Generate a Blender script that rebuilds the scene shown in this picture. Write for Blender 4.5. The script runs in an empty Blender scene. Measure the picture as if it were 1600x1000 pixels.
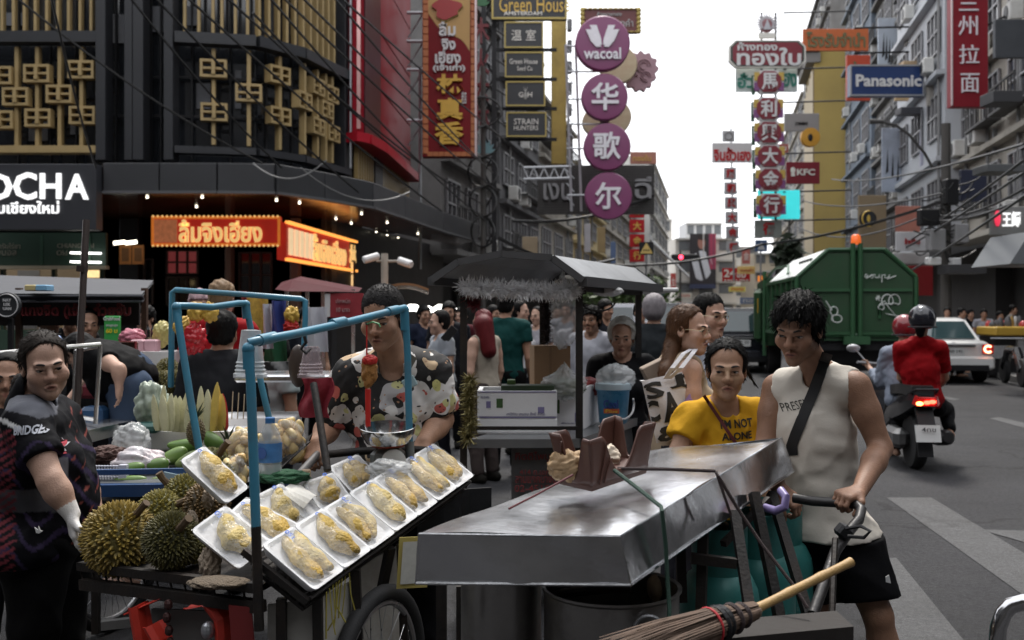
import bpy,math,random
import numpy as np
from mathutils import Vector,Matrix,Euler
from mathutils.bvhtree import BVHTree
random.seed(7)
SC = bpy.context.scene
COL = SC.collection
# ------------------------------------------------------------------ camera, sky, sun, exposure
FPX = 1556.0; HZ = 490.0; EYE = 1.55
cam_d = bpy.data.cameras.new('camera'); cam = bpy.data.objects.new('camera',cam_d); COL.objects.link(cam)
cam.location = (0,0,EYE); cam.rotation_euler = (math.radians(90),0,0)
cam_d.sensor_width = 36.0; cam_d.lens = 36.0*FPX/1600.0
cam_d.shift_y = -(500.0-HZ)/1600.0
cam_d.clip_start = 0.05; cam_d.clip_end = 3000
cam_d.dof.use_dof = True; cam_d.dof.focus_distance = 3.7; cam_d.dof.aperture_fstop = 4.0
SC.camera = cam
SUN_EL,SUN_AZ = math.radians(60),math.radians(6)  # hazy late-afternoon light, from ahead and above the street
w = bpy.data.worlds.new('World'); SC.world = w; w.use_nodes = True
nt = w.node_tree; nt.nodes.clear()
sky = nt.nodes.new('ShaderNodeTexSky'); sky.sky_type = 'NISHITA'; sky.sun_disc = False
sky.sun_elevation = SUN_EL; sky.sun_rotation = SUN_AZ
sky.air_density = 1.0; sky.dust_density = 2.0; sky.ozone_density = 0.6
hs = nt.nodes.new('ShaderNodeHueSaturation'); hs.inputs['Saturation'].default_value = 0.25
bg = nt.nodes.new('ShaderNodeBackground'); bg.inputs['Strength'].default_value = 0.11
wo = nt.nodes.new('ShaderNodeOutputWorld')
ov = nt.nodes.new('ShaderNodeMix'); ov.data_type = 'RGBA'; ov.inputs['Factor'].default_value = 0.8; ov.inputs['B'].default_value = (8.6,8.7,9.0,1)  # thin even cloud over the whole sky
nt.links.new(sky.outputs[0],hs.inputs['Color']); nt.links.new(hs.outputs[0],ov.inputs['A']); nt.links.new(ov.outputs['Result'],bg.inputs[0]); nt.links.new(bg.outputs[0],wo.inputs[0])
sd = bpy.data.lights.new('sun','SUN'); sd.energy = 1.5; sd.angle = math.radians(10); sd.color = (1.0,0.95,0.88)
sun = bpy.data.objects.new('sun',sd); COL.objects.link(sun)
_d = Vector((math.sin(SUN_AZ)*math.cos(SUN_EL),math.cos(SUN_AZ)*math.cos(SUN_EL),math.sin(SUN_EL)))
sun.rotation_euler = _d.to_track_quat('Z','Y').to_euler()
vs = SC.view_settings; vs.view_transform = 'Standard'; vs.look = 'None'; vs.exposure = 1.15; vs.gamma = 1.0; vs.use_curve_mapping = False
SC.cycles.max_bounces = 6; SC.cycles.use_denoising = True

# ------------------------------------------------------------------ helpers
def at(px,py,d): return Vector(((px-800.0)/FPX*d,d,EYE-(py-HZ)/FPX*d))
def V(*a): return Vector(a)
UX = 0.2057  # the street runs along (UX, 1)
SU = Vector((UX,1,0)).normalized(); SN = Vector((SU.y,-SU.x,0))  # along the street, towards its right side

def lin(c):
    return tuple(((x/12.92) if x <= 0.04045 else ((x+0.055)/1.055)**2.4) for x in c)
def hexc(h):
    return lin(tuple(int(h[i:i+2],16)/255 for i in (0,2,4)))
_M = {}
def mat(name,col,rough=0.6,metal=0.0,var=0.12,scale=6.0,bump=0.0,bscale=None,emit=0.0,alpha=1.0,trans=0.0,dirt=None,dirt_scale=1.5,dirt_amt=0.5,spec=None,rvar=0.12,stretch=None,coat=0.0,sss=0.0):
    """procedural surface: base colour broken by noise, roughness variation, fine relief"""
    if name in _M: return _M[name]
    if isinstance(col,str): col = hexc(col)
    m = bpy.data.materials.new(name); m.use_nodes = True; t = m.node_tree; N = t.nodes; L = t.links
    b = N['Principled BSDF']
    tc = N.new('ShaderNodeTexCoord'); src = tc.outputs['Object']
    if stretch:
        mp = N.new('ShaderNodeMapping'); mp.inputs['Scale'].default_value = stretch; L.new(src,mp.inputs[0]); src = mp.outputs[0]
    nz = N.new('ShaderNodeTexNoise'); nz.inputs['Scale'].default_value = scale; nz.inputs['Detail'].default_value = 6; nz.inputs['Roughness'].default_value = 0.62
    L.new(src,nz.inputs['Vector'])
    mx = N.new('ShaderNodeMix'); mx.data_type = 'RGBA'
    lo = [max(0,c*(1-var)) for c in col]; hi = [min(1,c*(1+var)) for c in col]
    mx.inputs['A'].default_value = (*lo,1); mx.inputs['B'].default_value = (*hi,1)
    L.new(nz.outputs['Fac'],mx.inputs['Factor']); cout = mx.outputs['Result']
    if dirt is not None:
        if isinstance(dirt,str): dirt = hexc(dirt)
        n2 = N.new('ShaderNodeTexNoise'); n2.inputs['Scale'].default_value = dirt_scale; n2.inputs['Detail'].default_value = 8; n2.inputs['Roughness'].default_value = 0.7
        L.new(src,n2.inputs['Vector'])
        rp = N.new('ShaderNodeMapRange'); rp.inputs[1].default_value = 0.45; rp.inputs[2].default_value = 0.72; rp.inputs[3].default_value = 0; rp.inputs[4].default_value = dirt_amt
        L.new(n2.outputs['Fac'],rp.inputs[0])
        m2 = N.new('ShaderNodeMix'); m2.data_type = 'RGBA'; L.new(rp.outputs[0],m2.inputs['Factor']); L.new(cout,m2.inputs['A']); m2.inputs['B'].default_value = (*dirt,1); cout = m2.outputs['Result']
    L.new(cout,b.inputs['Base Color'])
    rr = N.new('ShaderNodeMapRange'); rr.inputs[3].default_value = max(0.02,rough-rvar); rr.inputs[4].default_value = min(1,rough+rvar)
    L.new(nz.outputs['Fac'],rr.inputs[0]); L.new(rr.outputs[0],b.inputs['Roughness'])
    b.inputs['Metallic'].default_value = metal
    if spec is not None: b.inputs['Specular IOR Level'].default_value = spec
    if coat: b.inputs['Coat Weight'].default_value = coat
    if sss: b.inputs['Subsurface Weight'].default_value = sss; b.inputs['Subsurface Radius'].default_value = (0.012,0.005,0.003); b.inputs['Subsurface Scale'].default_value = 1.0
    if bump:
        n3 = N.new('ShaderNodeTexNoise'); n3.inputs['Scale'].default_value = bscale or scale*8; n3.inputs['Detail'].default_value = 5
        L.new(src,n3.inputs['Vector'])
        bp = N.new('ShaderNodeBump'); bp.inputs['Strength'].default_value = bump; bp.inputs['Distance'].default_value = 0.01
        L.new(n3.outputs['Fac'],bp.inputs['Height']); L.new(bp.outputs[0],b.inputs['Normal'])
    if emit:
        L.new(cout,b.inputs['Emission Color']); b.inputs['Emission Strength'].default_value = emit
    if alpha < 1: b.inputs['Alpha'].default_value = alpha
    if trans: b.inputs['Transmission Weight'].default_value = trans; b.inputs['IOR'].default_value = 1.15
    _M[name] = m; return m
def vcmat(name,rough=0.6,bump=0.0,bscale=60,metal=0.0,var=0.15,scale=14,spec=None,sss=0.0,emit=0.0):
    """surface whose own colours (print, skin tone, lips) are stored per vertex in 'Col'"""
    if name in _M: return _M[name]
    m = bpy.data.materials.new(name); m.use_nodes = True; t = m.node_tree; N = t.nodes; L = t.links; b = N['Principled BSDF']
    at_ = N.new('ShaderNodeAttribute'); at_.attribute_name = 'Col'
    tc = N.new('ShaderNodeTexCoord'); nz = N.new('ShaderNodeTexNoise'); nz.inputs['Scale'].default_value = scale; nz.inputs['Detail'].default_value = 6
    L.new(tc.outputs['Object'],nz.inputs['Vector'])
    mr = N.new('ShaderNodeMapRange'); mr.inputs[3].default_value = 1-var; mr.inputs[4].default_value = 1+var; L.new(nz.outputs['Fac'],mr.inputs[0])
    mx = N.new('ShaderNodeMix'); mx.data_type = 'RGBA'; mx.blend_type = 'MULTIPLY'; mx.inputs['Factor'].default_value = 1
    L.new(at_.outputs['Color'],mx.inputs['A']); L.new(mr.outputs[0],mx.inputs['B']); L.new(mx.outputs['Result'],b.inputs['Base Color'])
    b.inputs['Roughness'].default_value = rough; b.inputs['Metallic'].default_value = metal
    if spec is not None: b.inputs['Specular IOR Level'].default_value = spec
    if sss: b.inputs['Subsurface Weight'].default_value = sss; b.inputs['Subsurface Radius'].default_value = (0.010,0.004,0.002); b.inputs['Subsurface Scale'].default_value = 1.0
    if emit: L.new(mx.outputs['Result'],b.inputs['Emission Color']); b.inputs['Emission Strength'].default_value = emit
    if bump:
        n3 = N.new('ShaderNodeTexNoise'); n3.inputs['Scale'].default_value = bscale; n3.inputs['Detail'].default_value = 4; L.new(tc.outputs['Object'],n3.inputs['Vector'])
        bp = N.new('ShaderNodeBump'); bp.inputs['Strength'].default_value = bump; bp.inputs['Distance'].default_value = 0.01; L.new(n3.outputs['Fac'],bp.inputs['Height']); L.new(bp.outputs[0],b.inputs['Normal'])
    _M[name] = m; return m

WM = {}  # world matrix of every root / parent
def wm(o): return WM.get(o.name,Matrix.Identity(4))
def tagp(o,label=None,cat=None,group=None,kind=None):
    if label: o['label'] = label
    if cat: o['category'] = cat
    if group: o['group'] = group
    if kind: o['kind'] = kind
    return o
def thing(name,label,cat,loc=(0,0,0),rotz=0.0,group=None):
    o = bpy.data.objects.new(name,None); COL.objects.link(o); o.empty_display_size = 0.1
    o.location = loc; o.rotation_euler = (0,0,rotz)
    WM[o.name] = Matrix.Translation(Vector(loc)) @ Matrix.Rotation(rotz,4,'Z')
    return tagp(o,label,cat,group)
def frame_of(zaxis,up=Vector((0,0,1))):
    z = Vector(zaxis).normalized(); up = Vector(up)
    x = up.cross(z)
    if x.length < 1e-4: x = Vector((1,0,0)).cross(z)
    if x.length < 1e-4: x = Vector((0,1,0)).cross(z)
    x.normalize(); return x,z.cross(x),z
class MB:
    """collects world-space faces; build() links them as one mesh object under its parent"""
    def __init__(s): s.v = []; s.f = []
    def add(s,vs,fs):
        k = len(s.v); s.v.extend([tuple(p) for p in vs]); s.f.extend([tuple(i+k for i in f) for f in fs]); return s
    def box(s,c,size,rz=0.0,M=None):
        hx,hy,hz = size[0]/2,size[1]/2,size[2]/2
        pts = [Vector((x*hx,y*hy,z*hz)) for z in (-1,1) for y in (-1,1) for x in (-1,1)]
        if M is None: M = Matrix.Rotation(rz,3,'Z')
        c = Vector(c); pts = [M @ p + c for p in pts]
        return s.add(pts,[(0,2,3,1),(4,5,7,6),(0,1,5,4),(2,6,7,3),(0,4,6,2),(1,3,7,5)])
    def obox(s,c,ax,ay,az,size):
        return s.box(c,size,M=Matrix((ax,ay,az)).transposed())
    def bbox(s,c,size,b=0.01,rz=0.0,M=None):
        """box with bevelled vertical+horizontal edges (chamfer b)"""
        hx,hy,hz = size[0]/2,size[1]/2,size[2]/2; b = min(b,hx*.9,hy*.9,hz*.9)
        if M is None: M = Matrix.Rotation(rz,3,'Z')
        c = Vector(c); rings = []
        for z,q in ((-hz,b),(-hz+b,0),(hz-b,0),(hz,b)):
            X,Y = hx-q,hy-q; r = []
            e = b if q == 0 else b*0.6
            for (x,y) in ((X-e,-Y),(X,-Y+e),(X,Y-e),(X-e,Y),(-X+e,Y),(-X,Y-e),(-X,-Y+e),(-X+e,-Y)): r.append(M @ Vector((x,y,z)) + c)
            rings.append(r)
        return s.loft(rings,True)
    def loft(s,rings,cap=True,closed=True):
        n = len(rings[0]); vs = [p for r in rings for p in r]; fs = []
        for i in range(len(rings)-1):
            for j in range(n if closed else n-1):
                a = i*n+j; b_ = i*n+(j+1) % n; fs.append((a,b_,b_+n,a+n))
        if cap and closed: fs.append(tuple(reversed(range(n)))); fs.append(tuple(range((len(rings)-1)*n,len(rings)*n)))
        return s.add(vs,fs)
    def cyl(s,a,b,r1,r2=None,seg=10,cap=True):
        r2 = r1 if r2 is None else r2; a,b = Vector(a),Vector(b); x,y,z = frame_of(b-a)
        R = lambda p,r: [p + x*(r*math.cos(2*math.pi*i/seg)) + y*(r*math.sin(2*math.pi*i/seg)) for i in range(seg)]
        return s.loft([R(a,r1),R(b,r2)],cap)
    def tube(s,pts,r,seg=8,closed=False):
        pts = [Vector(p) for p in pts]; n = len(pts); rings = []; px = None
        rr = r if isinstance(r,(list,tuple)) else [r]*n
        for i,p in enumerate(pts):
            t = (pts[(i+1) % n if closed else min(i+1,n-1)]-pts[(i-1) % n if closed else max(i-1,0)])
            t = t.normalized() if t.length > 1e-9 else Vector((0,0,1))
            if px is None: x,y,z = frame_of(t)
            else:
                x = px - t*px.dot(t)
                x = x.normalized() if x.length > 1e-6 else frame_of(t)[0]
                y = t.cross(x)
            px = x
            rings.append([p + x*(rr[i]*math.cos(2*math.pi*k/seg)) + y*(rr[i]*math.sin(2*math.pi*k/seg)) for k in range(seg)])
        if closed: rings.append(rings[0])
        return s.loft(rings,not closed)
    def lathe(s,c,prof,seg=20,ax=(0,0,1),cap=True):
        c = Vector(c); x,y,z = frame_of(ax)
        return s.loft([[c + z*h + x*(r*math.cos(2*math.pi*i/seg)) + y*(r*math.sin(2*math.pi*i/seg)) for i in range(seg)] for r,h in prof],cap)
    def prism(s,pts2,o,ax,ay,depth):
        """polygon in the plane (o, ax, ay) pushed back by depth along ax x ay"""
        o,ax,ay = Vector(o),Vector(ax),Vector(ay); nrm = ax.cross(ay).normalized()
        f = [o + ax*p[0] + ay*p[1] for p in pts2]; b = [p - nrm*depth for p in f]; n = len(f)
        return s.add(f+b,[tuple(range(n)),tuple(range(2*n-1,n-1,-1))] + [(i+n,(i+1) % n+n,(i+1) % n,i) for i in range(n)])
    def ell(s,c,r,seg=14,rings=9,M=None):
        c = Vector(c); M = M or Matrix.Identity(3); R = []
        for i in range(rings):
            th = math.pi*(i+0.02)/(rings-1+0.04); 
            R.append([c + M @ Vector((r[0]*math.sin(th)*math.cos(2*math.pi*k/seg),r[1]*math.sin(th)*math.sin(2*math.pi*k/seg),-r[2]*math.cos(th))) for k in range(seg)])
        return s.loft(R,True)
    def quad(s,a,b,c,d): return s.add([a,b,c,d],[(0,1,2,3)])
    def sheet(s,fn,nu,nv,th=0.0):
        """grid surface fn(u,v); th > 0 gives it thickness along -normal"""
        P = [[Vector(fn(i/nu,j/nv)) for i in range(nu+1)] for j in range(nv+1)]
        F = [(j*(nu+1)+i,j*(nu+1)+i+1,(j+1)*(nu+1)+i+1,(j+1)*(nu+1)+i) for j in range(nv) for i in range(nu)]
        top = [p for r in P for p in r]
        if th <= 0: return s.add(top,F)
        nr = []
        for j in range(nv+1):
            for i in range(nu+1):
                a = P[j][min(i+1,nu)]-P[j][max(i-1,0)]; b = P[min(j+1,nv)][i]-P[max(j-1,0)][i]; n_ = a.cross(b)
                nr.append(n_.normalized() if n_.length > 1e-12 else Vector((0,0,1)))
        bot = [p-n_*th for p,n_ in zip(top,nr)]; K = len(top)
        F2 = [tuple(i+K for i in reversed(f)) for f in F]; E = []
        idx = lambda i,j: j*(nu+1)+i
        loop = [idx(i,0) for i in range(nu)]+[idx(nu,j) for j in range(nv)]+[idx(i,nv) for i in range(nu,0,-1)]+[idx(0,j) for j in range(nv,0,-1)]
        for k in range(len(loop)):
            a,b = loop[k],loop[(k+1) % len(loop)]; E.append((a,a+K,b+K,b))
        return s.add(top+bot,F+F2+E)
    def build(s,name,m,parent=None,smooth=False,cols=None):
        if parent is None:
            a = np.array(s.v); lo,hi = a.min(0),a.max(0); org = Vector(((lo[0]+hi[0])/2,(lo[1]+hi[1])/2,lo[2])); M = Matrix.Translation(org)
        else: M = wm(parent)
        Mi = np.array(M.inverted()); a = np.array(s.v,dtype=float); a = a @ Mi[:3,:3].T + Mi[:3,3]
        me = bpy.data.meshes.new(name); me.from_pydata(a.tolist(),[],s.f); me.update()
        if smooth:
            me.polygons.foreach_set('use_smooth',[True]*len(me.polygons))
            if smooth != 'all':
                try: me.set_sharp_from_angle(angle=math.radians(42))
                except Exception: pass
        if cols is not None:
            ca = me.color_attributes.new('Col','FLOAT_COLOR','POINT'); ca.data.foreach_set('color',np.c_[np.array(cols),np.ones(len(cols))].astype(np.float32).ravel())
        if m is not None: me.materials.append(m)
        o = bpy.data.objects.new(name,me); COL.objects.link(o)
        if parent is not None: o.parent = parent
        else: o.matrix_world = M
        WM[o.name] = M
        return o
def part(name,mb,m,parent,smooth=False,label=None,kind=None):
    return tagp(mb.build(name,m,parent,smooth),label,None,None,kind)
def solo(name,mb,m,label,cat,group=None,smooth=False,kind=None):
    return tagp(mb.build(name,m,None,smooth),label,cat,group,kind)
def copy_tree(o,parent=None):
    c = o.copy(); COL.objects.link(c)
    if parent is not None: c.parent = parent; c.matrix_parent_inverse = o.matrix_parent_inverse
    for ch in list(o.children): copy_tree(ch,c)
    WM[c.name] = WM.get(o.name,Matrix.Identity(4)); return c
def dup(root,loc,rotz=None,label=None,scale=None):
    c = copy_tree(root); c.location = loc
    if rotz is not None: c.rotation_euler = (0,0,rotz)
    if scale: c.scale = (scale,)*3
    if label: c['label'] = label
    WM[c.name] = Matrix.Translation(Vector(loc)) @ Matrix.Rotation(c.rotation_euler.z,4,'Z'); return c

_T = {}
def text_geo(s,extrude=0.0,offset=0.0):
    """outline of a word as (verts Nx3, faces) with its box normalised to 0..w, 0..1 by height"""
    k = (s,round(extrude,4),offset)
    if k in _T: return _T[k]
    c = bpy.data.curves.new('t','FONT'); c.body = s; c.size = 1; c.resolution_u = 2; c.extrude = extrude; c.offset = offset; c.align_x = 'CENTER'; c.space_line = 0.95
    o = bpy.data.objects.new('t',c); COL.objects.link(o)
    dg = bpy.context.evaluated_depsgraph_get(); me = bpy.data.meshes.new_from_object(o.evaluated_get(dg))
    v = np.array([tuple(p.co) for p in me.vertices]).reshape(-1,3); f = [tuple(p.vertices) for p in me.polygons]
    bpy.data.objects.remove(o); bpy.data.curves.remove(c); bpy.data.meshes.remove(me)
    if len(v) == 0: v = np.zeros((3,3)); f = [(0,1,2)]
    _T[k] = (v,f); return _T[k]
def text_on(mb,s,centre,right,up,h=None,w=None,depth=0.01,bold=0.0,stretch=True):
    """adds a word, fitted to width w and/or height h, standing on the plane (right, up); depth = how proud it stands"""
    v,f = text_geo(s,0.05,bold); lo,hi = v.min(0),v.max(0); sz = hi-lo
    right,up,centre = Vector(right).normalized(),Vector(up).normalized(),Vector(centre); n = right.cross(up)
    if w and h: sx,sy = w/max(sz[0],1e-6),h/max(sz[1],1e-6)
    elif w: sx = sy = w/max(sz[0],1e-6)
    else: sx = sy = h/max(sz[1],1e-6)
    mid = (lo+hi)/2; zs = depth/max(sz[2],1e-6)
    pts = [centre + right*((p[0]-mid[0])*sx) + up*((p[1]-mid[1])*sy) + n*((p[2]-lo[2])*zs) for p in v]
    return mb.add(pts,f)
# ------------------------------------------------------------------ smooth bodies: distance fields turned into one continuous surface
def axis_steps(lo,hi,coarse,fine,zones):
    out = [lo]
    while out[-1] < hi:
        x = out[-1]; st = coarse
        for a,b in zones:
            if a-coarse < x < b: st = fine; break
        out.append(x+st)
    return np.array(out)
class Field:
    def __init__(s,lo,hi,coarse=0.012,fine=None,zones=()):
        fine = fine or coarse
        s.ax = [axis_steps(lo[i],hi[i],coarse,fine,[(z[0][i],z[1][i]) for z in zones]) for i in range(3)]
        s.D = np.full([len(a) for a in s.ax],0.5,dtype=np.float32)
    def blk(s,lo,hi):
        sl = []
        for i in range(3):
            a = max(0,np.searchsorted(s.ax[i],lo[i])-1); b = min(len(s.ax[i]),np.searchsorted(s.ax[i],hi[i])+1)
            if b-a < 1: return None
            sl.append(slice(a,b))
        X = s.ax[0][sl[0]][:,None,None]; Y = s.ax[1][sl[1]][None,:,None]; Z = s.ax[2][sl[2]][None,None,:]
        return tuple(sl),X,Y,Z
    def put(s,lo,hi,fn,k=0.02,op='u'):
        pad = 0.03+2*k; lo = [x-pad for x in lo]; hi = [x+pad for x in hi]; r = s.blk(lo,hi)
        if r is None: return s
        sl,X,Y,Z = r; d = fn(X,Y,Z).astype(np.float32); D = s.D[sl]
        if op == 'u':
            if k > 0: h = np.clip(0.5+0.5*(D-d)/k,0,1); s.D[sl] = D*(1-h)+d*h-k*h*(1-h)
            else: s.D[sl] = np.minimum(D,d)
        else:
            if k > 0: h = np.clip(0.5-0.5*(D+d)/k,0,1); s.D[sl] = D*(1-h)-d*h+k*h*(1-h)
            else: s.D[sl] = np.maximum(D,-d)
        return s
    def cone(s,a,b,r1,r2=None,k=0.02,op='u'):
        r2 = r1 if r2 is None else r2; a = np.array(a,float); b = np.array(b,float); R = max(r1,r2); ba = b-a; L2 = max(ba@ba,1e-9)
        def fn(X,Y,Z):
            px,py,pz = X-a[0],Y-a[1],Z-a[2]; t = np.clip((px*ba[0]+py*ba[1]+pz*ba[2])/L2,0,1)
            return np.sqrt((px-ba[0]*t)**2+(py-ba[1]*t)**2+(pz-ba[2]*t)**2)-(r1+(r2-r1)*t)
        return s.put(np.minimum(a,b)-R,np.maximum(a,b)+R,fn,k,op)
    def ell(s,c,r,M=None,k=0.02,op='u'):
        c = np.array(c,float); r = np.array(r,float); M = np.eye(3) if M is None else np.array(M,float); R = r.max()  # columns of M: the ellipsoid's own axes
        def fn(X,Y,Z):
            p = (X-c[0],Y-c[1],Z-c[2]); q = [(p[0]*M[0,i]+p[1]*M[1,i]+p[2]*M[2,i]) for i in range(3)]
            k0 = np.sqrt(sum((q[i]/r[i])**2 for i in range(3))); k1 = np.sqrt(sum((q[i]/r[i]**2)**2 for i in range(3)))
            return k0*(k0-1)/np.maximum(k1,1e-6)
        return s.put(c-R,c+R,fn,k,op)
    def cut(s,p,n,k=0.0):
        """removes everything on the side n points to"""
        p = np.array(p,float); n = np.array(n,float); n = n/np.linalg.norm(n)
        d = (s.ax[0][:,None,None]-p[0])*n[0]+(s.ax[1][None,:,None]-p[1])*n[1]+(s.ax[2][None,None,:]-p[2])*n[2]
        s.D = np.maximum(s.D,d.astype(np.float32)); return s
    def folds(s,amp,freq,seed,dirn=(0,0,1),sharp=1.0,ztop=None):
        freq *= 2.2; amp *= .95; rg = np.random.RandomState(seed); X = s.ax[0][:,None,None]; Y = s.ax[1][None,:,None]; Z = s.ax[2][None,None,:]
        w = 0
        for i in range(7):
            d = rg.normal(size=3); d /= np.linalg.norm(d); f = freq*(0.6+1.3*rg.rand()); ph = rg.rand()*6.28
            d2 = rg.normal(size=3)*freq*0.45
            a = (X*d[0]+Y*d[1]+Z*d[2]*0.25)*f*.8+ph+1.3*np.sin(X*d2[0]+Y*d2[1]+Z*d2[2]+ph*2)
            w = w + (1-2.2*np.abs(np.sin(a*.5))**.75)*np.clip(.5+np.sin(X*d2[1]+Z*d2[0]*1.3+ph*5),0,1.4)/(1+0.2*i)
        w = -w/1.9
        s.D = s.D + (amp*w).astype(np.float32); return s
    def mesh(s):
        D = s.D; S = D < 0; n = D.shape
        c = [S[i:n[0]-1+i,j:n[1]-1+j,k:n[2]-1+k] for i in (0,1) for j in (0,1) for k in (0,1)]
        anyv = c[0].copy(); allv = c[0].copy()
        for q in c[1:]: anyv |= q; allv &= q
        act = anyv & ~allv; I = np.argwhere(act)
        if len(I) == 0: return np.zeros((0,3)),[]
        idx = np.full(act.shape,-1,np.int64); idx[tuple(I.T)] = np.arange(len(I))
        acc = np.zeros((len(I),3)); cnt = np.zeros(len(I))
        ax = s.ax
        for d in range(3):
            o1,o2 = [x for x in range(3) if x != d]
            for u in (0,1):
                for v in (0,1):
                    A = I.copy(); A[:,o1] += u; A[:,o2] += v; B = A.copy(); B[:,d] += 1
                    da = D[tuple(A.T)]; db = D[tuple(B.T)]; m = (da < 0) != (db < 0)
                    t = da[m]/(da[m]-db[m]); P = np.stack([ax[q][A[m][:,q]] for q in range(3)],1); P[:,d] += t*(ax[d][B[m][:,d]]-ax[d][A[m][:,d]])
                    acc[m] += P; cnt[m] += 1
        V_ = acc/np.maximum(cnt,1)[:,None]; F = []
        for d in range(3):
            o1,o2 = [(1,2),(2,0),(0,1)][d]
            sl0 = [slice(None)]*3; sl1 = [slice(None)]*3; sl0[d] = slice(0,n[d]-1); sl1[d] = slice(1,n[d])
            e = S[tuple(sl0)] != S[tuple(sl1)]; E = np.argwhere(e)
            ok = (E[:,o1] > 0) & (E[:,o2] > 0) & (E[:,o1] < n[o1]-1) & (E[:,o2] < n[o2]-1); E = E[ok]
            ins = S[tuple(E.T)]
            q = []
            for (u,v) in ((-1,-1),(0,-1),(0,0),(-1,0)):
                C = E.copy(); C[:,o1] += u; C[:,o2] += v; q.append(idx[tuple(C.T)])
            Q = np.stack(q,1); Q = np.where(ins[:,None],Q,Q[:,::-1]); F.append(Q[(Q >= 0).all(1)])
        return V_,np.concatenate(F)
def relax(v,f,n=1,lam=0.5):
    f = np.asarray(f); e = np.concatenate([f[:,[0,1]],f[:,[1,2]],f[:,[2,3]],f[:,[3,0]]])
    for _ in range(n):
        a = np.zeros_like(v); c = np.zeros(len(v))
        for i in range(3): a[:,i] = np.bincount(e[:,0],v[e[:,1],i],len(v))+np.bincount(e[:,1],v[e[:,0],i],len(v))
        c = np.bincount(e[:,0],minlength=len(v))+np.bincount(e[:,1],minlength=len(v))
        v = v+(a/np.maximum(c,1)[:,None]-v)*lam
    return v
def surf(name,v,f,m,parent,cols=None,world=True):
    """links a world-space surface as a smooth child of parent"""
    if len(v) == 0: return None
    M = wm(parent) if parent is not None else Matrix.Translation(Vector(((v[:,0].min()+v[:,0].max())/2,(v[:,1].min()+v[:,1].max())/2,v[:,2].min())))
    Mi = np.array(M.inverted()); vl = v @ Mi[:3,:3].T + Mi[:3,3]
    f = np.asarray(f); me = bpy.data.meshes.new(name); me.vertices.add(len(vl)); me.vertices.foreach_set('co',vl.astype(np.float32).ravel())
    nf = len(f); me.loops.add(nf*4); me.loops.foreach_set('vertex_index',f.astype(np.int32).ravel()); me.polygons.add(nf)
    me.polygons.foreach_set('loop_start',np.arange(0,nf*4,4,dtype=np.int32))
    try: me.polygons.foreach_set('loop_total',np.full(nf,4,np.int32))
    except Exception: pass
    me.update(calc_edges=True); me.validate(); me.polygons.foreach_set('use_smooth',[True]*len(me.polygons))
    if cols is not None:
        ca = me.color_attributes.new('Col','FLOAT_COLOR','POINT'); ca.data.foreach_set('color',np.c_[cols,np.ones(len(cols))].astype(np.float32).ravel())
    me.materials.append(m); o = bpy.data.objects.new(name,me); COL.objects.link(o)
    if parent is not None: o.parent = parent
    else: o.matrix_world = M
    WM[o.name] = M; return o
def print_on(mb,base,s,centre,right,up,w=None,h=None,off=0.003,bold=0.0,back=0.25,sub=0.02):
    """lays a flat printed word on a curved surface base=(v,f): every vertex is dropped on it along the plane's normal"""
    import bmesh
    tmp = MB(); text_on(tmp,s,centre,right,up,h=h,w=w,depth=0.0001,bold=bold)
    n = Vector(right).normalized().cross(Vector(up).normalized())
    bm = bmesh.new(); vs = [bm.verts.new(p) for p in tmp.v]
    for f in tmp.f:
        try: bm.faces.new([vs[i] for i in f])
        except ValueError: pass
    for f in list(bm.faces):
        f.normal_update()
    bmesh.ops.delete(bm,geom=[f for f in bm.faces if f.normal.dot(n) < 0.5],context='FACES')
    bmesh.ops.triangulate(bm,faces=bm.faces[:])
    for _ in range(3):
        es = [e for e in bm.edges if e.calc_length() > sub]
        if not es: break
        bmesh.ops.subdivide_edges(bm,edges=es,cuts=1); bmesh.ops.triangulate(bm,faces=bm.faces[:])
    tree = base if isinstance(base,BVHTree) else BVHTree.FromPolygons([tuple(p) for p in base[0]],[tuple(int(i) for i in q) for q in base[1]])
    drop = []
    for v in bm.verts:
        hit = tree.ray_cast(v.co+n*back,-n,back*2)
        if hit[0] is not None: v.co = hit[0]+n*off
        else: drop.append(v)
    bmesh.ops.delete(bm,geom=drop,context='VERTS')
    bm.verts.index_update(); mb.add([tuple(v.co) for v in bm.verts],[tuple(v.index for v in f.verts) for f in bm.faces]); bm.free(); return mb
def tree_of(v,f): return BVHTree.FromPolygons([tuple(p) for p in v],[tuple(int(i) for i in q) for q in f])

# ------------------------------------------------------------------ people
SKIN = dict(tan=(0.30,0.165,0.105),fair=(0.50,0.31,0.23),dark=(0.20,0.105,0.065),pale=(0.56,0.37,0.29),mid=(0.37,0.21,0.14))
def joints(loc,yaw=0.0,H=1.65,lean=0.0,arms='down',sit=False):
    """default standing skeleton, facing -Y turned by yaw (radians); x>0 is the person's left"""
    k = H/1.70; J = {}
    b = dict(hip=(0,0.02,.93),chest=(0,0.01,1.25),neck=(0,0.02,1.43),head=(0,-.015,1.585),shL=(.175,.02,1.385),shR=(-.175,.02,1.385),
             elL=(.23,.03,1.10),elR=(-.23,.03,1.10),wrL=(.24,-.06,.87),wrR=(-.24,-.06,.87),hpL=(.09,.02,.90),hpR=(-.09,.02,.90),
             knL=(.105,-.02,.49),knR=(-.105,-.02,.49),anL=(.11,.03,.08),anR=(-.11,.03,.08))
    c,s = math.cos(yaw),math.sin(yaw); loc = Vector(loc)
    for n,p in b.items():
        x,y,z = (q*k for q in p)
        if lean and z > .93*k:
            dz = z-.93*k; y -= math.sin(lean)*dz; z = .93*k+math.cos(lean)*dz
        J[n] = Vector((loc.x+x*c-y*s,loc.y+x*s+y*c,loc.z+z))
    return J
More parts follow.
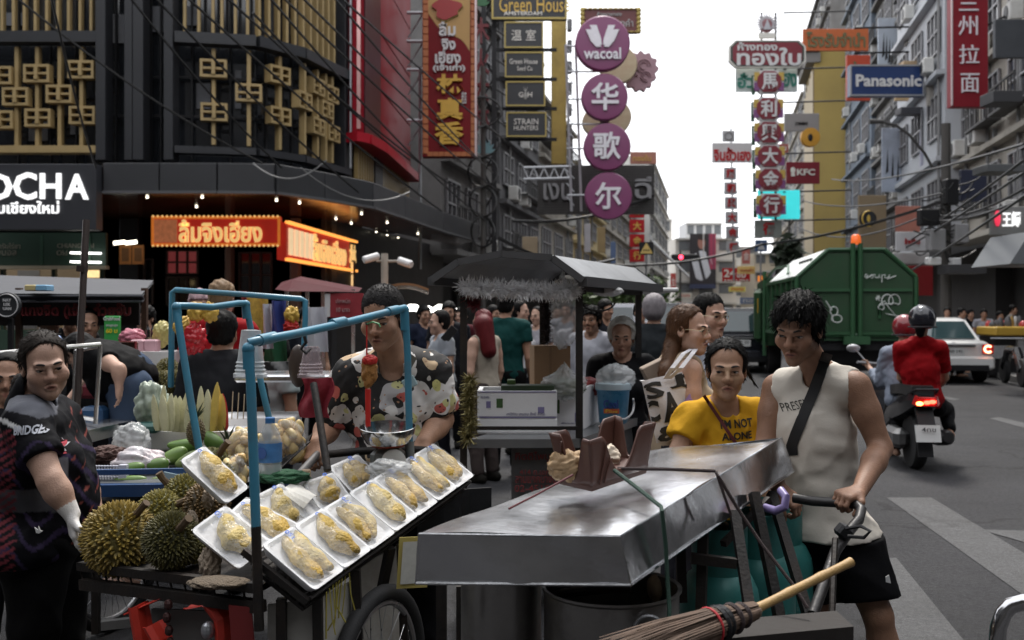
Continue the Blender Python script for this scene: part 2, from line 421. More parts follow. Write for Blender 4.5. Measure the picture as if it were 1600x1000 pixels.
def rotm(yaw,pitch=0.0,roll=0.0):
    return np.array(Matrix.Rotation(yaw,3,'Z') @ Matrix.Rotation(pitch,3,'X') @ Matrix.Rotation(roll,3,'Y'))
def hand(F,w,d,n,curl=0.35,side=1,s=1.0,spread=0.0):
    """palm and five fingers: w wrist, d direction of the fingers, n palm normal (the side they curl to); side puts the thumb"""
    w,d,n = Vector(w),Vector(d).normalized(),Vector(n); n = (n-d*n.dot(d)).normalized(); x = d.cross(n)*side  # x points to the thumb's side
    L = [.072,.080,.075,.060]; R = [.0088,.0092,.0088,.0078]
    for i in range(4):
        off = (.030-.020*i)*s
        kn = w+d*((.086-.004*abs(i-1))*s)+x*off
        F.cone(w+d*.012*s+x*off*.55,kn,.017*s,.0125*s,.012)
        p = kn; dirn = d+x*spread*(1.5-i)*.2; dirn.normalize(); ax = dirn.cross(n)
        for j,q in enumerate((.44,.31,.25)):
            dirn = Matrix.Rotation(curl*(1.0 if j else .8),3,ax) @ dirn
            e = p+dirn*L[i]*q*s; F.cone(p,e,R[i]*s*(1.04-.1*j),R[i]*s*(.94-.1*j),.004); p = e
    b = w+d*.028*s+x*.026*s; t1 = b+(d*.55+x*.62+n*.25).normalized()*.040*s; F.cone(b,t1,.017*s,.012*s,.012)
    t2 = t1+(d*.8+x*.1+n*(.35+curl*.4)).normalized()*.030*s; F.cone(t1,t2,.0115*s,.010*s,.005)
    F.cone(t2,t2+(d*.75-x*.2+n*(.5+curl*.5)).normalized()*.022*s,.010*s,.0085*s,.004)
def head_pts(F,C,R,s=1.0,fat=0.0,neck=None,nose=1.0,female=False,k2=1.0):
    T = lambda x,y,z: np.array(C)+R @ (np.array((x,y,z))*s)
    E = lambda c,r,k=.02,op='u': F.ell(T(*c),np.array(r)*s,R,k*s,op)
    N = lambda a,b,r1,r2=None,k=.012,op='u': F.cone(T(*a),T(*b),r1*s,(r2 if r2 is not None else r1)*s,k*s,op)
    if neck is not None: F.cone(T(0,.026,-.050),neck,(.046 if female else .050)*s+fat*.4*s,(.050 if female else .056)*s+fat*.5*s,.016)
    E((0,.014,.040),(.074,.093,.083)); E((0,-.028,-.032),(.059+fat*.6,.062,.080+fat*.2),.026)
    N((-.032-fat*.5,-.012,-.070),(0,-.062,-.100),.022+fat*.3,.020+fat*.1,.026); N((.032+fat*.5,-.012,-.070),(0,-.062,-.100),.022+fat*.3,.020+fat*.1,.026)
    for q in (-1,1):
        E((q*.040,-.058,-.028),(.028+fat*.5,.026,.028+fat*.3),.02)
        E((q*.032,-.101,.001),(.019,.016,.0115),.012,'s')
        N((q*.012,-.090,.019),(q*.045,-.076,.023),.010,.009,.014)
        N((q*.019,-.0905,.0065),(q*.045,-.0815,.0055),.0052,.0048,.004)  # upper lid
        N((q*.020,-.0885,-.0075),(q*.044,-.0805,-.0065),.0050,.0042,.004)  # lower lid
        N((q*.0125*nose,-.096,-.034),(q*.0125*nose,-.093,-.034),.0095,.0095,.006)
        E((q*.0775,.012,-.004),(.010,.021,.034),.006); E((q*.084,.008,-.002),(.006,.011,.019),.005,'s')
    N((0,-.084,.014),(0,-.1085,-.026),.0085,.0115,.010); E((0,-.108,-.030),(.0115*nose,.011,.0095),.008)
    N((-.021,-.0870,-.0695),(0,-.0985,-.0602),.0040,.0074,.006); N((.021,-.0870,-.0695),(0,-.0985,-.0602),.0046,.0074,.006)
    N((-.015,-.0895,-.0740),(.015,-.0895,-.0740),.0074,.0074,.006); N((0,-.095,-.0740),(0,-.095,-.0740),.0072,.0072,.006)
    N((-.023,-.098,-.0735),(0,-.1015,-.0672),.0036,.0036,.003,'s'); N((.023,-.098,-.0735),(0,-.1015,-.0672),.0036,.0036,.003,'s')
    E((0,-.076,-.097),(.020,.018,.017),.016)
def skin_cols(v,C,R,s,base,lips=(.28,.09,.075),tint=None,lipamt=.75,blush=.25):
    p = (v-np.array(C)) @ R / s; base = np.array(base); col = np.tile(base,(len(v),1))
    lp = np.exp(-(((p[:,0]/.019)**2+((p[:,2]+.0675)/.0088)**2)**2))*(p[:,1] < -.07)*min(1,lipamt*1.2)
    col = col*(1-lp[:,None])+np.array(lips)*lp[:,None]
    ck = np.exp(-((np.abs(p[:,0])-.042)**2/.0005+(p[:,2]+.03)**2/.0006))*(p[:,1] < -.03)*blush
    ns = np.exp(-(p[:,0]**2/.0004+(p[:,2]+.03)**2/.0004))*(p[:,1] < -.09)*blush
    q = (ck+ns)[:,None]; col = col*(1-q)+base*np.array((1.12,.82,.78))*q
    ml = np.exp(-((p[:,0]/.020)**4+((p[:,2]+.0672+12*p[:,0]**2)/.0026)**2))*(p[:,1] < -.075)*.9; col *= (1-ml)[:,None]
    if tint is not None: col = tint(p,col)
    return col
def face_parts(root,C,R,s,hairc,brow=1.0,gaze=(0,0),small=False,open_=1.0):
    T = lambda x,y,z: Vector(np.array(C)+R @ (np.array((x,y,z))*s))
    for q in (-1,1):
        mb = MB(); vs = []; cs = []
        c = np.array((q*.032,-.0775,-.0005)); r = np.array((.0135,.0125,.0080))
        K = MB(); K.ell((0,0,0),(1,1,1),20,13,Matrix.Rotation(math.radians(90),3,'X'))
        for u in K.v:
            g = Vector(u); w_ = (g.x-gaze[0])**2+(g.z-gaze[1])**2; ir = g.y < 0 and w_ < .36
            vs.append(T(*(c+np.array(u)*r))); cs.append((.012,.008,.006) if ir else (.34,.31,.29))
        mb.add(vs,K.f); mb.build('eye',vcmat('eyes',.15,var=.02),root,'all',cs)
        b = MB(); pts = [T(q*(.013+.037*t),-.0965+.0195*t*t,.0205+.0075*math.sin(t*2.4)-.004*t) for t in (0,.2,.4,.6,.8,1)]
        b.tube(pts,[.0022*s*brow,.0042*s*brow,.0044*s*brow,.0040*s*brow,.0030*s*brow,.0012*s*brow],8); b.build('eyebrow',mat('brow_hair',(.012,.009,.008),.8),root,'all')
        l = MB(); pts = [T(q*(.019+.027*t),-.0945+.0105*t*t,.0035+.0020*math.sin(t*3.1)) for t in (0,.25,.5,.75,1)]
        l.tube(pts,[.0008*s,.0017*s,.0019*s,.0017*s,.0010*s],6); l.build('eyelash',mat('brow_hair',(.012,.009,.008),.8),root,'all')
def hair_mesh(root,C,R,s,style,m,seed=1,fineness=.005,extra=None,name='hair',thick=.012):
    lo = np.array(C)-.17*s; hi = np.array(C)+.17*s
    if style in ('long','pony','back'): lo = lo-np.array((.12,.12,.42))
    if extra: 
        for e in extra: 
            for p in e[:2]: lo = np.minimum(lo,np.array(p)-.08); hi = np.maximum(hi,np.array(p)+.08)
    F = Field(lo,hi,fineness); T = lambda x,y,z: np.array(C)+R @ (np.array((x,y,z))*s)
    E = lambda c,r,k=.015,op='u': F.ell(T(*c),np.array(r)*s,R,k*s,op)
    t = thick
    E((0,.016,.042),(.075+t,.094+t,.083+t))
    if style in ('short','crop','bob','bowl'): E((0,.045,-.012),(.074+t*.5,.062+t*.6,.070))
    else: E((0,.040,-.005),(.077+t*.6,.066+t,.080))
    X = F.ax[0][:,None,None]-C[0]; Y = F.ax[1][None,:,None]-C[1]; Z = F.ax[2][None,None,:]-C[2]
    lx = (X*R[0,0]+Y*R[1,0]+Z*R[2,0])/s; ly = (X*R[0,1]+Y*R[1,1]+Z*R[2,1])/s; lz = (X*R[0,2]+Y*R[1,2]+Z*R[2,2])/s
    ang = np.arctan2(lx,-ly+.001); rg = np.random.RandomState(seed)
    if style in ('short','bowl'):
        cl = .0034*np.sin(lx*150+ly*70+4*np.sin(lz*30+lx*20))+.0024*np.sin(ang*29+lz*60)+.0020*np.sin(lx*260-ly*120+3*np.sin(lz*90))
    elif style == 'crop': cl = .0028*np.sin(lx*420+ly*300)*np.sin(lz*380+lx*120)
    else: cl = .0022*np.sin(ang*26+lz*18)+.0016*np.sin(lx*210+ly*20*np.sign(lx))
    thin = np.clip((-.015-ly)/.06,0,1)*(t*.72 if style not in ('short','bowl') else 0)+(.004 if style == 'crop' else 0)
    F.D = (F.D+(cl*(1-.6*(thin > 0))+thin)*s).astype(np.float32)
    # hairline: clear the face and the sides below it
    if style in ('short','bowl'):
        fr = np.maximum.reduce([lz-(.066-.35*np.abs(lx)+.005*np.sin(lx*160+seed)) if style == 'short' else lz-(.050+.004*np.sin(lx*190)),ly-(-.035-.10*np.maximum(-lz,0)),-ly-1])
        side = np.maximum.reduce([lz-(-.002+.012*np.sin(ly*50)),ly-.022,-ly-1])
        F.D = np.maximum(F.D,-fr*s); F.D = np.maximum(F.D,-side*s); F.D = np.maximum(F.D,((-.075-lz))*s)
    elif style == 'crop':
        fr = np.maximum.reduce([lz-(.072-.25*np.abs(lx)),ly+.032+.1*np.maximum(lz,0)]); side = np.maximum.reduce([lz-.004,ly-.024])
        F.D = np.maximum.reduce([F.D,-fr*s,-side*s,(-.070-lz)*s])
    else:
        fr = np.maximum.reduce([lz-(.100-8*lx*lx),ly+.026,-1-lx]); side = np.maximum.reduce([lz+.010,ly-.015+(0 if style != 'bob' else .02)])
        if style == 'bob': side = np.maximum.reduce([lz-.03,ly+.055])
        F.D = np.maximum.reduce([F.D,-fr*s,-side*s])
        if style in ('tied','pony','back'): F.D = np.maximum(F.D,(-.082-lz)*s)
    F.D = F.D.astype(np.float32)
    if extra:
        for e in extra: F.cone(e[0],e[1],e[2],e[3],.02)
    v,f = F.mesh(); o = surf(name,relax(v,f,1,.3),f,m,root)
    if fineness < .006 and name == 'hair':
        rg = np.random.RandomState(seed); mb = MB(); q = np.asarray(f); c4 = v[q].mean(1); nn = np.cross(v[q[:,1]]-v[q[:,0]],v[q[:,3]]-v[q[:,0]]); nn /= np.linalg.norm(nn,axis=1)[:,None]+1e-9
        crown = T(0,.045,.12); fw = -np.array(R)[:,1]; dn = np.array((0,0,-1.))
        for i in rg.choice(len(c4),1500):
            p,n = c4[i],nn[i]
            if n @ (p-np.array(C)) < 0: n = -n
            fl = (p-crown)+fw*(.07 if style == 'short' else -.12)+dn*.03+rg.normal(size=3)*(.025 if style != 'tied' else .008); fl -= n*(fl@n); fl /= np.linalg.norm(fl)+1e-9; L = (.030 if style == 'short' else .012 if style == 'crop' else .030)*rg.uniform(.6,1.3)*s
            a,b,e = p-n*.001,p+fl*L*.5+n*(.003 if style != 'tied' else .0012),p+fl*L+n*(.004*rg.rand() if style == 'short' else .0006); sd_ = np.cross(fl,n)*.0016
            mb.add([a-sd_,a+sd_,b+sd_,b-sd_,e,b+n*.0012],[(0,1,2,3),(3,2,4),(0,5,3),(1,2,5)])
        tagp(part('hair_strands',mb,m,root),kind='stuff')
    return o
def hairmat(name,col=(.0035,.003,.003),rough=.6):
    return mat(name,col,rough,0,.5,30,bump=.35,bscale=300,stretch=(1,1,.2),spec=.14)
def person(label,J,skin='tan',g=1.0,group=None,headR=None,fat=0.0,hs=1.0,coarse=.012,fine=None,zones=(),hands=None,hand_curl=.5,hair='short',hairm=None,gaze=(0,0),
           female=False,legs=True,shoes=None,tint=None,lips=(.28,.09,.075),nose=1.0,arm=1.0,hairkw=None,name='person',faceparts=True,brow=1.0,armskin=None,base=None,glove=None):
    """one continuous body (torso, limbs, head, hands); returns (root, info)"""
    base = Vector((J['hip'].x,J['hip'].y,min(J['anL'].z,J['anR'].z)-.08)) if base is None else Vector(base)
    root = thing(name,label,'person',base,0,group); R = np.eye(3) if headR is None else headR
    C = np.array(J['head']); pts = np.array([tuple(p) for p in J.values()])
    Z = list(zones)
    if fine: Z.append((C-np.array((.11,.14,.14))*hs,C+np.array((.11,.14,.14))*hs))
    hands = hands or {}
    for sd in 'LR':
        if fine and sd in hands: wv = np.array(J['wr'+sd]); Z.append((wv-.12,wv+.12))
    F = Field(pts.min(0)-.2,pts.max(0)+np.array((.2,.2,.2)),coarse,fine,Z)
    torso(F,J,g,0.0,female)
    F.cone(J['shL'].lerp(J['neck'],.3),J['neck']+Vector((0,0,.01)),.050*g,.052,.03); F.cone(J['shR'].lerp(J['neck'],.3),J['neck']+Vector((0,0,.01)),.050*g,.052,.03)
    head_pts(F,C,R,hs,fat,J['neck'],nose,female)
    for sd,q in (('L',1),('R',-1)):
        sh,el,wr = J['sh'+sd],J['el'+sd],J['wr'+sd]; a = arm*(.9 if female else 1)
        F.cone(sh,sh.lerp(el,.45),.054*a,.050*a,.03); F.cone(sh.lerp(el,.4),el,.049*a,.040*a,.02); F.cone(el,el.lerp(wr,.35),.041*a,.042*a,.015); F.cone(el.lerp(wr,.3),wr,.042*a,.026*a,.015)
        h = hands.get(sd)
        if h: hand(F,wr,h[0],h[1],h[2] if len(h) > 2 else hand_curl,h[3] if len(h) > 3 else q,.98*hs)
        else:
            d = (wr-el).normalized(); hand(F,wr,d,Vector((-q,0,0)) if abs(d.x) < .8 else Vector((0,0,-1)),.3,q if True else 1,.95*hs)
    if legs:
        for sd in 'LR':
            hp,kn,an = J['hp'+sd],J['kn'+sd],J['an'+sd]
            F.cone(hp,kn,.088*g,.055,.03); F.cone(kn,kn.lerp(an,.35),.054,.056,.02); F.cone(kn.lerp(an,.3),an,.056,.036,.02)
            fw = Vector(R[:,1])*-1; fw.z = 0; fw = fw.normalized() if fw.length > .1 else Vector((0,-1,0))
            F.cone(an+Vector((0,0,-.045))-fw*.04,an+fw*.13+Vector((0,0,-.05)),.034,.028,.02)
    v,f = F.mesh(); v = relax(v,f,1,.35); bc = SKIN[skin] if isinstance(skin,str) else skin
    cols = skin_cols(v,C,R,hs,bc,lips,tint)
    if glove is not None:
        for sd in glove:
            wv = np.array(J['wr'+sd]); dv = np.array(J['wr'+sd]-J['el'+sd]); dv = dv/np.linalg.norm(dv); m_ = (((v-wv)@dv) > -.035) & (np.linalg.norm(v-wv,axis=1) < .24); cols[m_] = (.72,.70,.68)
    surf('body',v,f,vcmat('skin',.52,.25,180,var=.22,scale=30,spec=.4),root,cols)
    if faceparts: face_parts(root,C,R,hs,None,brow,gaze)
    if hair: hair_mesh(root,C,R,hs,hair,hairm or hairmat('black_hair'),fineness=.0055 if fine else .009,**(hairkw or {}))
    return root,dict(J=J,C=C,R=R,hs=hs,g=g,female=female,v=v,f=f)
def torso(F,J,g,t,female=False,belly=0.0,k=.05):
    rt = (J['shL']-J['shR']).normalized(); up = (J['neck']-J['hip']).normalized(); fw = up.cross(rt).normalized()*-1  # fw: forward
    rth = (J['hpL']-J['hpR']).normalized(); M = np.array([tuple(rt),tuple(-fw),tuple(up)]).T; Mh = np.array([tuple(rth),tuple(-(up.cross(rth)*-1)),tuple(up)]).T
    h,c,n = J['hip'],J['chest'],J['neck']; wd = (J['shL']-J['shR']).length/.35
    F.ell(h+up*.02,((.158*g+t)*max(wd,.95),.118*g+t,.13+t),Mh,k)
    F.ell(h.lerp(c,.5)+fw*belly*.6,((.136*g*(.92 if female else 1)+t)*wd,.100*g+t+belly,.17+t),M,k)
    F.ell(c,((.152*g+t)*wd,.108*g+t,.175+t),M,k)
    F.cone(J['shL']-up*.01-rt*.02,J['shR']-up*.01+rt*.02,.050*g+t*.7,.050*g+t*.7,k)
    if female:
        for q in (-1,1): F.ell(c+fw*(.085*g)+rt*(q*.072)-up*.035,(.062*g+t,.055*g+t,.06*g+t),M,.03)
def cloth(root,I,name,m,t=.016,g=None,sleeve=None,sleeve_r=1.25,hem=None,neck_r=.06,neck_drop=.0,amp=.006,freq=26,seed=3,coarse=.010,belly=0.0,armhole=False,cols=None,hem_n=None,flare=0.0,collar=None,extra=None,neck_f=.02,):
    """a shirt: the torso grown by t, sleeves to the fraction given, neckline and hem cut; keeps wrinkles"""
    J = I['J']; g = g or I['g']; pts = np.array([tuple(J[k]) for k in ('hip','chest','neck','shL','shR','elL','elR','hpL','hpR')]+([tuple(J[k]) for k in ('wrL','wrR')] if sleeve and max(sleeve) > 1 else []))
    F = Field(pts.min(0)-.25,pts.max(0)+.22,coarse); torso(F,J,g,t,I['female'],belly)
    up = (J['neck']-J['hip']).normalized(); rt = (J['shL']-J['shR']).normalized(); fw = up.cross(rt)*-1
    if flare: F.ell(J['hip']-up*.06,(.17*g+t+flare,.13*g+t+flare,.16),np.array([tuple(rt),tuple(-fw),tuple(up)]).T,.06)
    F.cone(J['shL'].lerp(J['neck'],.25),J['neck'],.054*g+t*.6,.056+t*.6,.03); F.cone(J['shR'].lerp(J['neck'],.25),J['neck'],.054*g+t*.6,.056+t*.6,.03)
    if extra: extra(F)
    F.folds(amp,freq,seed)
    if sleeve:
        for sd,q in zip('LR',sleeve):
            sh,el,wr = J['sh'+sd],J['el'+sd],J['wr'+sd]; G = Field(pts.min(0)-.25,pts.max(0)+.22,coarse); a = .056*sleeve_r*(.92 if I['female'] else 1)
            if q <= 1: e = sh.lerp(el,q+.2); G.cone(sh,e,a*1.04,a*.98,.02); G.folds(amp*.8,freq*1.2,seed+5); G.cut(sh.lerp(el,q),el-sh)
            else: e = el.lerp(wr,q-1); G.cone(sh,el,a,a*.9,.02); G.cone(el,e,a*.9,a*.72,.02); G.folds(amp,freq*1.3,seed+5); G.cut(e,wr-el)
            h = np.clip(.5+.5*(F.D-G.D)/.03,0,1); F.D = F.D*(1-h)+G.D*h-.03*h*(1-h)
    F.cone(J['neck']+up*.13+fw*neck_f,J['neck']-up*(.005+neck_drop)+fw*neck_f*1.6,neck_r*1.05,neck_r,0.012,'s'); F.cut(J['neck']+up*.05,up)
    if armhole:
        for sd in 'LR':
            sh,el = J['sh'+sd],J['el'+sd]; o = (sh-J['chest']); o = rt*(1 if sd == 'L' else -1)
            F.cone(sh+o*.03,sh.lerp(el,.55)+o*.035,.068,.072,.01,'s'); F.cut(sh+o*.030+up*.02,o)
    hp = J['hip']+up*(hem if hem is not None else -.10); F.cut(hp,-up if hem_n is None else -Vector(hem_n))
    v,f = F.mesh(); v = relax(v,f,1,.3)
    c = cols(v) if cols is not None else None
    o = surf(name,v,f,m,root,c); return v,f,o
def trousers(root,I,name,m,to=1.0,t=.02,flare=.0,seed=5,amp=.006,coarse=.011,top=.06,gl=1.0):
    J = I['J']; g = I['g']; ks = ('hip','hpL','hpR','knL','knR','anL','anR'); pts = np.array([tuple(J[k]) for k in ks]); F = Field(pts.min(0)-.22,pts.max(0)+.22,coarse)
    up = (J['neck']-J['hip']).normalized(); rth = (J['hpL']-J['hpR']).normalized()
    Mh = np.array([tuple(rth),tuple(up.cross(rth)),tuple(up)]).T; F.ell(J['hip']+up*.02,(.160*g+t,.122*g+t,.14),Mh,.05)
    for sd in 'LR':
        hp,kn,an = J['hp'+sd],J['kn'+sd],J['an'+sd]
        F.cone(hp,kn,(.092*g+t)*gl,(.060+t)*gl+flare*.5,.03)
        if to > 1: F.cone(kn,kn.lerp(an,to-1),(.060+t)*gl+flare*.5,(.046+t)*gl+flare,.02)
    F.folds(amp,24,seed)
    for sd in 'LR':
        hp,kn,an = J['hp'+sd],J['kn'+sd],J['an'+sd]
    F.cut(J['hip']+up*top,up)
    if to <= 1:
        for sd in 'LR':
            hp,kn = J['hp'+sd],J['kn'+sd]
        p = J['hpL'].lerp(J['knL'],to).lerp(J['hpR'].lerp(J['knR'],to),.5); F.cut(p,(J['knL']+J['knR'])-(J['hpL']+J['hpR']))
    v,f = F.mesh(); surf(name,v,f,m,root)
def shoe(root,J,m,fwd=(0,-1,0),name='shoe'):
    fwd = Vector(fwd).normalized()
    for sd in 'LR':
        a = Vector((J['an'+sd].x,J['an'+sd].y,J['an'+sd].z-.08)); F = Field(np.array(a)-.25,np.array(a)+.25,.011)
        F.cone(a-fwd*.05+Vector((0,0,.045)),a+fwd*.14+Vector((0,0,.035)),.044,.036,.02); F.cone(a+Vector((0,0,.04)),a+Vector((0,0,.085)),.045,.044,.02); F.cut(a,(0,0,-1))
        v,f = F.mesh(); surf(name,v,f,m,root)
# ------------------------------------------------------------------ the street: ground, pavements, buildings
def chord(px): return px
M_asphalt = mat('asphalt',(0.025,0.025,0.027),.82,0,.45,5.0,bump=.9,bscale=150,dirt=(.024,.024,.027),dirt_scale=.8,dirt_amt=.7,rvar=.2,spec=.3)
M_patch = mat('asphalt_patch',(0.024,0.024,0.026),.82,0,.5,6.0,bump=.7,bscale=140,dirt=(.045,.044,.043),dirt_scale=3,dirt_amt=.35)
M_zebra = mat('worn_road_paint',(0.034,0.0345,0.036),.7,0,.35,5,bump=.5,bscale=160,dirt=(.05,.05,.053),dirt_scale=1.6,dirt_amt=1.0)
M_pave = mat('pavement_concrete',(0.16,0.155,0.15),.8,0,.25,3,bump=.4,bscale=60,dirt=(.06,.058,.055),dirt_scale=1.2)
M_black = mat('black_metal',(0.012,0.012,0.014),.5,.3,.4,12,bump=.1)
M_dark = mat('dark_grey_cladding',(0.025,0.026,0.030),.45,0,.18,1.2,bump=.05)
M_gold = mat('gold_paint',(0.38,0.275,0.125),.5,.1,.2,4,bump=.05)
M_glass = mat('dark_window_glass',(0.02,0.022,0.026),.08,0,.3,.8,spec=.9,rvar=.05)
M_white = mat('white_paint',(0.62,0.62,0.62),.5,0,.08,6)
M_glowwhite = mat('lit_white_letters',(0.9,0.9,0.9),.5,0,.02,4,emit=.45)
M_warm = mat('lit_warm_panel',(.9,.60,.28),.5,0,.3,9,emit=.6)
M_red = mat('sign_red',(0.40,0.014,0.018),.5,0,.12,3,spec=.2)
M_dred = mat('deep_red',(0.17,0.007,0.011),.5,0,.15,3,spec=.2)
M_steel = mat('galvanised_steel',(0.38,0.39,0.41),.4,.7,.2,6,bump=.05)
M_conc = mat('old_concrete',(0.17,0.165,0.16),.85,0,.25,1.2,bump=.2,bscale=20,dirt=(.06,.058,.055),dirt_scale=.5,dirt_amt=.7)
M_pale = mat('pale_plaster',(0.38,0.355,0.31),.85,0,.15,.8,bump=.1,bscale=20,dirt=(.10,.093,.08),dirt_scale=.35,dirt_amt=.8)
M_yplaster = mat('yellow_plaster',(0.36,0.265,0.08),.8,0,.2,.8,dirt=(.2,.15,.06),dirt_scale=.4)
M_blueg = mat('bluegrey_plaster',(0.13,0.16,0.20),.8,0,.25,1,dirt=(.05,.055,.06),dirt_scale=.4)
M_cable = mat('black_cable',(0.012,0.012,0.012),.5)
mb = MB(); mb.box((60,400,-.05),(1400,1700,.1)); tagp(mb.build('road',M_asphalt),kind='structure')
def grain(m,k,sc=((150,.75),(34,.35),(.35,.35))):
    t = m.node_tree; N = t.nodes; L = t.links; b = N['Principled BSDF']; c = b.inputs['Base Color'].links[0].from_socket; tc = N.new('ShaderNodeNewGeometry')
    for s_,a in sc:
        n = N.new('ShaderNodeTexNoise'); n.inputs['Scale'].default_value = s_; n.inputs['Detail'].default_value = 3; L.new(tc.outputs['Position'],n.inputs['Vector']); r = N.new('ShaderNodeMapRange'); r.inputs[1].default_value = .3; r.inputs[2].default_value = .7; r.inputs[3].default_value = 1-a; r.inputs[4].default_value = 1+a*k; L.new(n.outputs['Fac'],r.inputs[0]); x = N.new('ShaderNodeMix'); x.data_type = 'RGBA'; x.blend_type = 'MULTIPLY'; x.inputs['Factor'].default_value = 1; L.new(c,x.inputs['A']); L.new(r.outputs[0],x.inputs['B']); c = x.outputs['Result']
    v = N.new('ShaderNodeTexVoronoi'); v.feature = 'DISTANCE_TO_EDGE'; v.inputs['Scale'].default_value = .55; d_ = N.new('ShaderNodeTexNoise'); d_.inputs['Scale'].default_value = 2.5; d_.inputs['Detail'].default_value = 6; L.new(tc.outputs['Position'],d_.inputs['Vector']); ad = N.new('ShaderNodeMix'); ad.data_type = 'RGBA'; ad.inputs['Factor'].default_value = .35; L.new(tc.outputs['Position'],ad.inputs['A']); L.new(d_.outputs['Color'],ad.inputs['B']); L.new(ad.outputs['Result'],v.inputs['Vector'])
    r = N.new('ShaderNodeMapRange'); r.inputs[1].default_value = 0; r.inputs[2].default_value = .012; r.inputs[3].default_value = .45; r.inputs[4].default_value = 1; L.new(v.outputs['Distance'],r.inputs[0]); x = N.new('ShaderNodeMix'); x.data_type = 'RGBA'; x.blend_type = 'MULTIPLY'; x.inputs['Factor'].default_value = 1; L.new(c,x.inputs['A']); L.new(r.outputs[0],x.inputs['B']); L.new(x.outputs['Result'],b.inputs['Base Color'])
for m_ in (M_asphalt,M_patch,M_zebra): grain(m_,1.15)
def sheet_poly(name,pts,z,m,kind='structure'):
    mb = MB(); n = len(pts); mb.add([(p[0],p[1],z) for p in pts],[tuple(range(n))]); return tagp(mb.build(name,m),kind=kind)
def gpt(px,py): d = EYE*FPX/(py-HZ); return ((px-800)/FPX*d,d)
for i,q in enumerate([((1385,778),(1455,778),(1800,985),(1800,1075)),((1330,880),(1400,872),(1590,1105),(1430,1105)),((1530,828),(1800,836),(1800,905))]):
    sheet_poly('crossing_stripe',[gpt(*p) for p in q],.004+.0005*i,M_zebra)
sheet_poly('lane_marking',[gpt(*p) for p in ((1545,654),(1562,652),(1720,690),(1700,696))],.004,M_zebra)
sheet_poly('lane_marking',[gpt(*p) for p in ((1440,616),(1452,615),(1500,624),(1490,626))],.004,M_zebra)
cL,cR = -8.95,9.3
mb = MB(); a = [(cL+UX*y+2.2,y) for y in (30,400)]; b = [(cL+UX*y-.5,y) for y in (400,30)]
mb.prism([(a[0][0],a[0][1]),(a[1][0],a[1][1]),(b[0][0],b[0][1]),(b[1][0],b[1][1])],(0,0,.14),(1,0,0),(0,1,0),.13); tagp(mb.build('left_pavement',M_pave),kind='structure')
mb = MB(); a = [(cR+UX*y-2.6,y) for y in (12,400)]; b = [(cR+UX*y+2,y) for y in (400,12)]
mb.prism([(a[0][0],a[0][1]),(b[1][0],b[1][1]),(b[0][0],b[0][1]),(a[1][0],a[1][1])],(0,0,.14),(1,0,0),(0,1,0),.13); tagp(mb.build('right_pavement',M_pave),kind='structure')
mb = MB(); mb.prism([(-30,17.2),(-4.2,17.4),(-3.2,19.2),(-2.2,24),(-2.2,24.5),(-4,24),(-30,24)],(0,0,.14),(1,0,0),(0,1,0),.13); tagp(mb.build('corner_pavement',M_pave),kind='structure')

# ---- corner building with the gold screens
DLX = [(-200,20),(275,20),(400,20.3),(470,21.2),(540,23.2)]
def dl(px): return float(np.interp(px,[a for a,b in DLX],[b for a,b in DLX]))
CB = thing('corner_building','dark grey corner building faced with gold bars and gold square lattice screens','building',(-8,22,0))
mb = MB()
pl = [(at(p,HZ,dl(p)+.55).x,dl(p)+.55) for p in (-250,160,275,340,400,435,470,505,540)]
for (x0,y0),(x1,y1) in zip(pl[:-1],pl[1:]): mb.add([(x0,y0,4.3),(x1,y1,4.3),(x1,y1,12),(x0,y0,12)],[(0,1,2,3)])
part('upper_glazing',mb,M_glass,CB)
mb = MB(); mb.box((-12,26.5,6),(15,5,12)); mb.box((-5.2,26.8,6),(1.6,5,12)); part('wall',mb,mat('building_core',(.03,.03,.033),.8),CB)
def bar_at(px,zt,zb,wpx,m,nm,dep=.12,off=0.0):
    d = dl(px)+off; p = at(px,HZ,d); t = at(px+4,HZ,dl(px+4)+off)-at(px-4,HZ,dl(px-4)+off); rz = math.atan2(t.y,t.x)
    mb = MB(); wd = wpx*d/FPX; mb.bbox((p.x,p.y,(zt+zb)/2),(wd,dep,zt-zb),.008,rz); return part(nm,mb,m,CB)
ZB = 7.08
for px in [5,23,40,57,75,92,109,127,144]+[289,311,333,347,368,387,403,418,433,446,459,471,482,492,501,510,519]: bar_at(px,9.2,ZB,4.6,M_gold,'gold_bar',.14)
for px in (28,60,95,129,334,389,435,473,493,506,516): bar_at(px,ZB-.18,4.95 if px > 200 else 4.75,6,M_gold,'gold_bar',.14)
EM = None
for px,py,wp in [(1,119,40),(60,116,40),(129,110,40),(27,152,40),(95,148,40),(3,188,40),(62,185,40),(131,181,40),(334,108,42),(335,176,42),(389,146,40),(434,118,36),(435,182,36),(472,158,28),(493,136,20),(515,148,16),(507,172,17),(493,198,20),(517,209,15)]:
    d = dl(px)-.06; p = at(px,py,d); t = at(px+4,HZ,dl(px+4))-at(px-4,HZ,dl(px-4)); rz = math.atan2(t.y,t.x); wd = wp*d/FPX/max(.45,math.cos(rz)); wd = .52; hh = .36
    mb = MB(); R_ = Matrix.Rotation(rz,3,'Z'); th = .052
    for (cx,cz,sx,sz) in ((0,hh/2-th/2,wd,th),(0,-hh/2+th/2,wd,th),(0,0,wd-2*th,th*.8)): mb.box(p+R_ @ Vector((cx,0,cz)),(sx,.2,sz),M=R_)
    for (cx,sx) in ((-wd/2+th/2,th),(wd/2-th/2,th)): mb.box(p+R_ @ Vector((cx,0,0)),(sx,.2,hh-2*th),M=R_)
    mb.box(p+R_ @ Vector((0,-.02,0)),(.07,.22,hh-2*th-.004),M=R_); part('lattice_emblem',mb,M_gold,CB)
